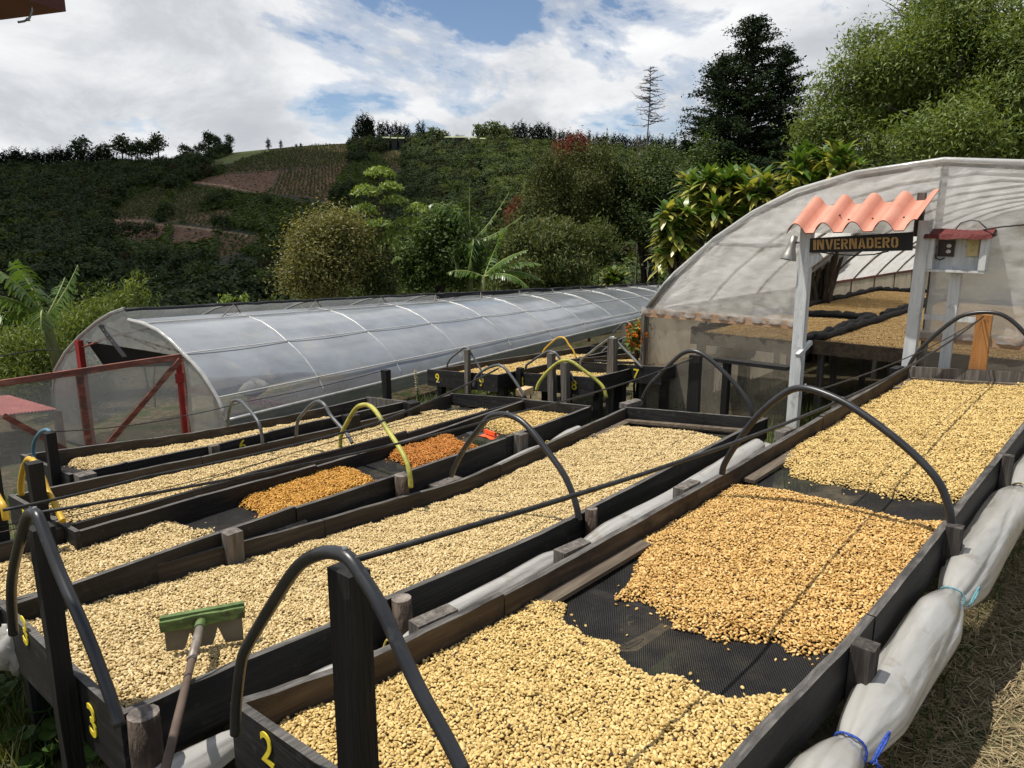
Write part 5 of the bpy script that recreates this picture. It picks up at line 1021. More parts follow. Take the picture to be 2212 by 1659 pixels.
mb = MB(); mb.tube([LG(0, c, z) for c, z in LH], .026, 8); mb.build('film_edge', M['film_end'], gl)
mb = MB(); mb.grid([[LG(t, -.03, -.7), LG(t, -.05, -.75), LG(t, -.05, -.98)] for t in ts]); mb.build('skirt', M['kerb_green'], gl)
mb = MB(); mb.tube([LG(t, -.03, -.71) for t in ts], .028, 6); mb.build('base_rail', M['gh_pipe'], gl)
# front end
def fz(c): q = RH + LH; return float(np.interp(c, [p[0] for p in q], [p[1] for p in q]))
mb = MB(); mb.grid([[LG(0.0 + .008 * math.sin(c * 20 + z * 9), c, z) for z in np.linspace(.14 - .1 * math.sin(max(0, (c - 1) / 3) * math.pi) * 0 + .05 * ((c - .93) / 3), max(fz(c) - .005, .15), 5)] for c in np.linspace(.8, 3.9, 22)]); mb.build('gable_film', M['film_end'], gl)
mb = MB(); mb.grid([[LG(.006 * math.sin(z * 22 + c * 7), c, z) for z in np.linspace(-1.3, fz(c) - .003, 8)] for c in np.linspace(.0, .95, 8)]); mb.build('end_film', M['film_end'], gl)
mb = MB(); mb.grid([[LG(.006 * math.sin(z * 22 + c * 7), c, z) for z in np.linspace(-1.75, fz(c) - .003, 8)] for c in np.linspace(3.88, 4.98, 9)]); mb.build('end_film', M['film_end'], gl)
mb = MB(); mb.grid([[LG(.1 + .25 * s, c, .13 - s * (.1 + .38 * ((c - .95) / 2.85) ** .7)) for s in np.linspace(0, 1, 6)] for c in np.linspace(.97, 3.78, 16)]); mb.build('rolled_shade_cloth', M['black_cloth'], gl)
mb = MB(); mb.beam(LG(.0, 3.84, -1.75), LG(.0, 3.84, .16), .12, .09, up=tuple(gax), nseg=3); mb.build('door_post', M['red_paint'], gl)
mb = MB(); mb.beam(LG(.03, .93, -1.3), LG(.03, .93, .14), .07, .07, up=tuple(gax), nseg=3); mb.build('door_post', M['rail_red'], gl)
mb = MB(); mb.tube([LG(0.02, 4.3, -.1), LG(.02, 2.6, .36), LG(.02, .9, .2)], .018, 6); mb.build('gable_bar', M['rail_red'], gl)
mb = MB(); mb.tube([LG(0.02, 3.2, .5), LG(.02, 1.6, .2)], .014, 6); mb.tube([LG(0.02, 3.3, .2), LG(.02, 1.7, .52)], .014, 6); mb.build('gable_brace', M['rail_red'], gl)
mb = MB(); pa, pb = LG(-.03, 3.05, .47), LG(-.03, 2.42, -.0); mb.beam(pa, pb, .02, .07, up=tuple(gax)); br = mb.build('black_bracket', M['pipe'], gl)
for t in (.15, .32, .5): q = pa + (pb - pa) * t - gax * .012; mb = MB(); mb.tube([q, q - gax * .006], .02, 10); mb.build('bracket_hole', M['film_end'], br)
mb = MB(); mb.grid([[LG(TL, c, z) for z in np.linspace(-1.6, fz(c), 4)] for c in np.linspace(0, 5, 12)]); mb.build('back_film', M['film_end'], gl)
# raised trays inside the tunnel
for c0 in (1.0, 3.1):
    o = thing('tunnel_bed', LG(3, c0, -1.6), 'long wooden tray bed inside the grey tunnel greenhouse', 'drying bed', 'tray beds inside the tunnel'); mb = MB(); mb.grid([[LG(t, c0, -1.1), LG(t, c0 + 1.1, -1.1)] for t in np.linspace(2.0, 20, 10)]); mb.build('tray', M['inner'], o)
    mb = MB(); mb.beam(LG(2.0, c0, -1.08), LG(20, c0, -1.08), .03, .14); mb.build('side_board', M['inner'], o); mb = MB(); mb.beam(LG(2.0, c0, -1.08), LG(2.0, c0 + 1.1, -1.08), .03, .14); mb.build('end_board', M['rail_red'], o)
    for t in (2.1, 8, 14, 19.5): mb = MB(); mb.beam(LG(t, c0 + .1, -1.75), LG(t, c0 + .1, -1.1), .07, .07, up=(0, 1, 0)); mb.build('leg', M['rail_red'], o)
sk_ = thing('cloth_sack', LG(1.9, 2.4, -1.0), 'crumpled pale sack lying on the tray behind the mesh', 'sack'); P = []
for i in range(9):
    th = math.pi * i / 8; P.append([LG(2.3, 2.3, -1.05) + np.array([.28 * math.sin(th) * math.cos(a) * (1 + .2 * math.sin(3 * a + i)), .2 * math.sin(th) * math.sin(a), .12 + .16 * math.cos(th) * (1 + .2 * math.sin(2 * a))]) for a in np.linspace(0, 6.28, 14, endpoint=False)])
mb = MB(); mb.grid(P, closed=True); M['sack'] = mat('sackcloth', [(.3, (.32, .28, .22)), (.7, (.5, .46, .38))], .9, (12, 12, 12), bump=.6); mb.build('sack_cloth', M['sack'], sk_)

# ------------------------------------------------------------------ red framed mesh fence
FA, FB = np.array([4.4, 9.72, 0.]), np.array([2.0, 9.86, 0.])
def Fp(x, y, v='e'): return vplane(*V(v, (x, y))[0], FA, FB)
VIEWS['q'] = (0, 900, 2.074)
mf = thing('mesh_fence', (3.2, 9.8, float(gz(3.2, 9.8))), 'grey mesh fence panel framed and braced in faded red wood', 'fence')
tl, tr = Fp(-420, 1180, 'q'), Fp(1408, 905, 'q'); zb = -1.25
mb = MB(); mb.beam(tl, tr, .05, .075, nseg=6, wob=.003); mb.build('top_rail', [M['rail_red']], mf)
for (xa, ya, xb, yb, w, m_) in ((615, 1040, 690, 1600, .07, 'rail_red'), (1385, 930, 1440, 1500, .06, 'red_paint'), (-330, 1150, -300, 1659, .07, 'rail_red')):
    a, b = Fp(xa, ya, 'q'), Fp(xb, yb, 'q'); d = (b - a) / abs(b[2] - a[2]); mb = MB(); mb.beam(a, a + d * (a[2] - zb), w, .05, up=(0, 1, 0), nseg=3); mb.build('post', M[m_], mf)
for (xa, ya, xb, yb) in ((1390, 925, 820, 1590), (15, 1360, 560, 1660)): mb = MB(); mb.beam(Fp(xa, ya, 'q') - (0, .05, 0), Fp(xb, yb, 'q') - (0, .05, 0), .04, .065); mb.build('brace', M['rail_red'], mf)
mb = MB(); P = []
for t in np.linspace(0, 1, 14):
    q = tl + (tr - tl) * t; P.append([np.array([q[0], q[1] + .035 + .006 * math.sin(t * 40 + k), q[2] + (zb - q[2]) * k / 5]) for k in range(6)])
mb.grid(P); mb.build('mesh_sheet', M['mesh_grey'], mf)
q = Fp(1385, 1070, 'q') - (0, .05, 0); mb = MB(); mb.box(tuple(q), (.11, .03, .13)); mb.build('hinge_plate', M['red_paint'], mf)
mb = MB(); mb.tube([Fp(-600, 960, 'q'), Fp(0, 905, 'q'), Fp(300, 855, 'q'), LG(-.05, 4.3, -.05)], .008, 6); tag(mb.build('power_cable', M['wire']), 'black cable running to the tunnel greenhouse end', 'cable')
sh = thing('red_roof_shed', (3.0, 17, float(gz(3, 17))), 'low shed with a red sheet roof behind the mesh fence', 'shed'); a = atr(-60, 905, 14.5); b = atr(125, 885, 14.5); c = atr(20, 855, 17); d_ = atr(-160, 868, 17)
mb = MB(); n = 24; P = []
for i in range(n * 2 + 1): s = i / (n * 2); P.append([a + (b - a) * s + (0, 0, .025 * (i % 2)), d_ + (c - d_) * s + (0, 0, .025 * (i % 2))])
mb.grid(P, smooth=False); M['red_sheet'] = mat('red roof sheet', [(.3, (.35, .1, .09)), (.7, (.48, .17, .15))], .5, (4, 4, 4)); mb.build('roof_sheet', M['red_sheet'], sh)
for q in (a, b, c, d_): mb = MB(); mb.beam((q[0], q[1], float(gz(q[0], q[1]))), tuple(q - (0, 0, .02)), .09, .09, up=(0, 1, 0)); mb.build('post', M['rail_red'], sh)

# ------------------------------------------------------------------ rolled plastic sheets tied along the beds
def roll(name, fc_, x0, x1, rad, ties, label, seed=0, pinch=.36):
    g = random.Random(seed); n = int((x1 - x0) / .035); mb = MB(); P = []; na = 48; ph = [g.uniform(0, 6.28) for _ in range(8)]
    for i in range(n + 1):
        X = x0 + (x1 - x0) * i / n; c = Vector([float(v) for v in fc_(X)]); dmin = min([abs(X - t) for t in ties] + [9]); k = pinch + (1 - pinch) * min(1, dmin / .26) ** .6
        droop = -.02 * (1 - k); row = []
        for j in range(na):
            a = 2 * math.pi * j / na; r_ = rad * k * (1 + .08 * math.sin(2 * a + ph[0] + X * 1.3) + .05 * math.sin(3 * a + ph[1] - X * 1.9) - .11 * max(0, 1 - abs(math.sin(1.5 * a + ph[2] + X * .9)) * 5) - .07 * max(0, 1 - abs(math.sin(2.5 * a + ph[5] - X * 1.3)) * 6) + .22 * (1 - k) * abs(math.sin(4.5 * a + ph[3])) + .015 * math.sin(X * 9 + a * 2 + ph[4]))
            row.append((c.x, c.y + r_ * math.cos(a), c.z + r_ * 1.1 * math.sin(a) + droop))
        P.append(row)
    o = thing(name, fc_((x0 + x1) / 2), label, 'plastic roll', 'rolled plastic covers tied along the beds'); mb.grid(P, closed=True); mb.add(P[0], [tuple(range(na))]); mb.add(P[-1], [tuple(range(na))[::-1]]); mb.build('sheet', M['plastic'], o); return o
def tie(o, c, rad, m, loop=True, seed=0, tail=.0):
    g = random.Random(seed); mb = MB(); c = Vector([float(v) for v in c]); pts = [c + Vector((.006 * math.sin(a * 3), rad * math.cos(a), rad * 1.05 * math.sin(a))) for a in np.linspace(0, 2 * math.pi, 20)]; mb.tube(pts, .0045, 6, caps=False)
    k = c + Vector((0, -rad, -.01))
    if loop: mb.tube([k + Vector((.05 * math.sin(a) + .045 * (1 - math.cos(a)), -.014 - .02 * math.sin(a / 2), .03 * (1 - math.cos(a)) - .012 * math.sin(a))) for a in np.linspace(0, 6.1, 22)], .0042, 6)
    if tail:
        for q in range(3): l = tail * g.uniform(.6, 1); s = g.uniform(-.4, .5); mb.tube([k + Vector((s * l * t + .03 * math.sin(6 * t + q), -.02 - .03 * math.sin(t * 3), -l * t)) for t in np.linspace(0, 1, 14)], .004, 6)
    mb.build('tie_rope', m, o)
cR = lambda X: (X, float(b2.y(X, 1)) - .032 - .1, float(b2.z(X, 1)) - .215)
tq = []
for v_ in ((510, 1315), (900, 780), (1150, 445)): q = vplane(*V('d', v_)[0], np.array([0, .5, 0]), np.array([5, .5, 0])); tq.append(float(q[0]))
o = roll('plastic_roll', cR, .9, 7.4, .098, tq + [1.2, 7.2], 'thick dirty plastic roll tied with blue ropes above the straw path', 3)
tie(o, cR(tq[0]), .052, M['rope_blue'], True, 1, .26); tie(o, cR(tq[1]), .052, M['rope_teal'], True, 2); tie(o, cR(tq[2]), .052, M['rope_yellow'], True, 3, .12)
cL = lambda X: (X, .5 * (float(b2.y(X, 0)) + .03 + float(b3.y(min(X, 5.6), 1)) - .03) + .01 * math.sin(X * 3), float(b2.z(X, 0)) - .14 - .02 * math.sin(X * 1.7 + 1) - .1 * float(smooth(-X, -1.5, -.7)))
tl_ = [float(onf(*V('b', (1200, 855))[0], f2, -.02)[0]), float(onf(*V('c', (430, 285))[0], f2, -.02)[0]), 1.05]
o = roll('plastic_roll', cL, .55, 5.0, .07, tl_, 'pale plastic roll squeezed between bed 2 and bed 3', 8)
tie(o, cL(tl_[0]), .055, M['rope_yellow'], True, 5); tie(o, cL(tl_[1]), .055, M['rope_tan'], True, 6); tie(o, cL(1.05), .055, M['rope_tan'], False, 7)
c3 = lambda X: (X, float(b3.y(X, 0)) + .03 + .075, float(b3.z(X, 0)) - .1 - .02 * math.sin(X * 2.3)); o = roll('plastic_roll', c3, 2.1, 5.0, .06, [3.0, 4.6], 'thin plastic roll between bed 3 and the amber bed', 12); tie(o, c3(4.6), .04, M['rope_yellow'], True, 3)
def bundle(P, s, label, seed, stretch=(1.4, 1, .8)):
    g = random.Random(seed); mb = MB(); Q = []; ph = [g.uniform(0, 6) for _ in range(6)]
    for i in range(11):
        th = math.pi * i / 10; Q.append([np.array(P) + s * np.array([stretch[0] * math.sin(th) * math.cos(a), stretch[1] * math.sin(th) * math.sin(a), stretch[2] * math.cos(th)]) * (1 + .16 * math.sin(4 * a + ph[0] + i) + .13 * math.sin(7 * a + ph[1] - 2 * i) + g.uniform(-.09, .09)) for a in np.linspace(0, 6.283, 20, endpoint=False)])
    o = thing('plastic_bundle', (P[0], P[1], P[2] - s * stretch[2]), label, 'plastic', 'crumpled plastic bundles'); mb.grid(Q, closed=True); mb.build('sheet', M['plastic'], o); return o
q = atX(*V('a', (90, 985))[0], b3.x0 - .02); bundle((q[0], q[1] + .03, q[2]), .085, 'crumpled plastic end hanging by the end board painted 3', 4, (.8, 1.0, 1.2))
q = atX(*V('g', (1190, 1560))[0], 6.35); bg = bundle((q[0], q[1], q[2] - .02), .16, 'white plastic bag with black print lying by the white door post', 5, (1.9, .8, .7))
q2 = atX(*V('g', (1215, 1570))[0], 6.1); me = text_mesh('pumti', .09, M['hole'], .001); t_ = link('print', me, bg); t_.rotation_euler = (R(60), 0, R(-70)); t_.location = Vector([float(v) for v in q2]) - wloc(bg)
q = atX(*V('i', (200, 690))[0], b9.x0 + .1); bundle(tuple(q), .12, 'white plastic bundle under the corner of bed 9', 6, (1.0, 1.6, .5))
q = atX(*V('i', (1440, 760))[0], b8.x0 + .2); bundle(tuple(q), .12, 'dirty plastic bundle between beds 8 and 7', 7, (1.2, 1.4, .5)); q = atX(*V('i', (1680, 690))[0], b7.x0 + .1); bundle(tuple(q), .14, 'plastic bundle under the end board painted 7', 8, (1.3, 1.9, .55))
# ------------------------------------------------------------------ rake and scoop
PL, PR = on(*V('a', (1010, 965))[0], -.09), on(*V('a', (1385, 895))[0], -.09)
dv = (PR - PL); dv[2] = 0; dl = np.linalg.norm(dv); du = dv / dl; nu = np.array([du[1], -du[0], 0])
TLk, TRk = vplane(*V('a', (925, 835))[0], PL, PR), vplane(*V('a', (1408, 745))[0], PL, PR)
rk = thing('wooden_rake', (PL + PR) / 2, 'coffee rake with worn green head and long brown handle resting in bed 3', 'rake')
mid = (TLk + TRk) / 2; zt = .5 * (TLk[2] + TRk[2]); A_ = TLk.copy(); B_ = TRk.copy()
mb = MB(); mb.beam(tuple(A_), tuple(B_), .05, .046, nseg=8, wob=.003); mb.build('head_bar', M['green_paint'], rk)
mb = MB(); mb.beam(tuple(A_ + (0, 0, .026)), tuple(B_ + (0, 0, .026)), .022, .014); mb.build('head_strip', M['green_paint'], rk)
n = 34; zlow = (PL[2] + PR[2]) / 2 - .012; rowt, rowb = [], []
for i in range(n + 1):
    t = .04 + .92 * i / n; q = A_ + (B_ - A_) * t; ph = (t * 3.0) % 1.0; lob = .12 + .88 * min(1, 4.2 * min(ph, 1 - ph) + (1 if (t < .1 or t > .9) else 0)) ** .8; rowt.append(q - (0, 0, .025)); rowb.append(np.array([q[0], q[1], q[2] - .03 - (q[2] - .03 - zlow) * lob]))
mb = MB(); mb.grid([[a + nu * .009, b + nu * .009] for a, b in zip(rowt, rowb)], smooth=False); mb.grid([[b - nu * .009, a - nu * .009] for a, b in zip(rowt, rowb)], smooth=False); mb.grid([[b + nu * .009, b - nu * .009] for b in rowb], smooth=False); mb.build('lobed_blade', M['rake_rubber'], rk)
Hc = vplane(*V('a', (1162, 805))[0], PL, PR); Qc = vplane(*V('a', (1078, 1150))[0], b3.at(1, 1.0) + (0, -.02, 0), b3.at(4, 1.0) + (0, -.02, 0)); dh = (Qc - Hc) / np.linalg.norm(Qc - Hc); L_ = np.linalg.norm(Qc - Hc)
mb = MB(); mb.tube([Hc, Hc + dh * L_ * .18], .021, 12); mb.build('collar', M['green_paint'], rk)
mb = MB(); mb.tube([Hc + dh * L_ * .1, Hc + dh * L_ * .72], .0165, 12); so_ = mb.build('socket', M['socket'], rk); q = Hc + dh * L_ * .38; mb = MB(); mb.tube([q + np.array([-.012, -.005, .012]), q + np.array([-.018, -.008, .02])], .005, 8); mb.build('rivet', M['rust_pipe'], so_)
mb = MB(); mb.tube([Hc + dh * L_ * .6, Qc, Qc + dh * 1.15], .0135, 12); mb.build('shaft', M['handle'], rk)
q = on(*V('f', (1310, 725))[0], -.09); scp = thing('hand_scoop', q, 'orange red scoop lying with a steel blade beside the russet heap', 'scoop')
u_ = on(*V('f', (1380, 745))[0], -.09) - on(*V('f', (1240, 700))[0], -.09); u_ /= np.linalg.norm(u_); w_ = np.array([-u_[1], u_[0], 0])
mb = MB(); mb.grid([[q + u_ * s * .2 + w_ * t * (.09 - .04 * s) + np.array([0, 0, .015 + .03 * t * t]) for t in (-1, -.5, 0, .5, 1)] for s in (-.3, .2, .8)]); mb.build('pan', M['red_plastic'], scp)
mb = MB(); mb.beam(q - u_ * .05 + w_ * .05 + (0, 0, .05), q + u_ * .16 + w_ * .03 + (0, 0, .055), .02, .03); mb.build('grip', M['red_plastic'], scp)
mb = MB(); mb.add([q - u_ * .06 + w_ * .07 + (0, 0, .02), q - u_ * .06 - w_ * .07 + (0, 0, .02), q - u_ * .26 - w_ * .02 + (0, 0, .012), q - u_ * .26 + w_ * .03 + (0, 0, .012)], [(0, 1, 2, 3), (3, 2, 1, 0)]); mb.build('blade', M['steel'], scp)
# roof corner above the viewer with a dangling wire
q0 = atr(82, 10, 1.75); rf = thing('porch_eave', tuple(q0 + (-.2, .2, -2.5)), 'dark red porch eave corner with a dangling wire end', 'eave')
mb = MB(); dd = np.array([-ca * 0 - .66, .75, 0]); mb.beam(tuple(q0 + (0, 0, .028)), tuple(q0 + (0, 0, .028) + np.array([-.55, 1.35, .0])), .12, .05); M['eave'] = mat('dark red eave', [(.3, (.05, .012, .008)), (.7, (.1, .025, .016))], .6, (5, 5, 30)); mb.build('fascia', M['eave'], rf)
mb = MB(); mb.beam(tuple(q0 + np.array([-.55, 1.35, .03])), tuple(q0 + np.array([-.55, 1.35, -2.6])), .1, .1, up=(1, 0, 0)); mb.build('porch_post', M['eave'], rf)
mb = MB(); a = atr(68, 14, 1.75); mb.tube([a, atr(69, 24, 1.75), atr(63, 40, 1.75), atr(52, 46, 1.75), atr(38, 48, 1.75)], .0022, 6); mb.tube([atr(60, 40, 1.75), atr(56, 46, 1.75), atr(63, 44, 1.75), atr(57, 40, 1.75)], .003, 5); mb.build('dangling_wire', M['pipe_metal'], rf)

# ------------------------------------------------------------------ trees and plants
def at_ground(px, r): d = dirxy(px); X, Y = d * r; return np.array([X, Y, float(gz(X, Y))])
def zpx(py, r): return CAMZ + (HY - py) / F * r * 1.0 / 1.0        # height seen at picture height py, r away (near the middle of the view)
def blob(px0, px1, py0, py1, r, deep=None):
    c = at_ground((px0 + px1) / 2, r); d = dirxy((px0 + px1) / 2); 
    a = atr((px0 + px1) / 2, py0, r); b = atr((px0 + px1) / 2, py1, r); e0 = atr(px0, (py0 + py1) / 2, r); e1 = atr(px1, (py0 + py1) / 2, r)
    rx = np.linalg.norm(e1 - e0) / 2; rz = abs(a[2] - b[2]) / 2; return (c[0], c[1], (a[2] + b[2]) / 2, rx, (deep or rx), rz)
def limb(mb, a, b, r0, r1, g, n=6, wob=.06):
    a = Vector(a); b = Vector(b); l = (b - a).length; pts = [a.lerp(b, t) + Vector((g.uniform(-1, 1), g.uniform(-1, 1), g.uniform(-.5, .5))) * wob * l * math.sin(math.pi * t) for t in np.linspace(0, 1, n)]
    mb.tube(pts, [r0 + (r1 - r0) * t for t in np.linspace(0, 1, n)], 7, caps=False)
def lumpy(blobs, seed, n=11, k=.44):                   # break each mass into uneven boughs
    g = np.random.default_rng(seed); out = []
    for b in blobs:
        out.append((b[0], b[1], b[2], b[3] * .62, b[4] * .62, b[5] * .62))
        for _ in range(n):
            d = g.normal(size=3); d /= np.linalg.norm(d); s = g.uniform(.55, .95); q = k * g.uniform(.6, 1.15); out.append((b[0] + d[0] * b[3] * s, b[1] + d[1] * b[4] * s, b[2] + d[2] * b[5] * s, b[3] * q, b[4] * q, b[5] * q * 1.1))
    return out
def tree(name, px, r, blobs, nclump, nleaf, spread, size, m, label, cat='tree', trunk=.12, stems=1, flat=.8, aspect=2.2, shell=.5, up=.35, bend=0.0, seed=1, group=None, bark=None, split=.35, branches=26):
    base = at_ground(px, r); base[2] -= .1; o = thing(name, base, label, cat, group); g = random.Random(seed)
    if len(blobs) and nclump > 50: blobs = lumpy(blobs, seed)
    loc = [(b[0] - base[0], b[1] - base[1], b[2] - base[2], b[3], b[4], b[5]) for b in blobs]
    me, C = crown_mesh('crown', loc, nclump, nleaf, spread, size, m, flat, aspect, shell, up, bend, seed); link('crown', me, o)
    mb = MB(); zc = np.mean([b[2] for b in loc]); top = max(b[2] for b in loc)
    for s in range(stems):
        a = 6.28 * s / max(1, stems); f = Vector((math.cos(a), math.sin(a), 0)) * (.5 * split * max(b[3] for b in loc) if stems > 1 else 0)
        tip = Vector((np.mean([b[0] for b in loc]), np.mean([b[1] for b in loc]), zc + .3 * (top - zc))) + f; limb(mb, (f.x * .12, f.y * .12, 0), tip, trunk / stems ** .4, trunk * .45 / stems ** .4, g, 8, .03)
        sub = C[g.randrange(len(C)):][:0]
        for k in range(branches // stems):
            q = C[g.randrange(len(C))]; t = g.uniform(.45, .95); st_ = Vector((f.x * .12, f.y * .12, 0)).lerp(tip, t); limb(mb, st_, q, trunk * .3, trunk * .06, g, 5, .06)
    for i in range(len(mb.v)): pass
    v = np.array(mb.v) ; me = bpy.data.meshes.new('trunk'); me.from_pydata(v.tolist(), [], mb.f); me.materials.append(bark or M['bark_tree']); me.polygons.foreach_set('use_smooth', [True] * len(mb.f)); link('trunk', me, o); return o
LM = M
LM['l_glossy'] = leafmat('glossy dark leaves', (.03, .055, .012), (.06, .1, .02), (.12, .18, .04), .55, .3, .25)
LM['l_lime'] = leafmat('light green leaves', (.1, .16, .025), (.17, .25, .04), (.27, .34, .07), .4, .35, .4)
LM['l_right'] = leafmat('mid green leaves', (.06, .1, .02), (.125, .175, .035), (.23, .28, .075), .5, .35, .3)
LM['l_olive'] = leafmat('olive brown leaves', (.06, .065, .018), (.14, .14, .04), (.28, .26, .1), .55, .3, .25)
LM['l_cyp'] = leafmat('cypress green sprays', (.03, .04, .01), (.065, .08, .018), (.12, .125, .035), .6, .2, .2)
LM['l_conifer'] = leafmat('dark conifer sprays', (.007, .014, .006), (.015, .028, .01), (.03, .05, .016), .8, .12, .08)
LM['l_red'] = leafmat('red brown foliage', (.07, .016, .01), (.14, .03, .018), (.22, .06, .03), .6, .25, .2)
LM['l_round'] = leafmat('dark leaf with orange tips', (.025, .046, .013), (.05, .08, .022), (.11, .125, .038), .6, .3, .2)
LM['l_loquat'] = leafmat('loquat leaves', (.035, .055, .014), (.075, .1, .026), (.16, .165, .05), .55, .3, .25)
LM['banana'] = mat('banana leaf', [(.3, (.05, .1, .016)), (.55, (.09, .16, .028)), (.75, (.15, .21, .05))], .35, (1.5, 1.5, 1.5), trans=.4, spec=.5, tcol=(1.5, 1.4, .6))
LM['banana_rib'] = mat('banana midrib', [(.3, (.2, .26, .07)), (.7, (.34, .38, .14))], .5, (5, 5, 5))
LM['banana_stem'] = mat('banana stem', [(.3, (.05, .06, .015)), (.6, (.11, .12, .03)), (.8, (.1, .06, .03))], .6, (5, 5, 2), bump=.3)
LM['drac'] = mat('dracaena leaf', [(.0, (.06, .12, .018)), (.4, (.12, .2, .03)), (.65, (.36, .36, .07)), (1, (.5, .46, .13))], .35, attr='shade', trans=.3, spec=.5, tcol=(1.3, 1.2, .6))
LM['flower_orange'] = mat('orange flowers', [(.0, (.55, .13, .01)), (1, (.75, .3, .02))], .6, attr='shade', trans=.3)
LM['grass'] = mat('green grass blades', [(.0, (.03, .06, .01)), (.6, (.06, .1, .018)), (1, (.2, .18, .07))], .55, attr='shade', trans=.35, tcol=(1.4, 1.3, .6))
LM['straw'] = mat('dry straw', [(.0, (.16, .12, .055)), (.6, (.34, .26, .14)), (1, (.52, .43, .25))], .7, attr='shade', trans=.2)
LM['weed'] = mat('broad weed leaf', [(.3, (.05, .1, .02)), (.7, (.1, .17, .04))], .5, (6, 6, 6), trans=.35, tcol=(1.4, 1.3, .6), bump=.3)

# right broadleaf tree, big and close
rB = 27
tree('broadleaf_tree', 1960, rB, [blob(1880, 2260, -60, 150, rB), blob(1760, 2000, 60, 260, rB - 1), blob(1700, 1850, 180, 330, rB - 2), blob(2000, 2320, 100, 330, rB), blob(1900, 2080, 230, 350, rB - 4, 1.6), blob(2150, 2350, -40, 200, rB), blob(1880, 2080, 100, 290, rB + 1), blob(1790, 1960, 190, 340, rB + 1), blob(2080, 2340, 130, 340, rB + 1)], 6600, 22, .27, .15, LM['l_right'], 'large mid green broadleaf tree rising over the film greenhouse', trunk=.3, stems=3, seed=21, shell=.38, bend=.35, aspect=3.2)
# dark conifer
rC = 44; base = at_ground(1600, rC); 
def conifer(px, r, py_top, py_bot, halfw, label, seed, m, n=110, name='conifer_tree', nleaf=16, lean=0):
    g = np.random.default_rng(seed); b = at_ground(px, r); zt = atr(px, py_top, r)[2] - b[2]; zb = atr(px, py_bot, r)[2] - b[2]; Rm = halfw / F * r
    o = thing(name, b - (0, 0, .1), label, 'tree'); mb = MB(); rg = random.Random(seed); P, Nn, sh = [], [], []
    limb(mb, (0, 0, 0), (lean, 0, zt * .97), .34 * Rm / 4, .03, rg, 10, .01)
    for i in range(n):
        t = (i + g.uniform()) / n; z = zb + (zt - zb) * t; a = g.uniform(0, 6.28); prof = (1 - t ** 2.0) ** .75 * (.68 + .32 * min(1, (t + .05) / .3)) + .05; L_ = Rm * prof * g.uniform(.5, 1.18)
        d = np.array([math.cos(a), math.sin(a), 0]); tip = np.array([lean * t, 0, z]) + d * L_ + np.array([0, 0, (.25 - .15 * t) * L_]); limb(mb, (lean * t, 0, z - .1 * L_), tip, .05, .008, rg, 5, .03)
        k = max(3, int(L_ * 3.4)); 
        for s in np.linspace(.28, 1.0, k):
            c = np.array([lean * t, 0, z]) * (1 - s) + tip * s; m_ = nleaf; q = c + g.normal(size=(m_, 3)) * np.array([.34, .34, .12]) * (1.15 - .4 * s) * (.3 + .13 * Rm); P.append(q); Nn.append(np.tile([d[0] * .3, d[1] * .3, .7], (m_, 1))); sh.append(np.clip(g.uniform(0, 1, m_) * .5 + g.uniform(0, .5) , 0, 1))
    v, f = leaf_quads(np.vstack(P), np.vstack(Nn), .17, 2.2, .3); link('crown', np_mesh('crown', v, f, m, False, {'shade': np.concatenate(sh)}), o)
    me = bpy.data.meshes.new('trunk'); me.from_pydata(mb.v, [], mb.f); me.materials.append(M['bark_tree']); link('trunk', me, o); return o
conifer(1600, rC, 38, 560, 160, 'tall dark conifer standing beyond the film greenhouse', 31, LM['l_conifer'], 300, nleaf=30)
conifer(1668, rC + 1, 105, 540, 92, 'second dark leader on the right of the tall conifer', 34, LM['l_conifer'], 150, nleaf=28)
conifer(1540, rC + 1, 120, 540, 95, 'second dark leader on the left of the tall conifer', 35, LM['l_conifer'], 150, nleaf=28)
conifer(1690, 40, 290, 560, 110, 'lower dark conifer skirt right of the tall conifer', 32, LM['l_conifer'], 130, nleaf=26)
conifer(1480, 42, 300, 560, 90, 'small dark conifer at the foot of the tall conifer', 33, LM['l_conifer'], 130, nleaf=26)
# red topped cypress
rR = 38
tree('cypress_tree', 1215, rR, [blob(1130, 1290, 330, 620, rR), blob(1180, 1310, 310, 500, rR), blob(1090, 1230, 430, 620, rR - 1), blob(1250, 1330, 300, 480, rR + 1)], 3000, 20, .24, .15, LM['l_cyp'], 'olive green cypress with drooping feathery sprays', trunk=.2, seed=41, flat=1.1, aspect=2.6, bend=.5)
tree('red_leaved_tree', 1230, rR + 3, [blob(1190, 1275, 296, 360, rR + 3)], 300, 18, .2, .13, LM['l_red'], 'russet red treetop showing above the olive cypress', trunk=.12, seed=42)
tree('red_leaved_tree', 1110, rR + 1, [blob(1085, 1140, 425, 490, rR + 1)], 120, 16, .2, .13, LM['l_red'], 'small russet red shrub left of the olive cypress', trunk=.08, seed=43)
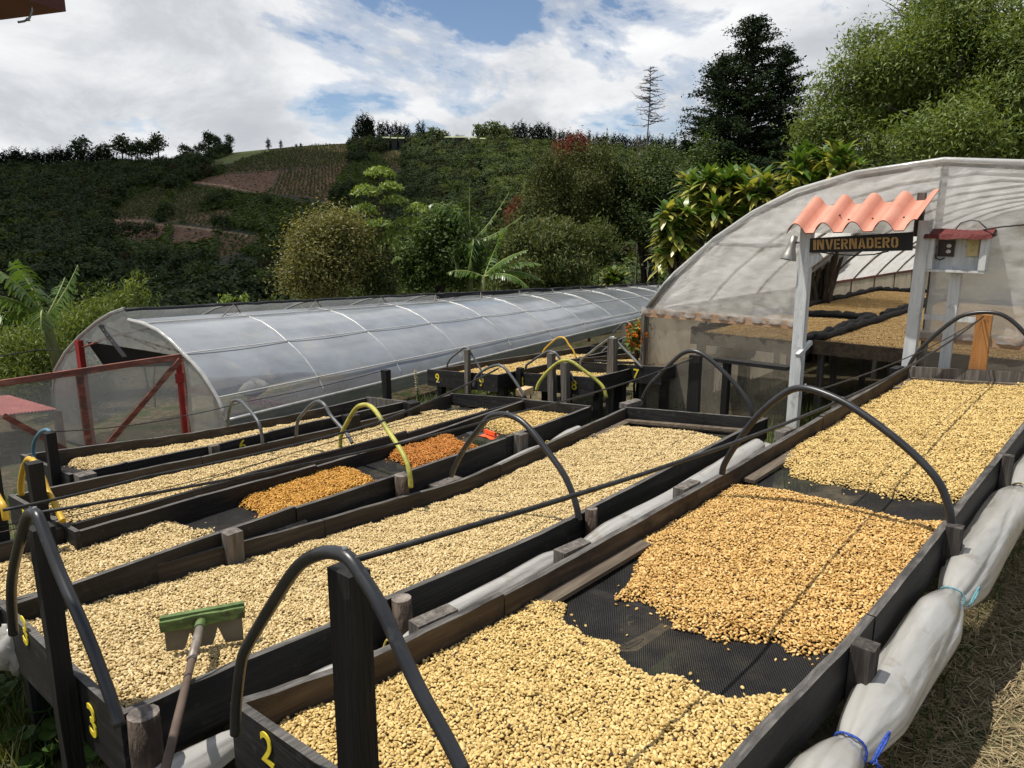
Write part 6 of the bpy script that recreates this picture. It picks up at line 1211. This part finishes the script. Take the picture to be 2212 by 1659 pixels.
# round tree with visible stems
rT = 40
tree('round_tree', 1405, rT, [blob(1290, 1530, 345, 480, rT), blob(1280, 1400, 400, 520, rT - 1), blob(1420, 1540, 390, 530, rT), blob(1370, 1470, 330, 420, rT), blob(1370, 1440, 465, 530, rT - 2.5, .6)], 3200, 18, .34, .17, LM['l_round'], 'round dark tree on many bare forking stems', trunk=.3, stems=6, split=.9, seed=51, shell=.35, branches=48)
tree('leafy_shrub', 1520, 36, [blob(1470, 1560, 300, 560, 36), blob(1540, 1620, 340, 560, 36)], 800, 16, .26, .16, LM['l_glossy'], 'upright leafy shrub between round tree and conifer', 'shrub', trunk=.07, seed=52)
tree('loquat_shrub', 1200, 33, [blob(1080, 1330, 490, 640, 33), blob(1120, 1220, 470, 560, 33), blob(1240, 1330, 480, 560, 33.5)], 1900, 20, .25, .19, LM['l_loquat'], 'dense loquat shrub with drooping leaves behind the tunnel', 'shrub', trunk=.1, seed=53, bend=.6, aspect=3)
tree('olive_shrub', 715, 23, [blob(600, 800, 500, 650, 23), blob(650, 830, 455, 580, 23), blob(612, 690, 520, 660, 22.5)], 2400, 18, .26, .1, LM['l_olive'], 'twiggy olive brown shrub behind the tunnel greenhouse', 'shrub', trunk=.1, stems=4, seed=54, shell=.5, branches=60)
tree('avocado_tree', 930, 26.5, [blob(830, 1030, 490, 640, 26.5), blob(880, 1010, 450, 560, 26.5), blob(960, 1060, 470, 620, 27)], 1700, 18, .24, .17, LM['l_glossy'], 'glossy dark green avocado tree behind the tunnel ridge', trunk=.1, stems=3, seed=55, aspect=2.8)
tree('dark_shrub', 800, 23, [blob(760, 850, 560, 660, 23)], 400, 14, .18, .1, LM['l_round'], 'small dark shrub in front of the avocado tree', 'shrub', trunk=.06, seed=56)
# pale umbrella tree
rU = 23.5; ub = at_ground(830, rU); o = thing('umbrella_tree', ub, 'slender pale green tree with flat umbrella leaf tiers', 'tree'); mb = MB(); g = random.Random(61); P, Nn, sh = [], [], []
mb.tube([Vector(atr(850, 640, rU) - ub), Vector(atr(842, 560, rU) - ub), Vector(atr(825, 470, rU) - ub), Vector(atr(822, 385, rU) - ub)], [.07, .06, .045, .03], 7)
for (cx, cy, w_, h_) in ((820, 368, 42, 22), (792, 408, 44, 26), (845, 400, 34, 14), (852, 430, 40, 20), (790, 450, 48, 26), (900, 448, 34, 16), (880, 475, 40, 22), (815, 480, 40, 16), (830, 520, 40, 24), (850, 500, 36, 18)):
    c = atr(cx, cy, rU + g.uniform(-.5, .5)) - ub; limb(mb, Vector(atr(826, cy + 55, rU) - ub), Vector(c), .03, .012, g, 5, .08); wr = w_ * .78 / F * rU; hr = h_ * .62 / F * rU; n = 330
    a = rng.uniform(0, 6.28, n); s = rng.uniform(0, 1, n) ** .6; q = c + np.stack([np.cos(a) * s * wr, np.sin(a) * s * wr, hr * (.4 - 1.0 * s ** 2) + rng.normal(size=n) * .04], -1); P.append(q); Nn.append(np.stack([np.cos(a) * s, np.sin(a) * s, np.full(n, .8)], -1)); sh.append(rng.uniform(0, 1, n))
v, f = leaf_quads(np.vstack(P), np.vstack(Nn), .15, 3.2, .4, .5); link('crown', np_mesh('crown', v, f, LM['l_lime'], False, {'shade': np.concatenate(sh)}), o)
me = bpy.data.meshes.new('trunk'); me.from_pydata(mb.v, [], mb.f); me.materials.append(M['bark_tree']); link('trunk', me, o)
# bananas
def banana(base, fronds, label, seed, stem_to=None, stem_r=.1):
    o = thing('banana_plant', base, label, 'banana plant', 'banana plants'); g = np.random.default_rng(seed); mb = MB(); top = np.array(stem_to); mb.tube([tuple(base), tuple(base * .5 + top * .5), tuple(top)], [stem_r * 1.3, stem_r, stem_r * .6], 9); mb.build('stem', LM['banana_stem'], o)
    for (tip, ctl, w_, tear) in fronds:
        n = 30; mb = MB(); pts = []
        for t in np.linspace(0, 1, n): pts.append((1 - t) ** 2 * top + 2 * t * (1 - t) * np.array(ctl) + t * t * np.array(tip))
        mb.tube(pts, [.022 * (1 - .85 * t) + .003 for t in np.linspace(0, 1, n)], 5, 1)
        for i in range(3, n - 1):
            d = pts[i + 1] - pts[i]; d /= np.linalg.norm(d); sd = np.cross(d, [0, 0, 1]); sd /= np.linalg.norm(sd) + 1e-6; t = i / n; ww = 1.55 * w_ * math.sin(math.pi * min(1, .12 + t * .92)) ** .6
            for s in (-1, 1):
                if g.uniform() < tear * .35: continue
                dr = tear * g.uniform(.3, 1.0) + .2; dv_ = sd * s * (1 - .35 * dr) + d * .35 + np.array([0, 0, -dr]); dv_ /= np.linalg.norm(dv_); L2 = ww * g.uniform(.7, 1.05); a = pts[i]; b = pts[i] + d * np.linalg.norm(pts[i + 1] - pts[i]) * (1.0 if g.uniform() > tear else .65)
                m1 = (a + b) / 2 + dv_ * L2 * .55 + np.array([0, 0, .08 * L2]); k = d * np.linalg.norm(pts[i + 1] - pts[i]) * .5
                mb.add([a, b, m1 + k, m1 - k, (a + b) / 2 + dv_ * L2 + k * .4 - np.array([0, 0, .15 * L2 * dr]), (a + b) / 2 + dv_ * L2 - k * .4 - np.array([0, 0, .15 * L2 * dr])], [(0, 1, 2, 3), (3, 2, 4, 5)], 0, True)
        mb.build('frond', [LM['banana'], LM['banana_rib']], o)
    return o
rN = 25.8; A3 = lambda x, y, d=0: atr(x, y, rN + d)
banana(at_ground(1010, rN), [(A3(960, 470), A3(1000, 430), .42, .9), (A3(925, 445), A3(960, 420), .42, .9), (A3(1015, 405), A3(1012, 480), .12, 1), (A3(1100, 415, .5), A3(1050, 500), .1, 1), (A3(1130, 465, -.5), A3(1060, 520), .12, 1), (A3(990, 600, -.8), A3(960, 480), .35, 1), (A3(1050, 600, .5), A3(1060, 490), .35, 1), (A3(1010, 590, -1), A3(1030, 500, -1), .3, 1)], 'tattered banana plant with brown stem and shredded leaves', 71, A3(1018, 520), .11)
banana(at_ground(1035, rN - 1), [(A3(1140, 540, -1), A3(1080, 555, -1), .22, .3), (A3(1170, 572, -1), A3(1110, 555, -1), .24, .3), (A3(1170, 605, -1), A3(1110, 570, -1), .24, .4), (A3(1150, 632, -1.5), A3(1110, 575, -1.5), .22, .5), (A3(1085, 500, -.5), A3(1060, 560), .25, .5), (A3(965, 590, -1), A3(1000, 575, -1), .25, .5)], 'young banana plant with arching green fronds', 72, A3(1045, 598, -1), .12)
banana(at_ground(840, rN - .5), [(A3(812, 545, -.5), A3(830, 520, -.5), .32, .1), (A3(790, 580, -.5), A3(820, 560, -.5), .26, .2), (A3(870, 560, -.5), A3(850, 540, -.5), .26, .2)], 'small banana plant at the foot of the umbrella tree', 73, A3(842, 590, -.5), .07)
rM = 18.0; A4 = lambda x, y, d=0: atr(x, y, rM + d)
banana(at_ground(105, rM), [(A4(-60, 560), A4(40, 590), .42, .35), (A4(-90, 640), A4(20, 620), .42, .3), (A4(20, 565, .5), A4(60, 590, .5), .34, .6), (A4(38, 560, -.3), A4(70, 600), .34, .7), (A4(140, 600, .4), A4(125, 640), .3, .8), (A4(168, 572, .2), A4(140, 640), .16, 1), (A4(-50, 700), A4(30, 650), .36, .4), (A4(90, 720, -1), A4(85, 640, -1), .34, .8)], 'large banana plant by the mesh fence with split fronds', 74, A4(98, 690), .13)
tree('peach_tree', 120, 19.5, [blob(-60, 190, 690, 880, 19.5), blob(80, 230, 655, 800, 19.5), blob(190, 300, 640, 740, 19.5), blob(-60, 60, 740, 900, 19)], 1900, 18, .2, .13, LM['l_right'], 'peach tree with narrow drooping leaves behind the mesh fence', trunk=.1, stems=3, seed=75, aspect=4.2, bend=.7)
tree('sapling', 285, 19, [blob(268, 302, 598, 680, 19, .3)], 60, 12, .13, .12, LM['l_right'], 'thin sapling shoot above the tunnel greenhouse end', 'sapling', trunk=.025, seed=76, aspect=4, bend=.7)
for px, lb in ((475, 'small leafy shoot poking over the tunnel ridge'), (515, 'bent leafy shoot poking over the tunnel ridge')): tree('shoot', px, 21, [blob(px - 8, px + 8, 636, 656, 21)], 8, 9, .07, .16, LM['l_lime'], lb, 'shoot', trunk=.015, seed=px, aspect=4)
# dracaenas
def dracaena(px, r, ros, label, seed, leafL=.45):
    base = at_ground(px, r); o = thing('dracaena', base, label, 'dracaena', 'variegated dracaenas'); g = np.random.default_rng(seed); mb = MB(); rg = random.Random(seed)
    for (x, y, dr, s) in ros:
        c = atr(x, y, r + dr); limb(mb, tuple(base + (g.uniform(-.2, .2), g.uniform(-.2, .2), 0)), tuple(c), .04, .03, rg, 6, .03); V_, F_, S_ = [], [], []; n = 58
        for i in range(n):
            a = g.uniform(0, 6.28); el = g.uniform(-.35, 1.35); L_ = leafL * s * g.uniform(.75, 1.15); w_ = L_ * .13; d = np.array([math.cos(a), math.sin(a), 0]); sd = np.array([-d[1], d[0], 0]); p = c - np.array([0, 0, g.uniform(0, .45) * s * .6]); k = len(V_) ; old = g.uniform() ** (.7 if el < .2 else 2.4); e = el
            prev = p; step = L_ / 4
            for q in range(5): ww = w_ * (.5, 1, 1.05, .75, .05)[q]; V_ += [prev - sd * ww, prev + sd * ww]; S_ += [old, old]; prev = prev + (d * math.cos(e) + np.array([0, 0, math.sin(e)])) * step; e -= .24
            F_ += [(k + 2 * q, k + 2 * q + 1, k + 2 * q + 3, k + 2 * q + 2) for q in range(4)]
        me = np_mesh('leaf_rosette', np.array(V_) - base, np.array(F_), LM['drac'], True, {'shade': np.array(S_)}); link('leaf_rosette', me, o)
    mb.build('stems', M['bark_tree'], o)
g = np.random.default_rng(81)
dracaena(1570, 15, [(1560 + g.uniform(-75, 100), 420 + g.uniform(-40, 60), g.uniform(-.8, .8), 1) for _ in range(26)] + [(1530, 470, 0, 1), (1500, 490, 0, 1), (1540, 455, -.4, 1), (1585, 385, 0, 1), (1625, 400, 0, 1), (1655, 415, 0, 1)], 'big variegated dracaena with yellow edged leaves by the film roof', 82)
dracaena(1490, 14, [(1465 + g.uniform(-25, 30), 520 + g.uniform(-70, 40), g.uniform(-.5, .5), .95) for _ in range(15)], 'dark leaved dracaena at the film greenhouse corner', 83)
dracaena(1780, 14.5, [(1775 + g.uniform(-60, 75), 365 + g.uniform(-30, 40), g.uniform(-.8, .8), 1) for _ in range(22)] + [(1730, 390, 0, 1), (1815, 345, 0, 1), (1765, 340, 0, 1), (1735, 420, 0, 1), (1800, 400, 0, 1)], 'variegated dracaena rising over the film roof left of the tile canopy', 84)
dracaena(1325, 36, [(1325, 595, 0, .9), (1312, 605, 0, .8), (1340, 602, 0, .8), (1322, 612, -.3, .8)], 'small bright dracaena by the far end of the tunnel', 85, .75)
# backing thicket under the big trees
tree('thicket', 1650, 31, [blob(1420, 1760, 450, 640, 31), blob(1700, 2000, 300, 520, 32), blob(1980, 2330, 300, 480, 32)], 2600, 14, .45, .2, LM['l_round'], 'dark thicket under the conifers behind the film greenhouse', 'thicket', trunk=.15, stems=4, seed=91)
tree('hedge_shrub', 1180, 38, [blob(1040, 1330, 560, 700, 38), blob(560, 900, 600, 700, 34), blob(820, 1100, 580, 680, 36)], 2200, 12, .45, .2, LM['l_round'], 'dark low hedge growing along the terrace edge', 'hedge', trunk=.1, stems=3, seed=92)
# bare trees
def bare(px, r, y0, y1, w_, label, seed, n=60, m=None, curl=.5, tr=.14, x_top=None):
    b = at_ground(px, r); a0 = atr(px, y1, r); a1 = atr(x_top or px, y0, r); o = thing('bare_tree', b, label, 'dead tree', 'leafless trees'); mb = MB(); g = random.Random(seed); limb(mb, tuple(b), tuple(a1), tr, .015, g, 12, .012)
    for i in range(n):
        t = g.uniform(.25, 1) ** .8; z = a0 + (a1 - a0) * t; a = g.uniform(0, 6.28); L_ = w_ / F * r * (1.05 - .75 * t) * g.uniform(.5, 1.1); tip = z + np.array([math.cos(a) * L_, math.sin(a) * L_, L_ * g.uniform(-.1, curl)]); limb(mb, tuple(z), tuple(tip), tr * .22, .008, g, 6, .1)
        for k in range(5): s = g.uniform(.35, 1); q = z + (tip - z) * s; e = q + np.array([g.uniform(-1, 1), g.uniform(-1, 1), g.uniform(-.3, .7)]) * L_ * .3; limb(mb, tuple(q), tuple(e), tr * .08, .005, g, 4, .1)
    mb.build('trunk', m or M['bark_pale'], o)
bare(1405, 48, 143, 330, 58, 'bare dead conifer with spidery twigs left of the tall conifer', 101, 80, None, .35, .13)
bare(1380, 46, 300, 400, 50, 'bleached leafless shrub below the bare conifer', 102, 30, None, .8, .08)
bare(1990, 34, -40, 120, 95, 'leafless treetop behind the large broadleaf tree', 103, 50, M['bark_tree'], .9, .16)
# skyline trees on the far ridge
def far_thing(name, src, label, group, specs, cat='tree'):
    for (px, py, hpx, wr) in specs:
        d = ray(px, py); a = float(AZ - math.atan2(d[1], d[0])); r = float(ridge_r(a)) - 6; X, Y = r * math.cos(AZ - a), r * math.sin(AZ - a); z = float(hz(np.array(a), np.array(r))); h = (hpx / F) * r
        o = thing(name, (X, Y, z - .5), label, cat, group); sc = h / 10.0
        for nm, me in src: c = link(nm, me, o); c.scale = (sc * wr, sc * wr, sc); c.rotation_euler = (0, 0, random.uniform(0, 6.28))
def src_tree(blobs, nc, nl, spread, size, m, seed, th=5):
    me, C = crown_mesh('crown', blobs, nc, nl, spread, size, m, .8, 1.5, .4, .3, seed=seed); mb = MB(); mb.tube([(0, 0, 0), (0, 0, th)], [.28, .16], 6); t = bpy.data.meshes.new('trunk'); t.from_pydata(mb.v, [], mb.f); t.materials.append(M['bark_tree']); return [('crown', me), ('trunk', t)]
PINE = src_tree([(0, 0, 3.5, 1.9, 1.9, 2.4), (0, 0, 6.2, 1.6, 1.6, 2.2), (0, 0, 8.4, .9, .9, 1.6)], 90, 8, .4, .55, M['leaf_pine'], 111, 8)
BROAD = src_tree([(0, 0, 7, 2.8, 2.8, 2.4), (1.2, .6, 8.2, 1.8, 1.8, 1.6), (-1.4, -.4, 7.4, 1.8, 1.8, 1.5)], 90, 8, .5, .7, M['leaf_far'], 112, 7)
ROUND = src_tree([(0, 0, 5, 4.2, 4.2, 3.6), (1.5, 0, 7, 2.6, 2.6, 2.6)], 130, 8, .6, .8, M['leaf_far2'], 113, 4)
g = random.Random(120)
far_thing('ridge_pine', PINE, 'dark pine in the unbroken pine row along the left ridge', 'pines of the left ridge', [(x + g.uniform(-2, 2), 345, g.uniform(36, 54), g.uniform(.8, 1.1)) for x in range(-20, 250, 7)])
far_thing('ridge_tree', BROAD, 'broad dark tree rising above the left ridge wood', 'tall trees above the left ridge wood', [(178, 345, 66, .9), (265, 342, 66, 1), (305, 342, 58, .9), (343, 342, 66, .9), (225, 344, 54, .9), (400, 338, 40, 1), (285, 342, 52, 1), (325, 342, 54, 1)])
far_thing('ridge_tree', BROAD, 'thin trunked tree standing alone on the open ridge crest', 'lone trees on the open ridge', [(452, 332, 52, .8), (462, 330, 46, .8), (472, 330, 38, .7), (497, 326, 38, .8), (425, 336, 34, .6), (435, 335, 36, .6), (414, 337, 32, .6), (443, 334, 34, .6)])
far_thing('ridge_tree', PINE, 'small dark round tree on the bare green crest', 'small trees on the bare crest', [(580, 320, 26, 1.2), (607, 318, 20, 1.1), (650, 313, 10, 2), (640, 314, 9, 2)])
far_thing('ridge_conifer', PINE, 'tall dark conifer in the clump left of the long roofs', 'conifer clump by the long roofs', [(775, 320, 62, .75), (785, 322, 70, .75), (796, 325, 66, .8), (806, 326, 58, .8), (790, 340, 60, .9), (801, 352, 60, .9), (766, 330, 40, .9)])
far_thing('ridge_conifer', PINE, 'dark columnar conifer in the row above the long roofs', 'conifers above the long roofs', [(x, 300, g.uniform(46, 54), .85) for x in (820, 828, 838, 848, 857, 866, 875, 882)] + [(905, 298, 58, .7), (914, 298, 56, .7)])
far_thing('ridge_tree', ROUND, 'light green rounded tree on the ridge by the long roofs', 'rounded trees by the long roofs', [(940, 305, 46, .9), (958, 305, 40, .9), (1040, 305, 50, .9), (1060, 300, 56, .9), (1080, 302, 50, .9), (895, 305, 34, .9), (922, 310, 38, 1), (1098, 306, 42, .9)])
far_thing('ridge_conifer', PINE, 'dark conifer in the long row on the ridge behind the red treetop', 'conifers behind the red treetop', [(x + g.uniform(-2, 2), 306, g.uniform(46, 60) if x < 1190 else g.uniform(40, 50), g.uniform(.7, .95)) for x in range(1112, 1460, 8)])
# long roofs on the ridge
M['roof_green'] = mat('pale green roof', [(.3, (.22, .25, .13)), (.7, (.32, .34, .2))], .6, (1, 1, 1)); M['dark_wall'] = mat('dark verandah wall', [(.3, (.03, .03, .028)), (.7, (.06, .06, .055))], .8, (1, 1, 1))
for (x0, x1, y, lb) in ((826, 842, 300, 'little green roofed cabin nearest the conifer clump on the ridge'), (845, 858, 301, 'middle green roofed cabin of three on the ridge'), (861, 874, 301, 'green roofed cabin of three nearest the rounded trees'), (960, 1012, 299, 'long low green roofed building between rounded trees'), (1014, 1030, 300, 'short green roofed wing beside the long ridge building'), (1036, 1050, 302, 'smallest green roofed hut at the end of the ridge buildings')):
    d = ray((x0 + x1) / 2, y); a = float(AZ - math.atan2(d[1], d[0])); r = float(ridge_r(a)) - 22; A = atr(x0, y, r); B = atr(x1, y, r); dd = dirxy((x0 + x1) / 2); zz = float(hz(np.array(a), np.array(r)))
    o = thing('ridge_cabin', ((A[0] + B[0]) / 2, (A[1] + B[1]) / 2, zz), lb, 'cabin', 'buildings on the far ridge'); u = (B - A); L_ = np.linalg.norm(u); rz = math.atan2(u[1], u[0]); zt = A[2]
    mb = MB(); mb.box(((A[0] + B[0]) / 2, (A[1] + B[1]) / 2, (zt + zz - 2) / 2), (L_ * .94, 4, max(1.5, zt - zz + 2)), rz); mb.build('wall', M['dark_wall'], o)
    mb = MB(); c = (A + B) / 2; e = np.array([dd[0], dd[1], 0]); mb.hexa([A - e * 3, B - e * 3, B + e * 3 + (0, 0, 1.5), A + e * 3 + (0, 0, 1.5), A - e * 3 + (0, 0, .4), B - e * 3 + (0, 0, .4), B + e * 3 + (0, 0, 1.9), A + e * 3 + (0, 0, 1.9)]); mb.build('roof', M['roof_green'], o)
# orange flowers, flower spike, low plants
tree('marigold_bush', 1385, 9.6, [blob(1366, 1402, 690, 770, 9.6, .16)], 90, 12, .05, .06, LM['l_right'], 'leafy bush with orange flowers at the film greenhouse corner', 'flower bush', trunk=.02, seed=131)
o = [x for x in bpy.data.objects if x.name == 'marigold_bush'][0]; b_ = blob(1364, 1404, 692, 755, 9.55, .18); P, Nn, sh, C = crown_points([(b_[0] - o.location.x, b_[1] - o.location.y, b_[2] - o.location.z, b_[3], b_[4], b_[5])], 60, 10, .012, seed=132); v, f = leaf_quads(P, Nn, .035, 1.2); link('blossoms', np_mesh('blossoms', v, f, LM['flower_orange'], False, {'shade': sh}), o)
sp = at_ground(900, 8.2); q = thing('flower_spike', sp, 'tall pale flower spike in front of the tunnel film', 'flower'); mb = MB(); t_, b_ = atr(897, 800, 8.2), atr(904, 866, 8.2); mb.tube([tuple(sp), tuple(b_), tuple(t_)], [.008, .007, .003], 6); mb.build('stem', LM['weed'], q)
for i in range(46):
    s = i / 46; c = b_ + (t_ - b_) * (s * 1.0); a = i * 2.4; mb = MB(); d = np.array([math.cos(a), math.sin(a), .3]); mb.tube([tuple(c), tuple(c + d * .014), tuple(c + d * .024)], [.004, .007, .003], 5); mb.build('floret', M['rope_tan'] if s > .35 else LM['weed'], q)
tree('yellow_green_plant', 1085, 10.2, [blob(1050, 1130, 822, 850, 10.2, .4)], 60, 12, .06, .06, LM['l_lime'], 'bright yellow green plant under bed 9', 'plant', trunk=.015, seed=133)
# grass blades
def blades(name, areas, label, m, hgt, wid, seed, lean=.5):
    g = np.random.default_rng(seed); V_, F_, S_ = [], [], []; k = 0
    for (x0, x1, y0, y1, n) in areas:
        X = g.uniform(x0, x1, n); Y = g.uniform(y0, y1, n); keep = fbm(X, Y, 4.0, 3) + g.uniform(-.5, .9, n) > 0; X, Y = X[keep], Y[keep]; n = len(X); Z = gz(X, Y); a = g.uniform(0, 6.28, n); h = hgt * g.uniform(.4, 1.2, n); w_ = wid * g.uniform(.6, 1.3, n); ln = h * lean * g.uniform(.2, 1.4, n)
        d = np.stack([np.cos(a), np.sin(a), 0 * a], -1); sd = np.stack([-np.sin(a), np.cos(a), 0 * a], -1); b = np.stack([X, Y, Z - .01], -1); up = np.array([0, 0, 1.0])
        p1 = b + up * (h * .55)[:, None] + d * (ln * .3)[:, None]; p2 = b + up * (h * .95)[:, None] + d * ln[:, None]
        vv = np.stack([b - sd * w_[:, None], b + sd * w_[:, None], p1 + sd * w_[:, None] * .8, p1 - sd * w_[:, None] * .8, p2 + sd * w_[:, None] * .15, p2 - sd * w_[:, None] * .15], 1).reshape(-1, 3)
        i6 = np.arange(n)[:, None] * 6 + k; F_.append(np.concatenate([i6 + np.array([0, 1, 2, 3]), i6 + np.array([3, 2, 4, 5])])); V_.append(vv); S_.append(np.repeat(g.uniform(0, 1, n), 6)); k += 6 * n
    return tag(link(name, np_mesh(name, np.vstack(V_), np.vstack(F_), m, False, {'shade': np.concatenate(S_)})), label, kind='stuff')
blades('grass', [(5.7, 8.0, 2.0, 3.3, 9000), (8.0, 9.3, 1.6, 3.0, 5000), (5.8, 7.6, 3.3, 6.0, 7000), (8.2, 11, 3, 6, 2000), (.2, 5.6, 2.0, 2.35, 5000), (.3, 5.5, 3.4, 3.8, 3000), (-.2, .9, 2.2, 6.5, 5000), (0.8, 5, 6.6, 9.6, 5000), (5, 12, 7.4, 9.9, 8000)], 'green grass growing between and under the beds', LM['grass'], .2, .004, 141)
blades('grass', [(1.2, 8, .45, 1.6, 9000)], 'short grass in the shade of the bed by the path', LM['grass'], .09, .0035, 142, .9)
def straw():
    g = np.random.default_rng(143); n = 42000; X = g.uniform(1.4, 7.5, n); Y = g.uniform(-1.4, .7, n); Z = gz(X, Y) + g.uniform(.002, .022, n); a = g.uniform(0, 6.28, n); L_ = g.uniform(.02, .07, n); w_ = g.uniform(.0009, .0024, n); el = g.normal(size=n) * .18
    d = np.stack([np.cos(a) * np.cos(el), np.sin(a) * np.cos(el), np.sin(el)], -1); sd = np.stack([-np.sin(a), np.cos(a), 0 * a], -1); c = np.stack([X, Y, Z], -1)
    vv = np.stack([c - d * L_[:, None] - sd * w_[:, None], c - d * L_[:, None] + sd * w_[:, None], c + d * L_[:, None] + sd * w_[:, None], c + d * L_[:, None] - sd * w_[:, None]], 1).reshape(-1, 3)
    tag(link('straw', np_mesh('straw', vv, np.arange(4 * n).reshape(n, 4), LM['straw'], False, {'shade': g.uniform(0, 1, n)})), 'dry straw and cut grass lying on the path', kind='stuff')
straw()
# broad leaved weeds at the foot of bed 3
def weed(P, s, label, seed, n=9):
    g = random.Random(seed); o = thing('broad_leaf_weed', P, label, 'weed', 'leafy weeds under the near bed ends')
    for i in range(n):
        a = g.uniform(0, 6.28); L_ = s * g.uniform(.6, 1.1); h = s * g.uniform(.3, 1.3); d = np.array([math.cos(a), math.sin(a), 0]); sd = np.array([-d[1], d[0], 0]); c = np.array(P) + d * L_ * .7 + (0, 0, h); mb = MB(); Q = []
        for u in np.linspace(-1, 1, 9): Q.append([c + sd * v * L_ * .42 * math.sqrt(max(0, 1 - u * u)) * (1 + .14 * math.sin(u * 12)) + d * u * L_ * .5 + np.array([0, 0, -.12 * L_ * (u * u) + .1 * L_ * abs(v)]) for v in (-1, -.5, 0, .5, 1)])
        mb.grid(Q); mb.tube([tuple(P), tuple(np.array(P) + d * L_ * .2 + (0, 0, h * .7)), tuple(c - d * L_ * .4)], .004, 5); mb.build('leaf', LM['weed'], o)
for i, (px, py) in enumerate(((20, 1420), (60, 1620), (130, 1600), (190, 1570), (10, 1520), (260, 1640), (100, 1655), (215, 1630))):
    q = on(px, py, -.72); weed((q[0], q[1], float(gz(q[0], q[1]))), .09 + .02 * (i % 3), 'broad leaved green weed at the foot of the end board painted 3', 150 + i)
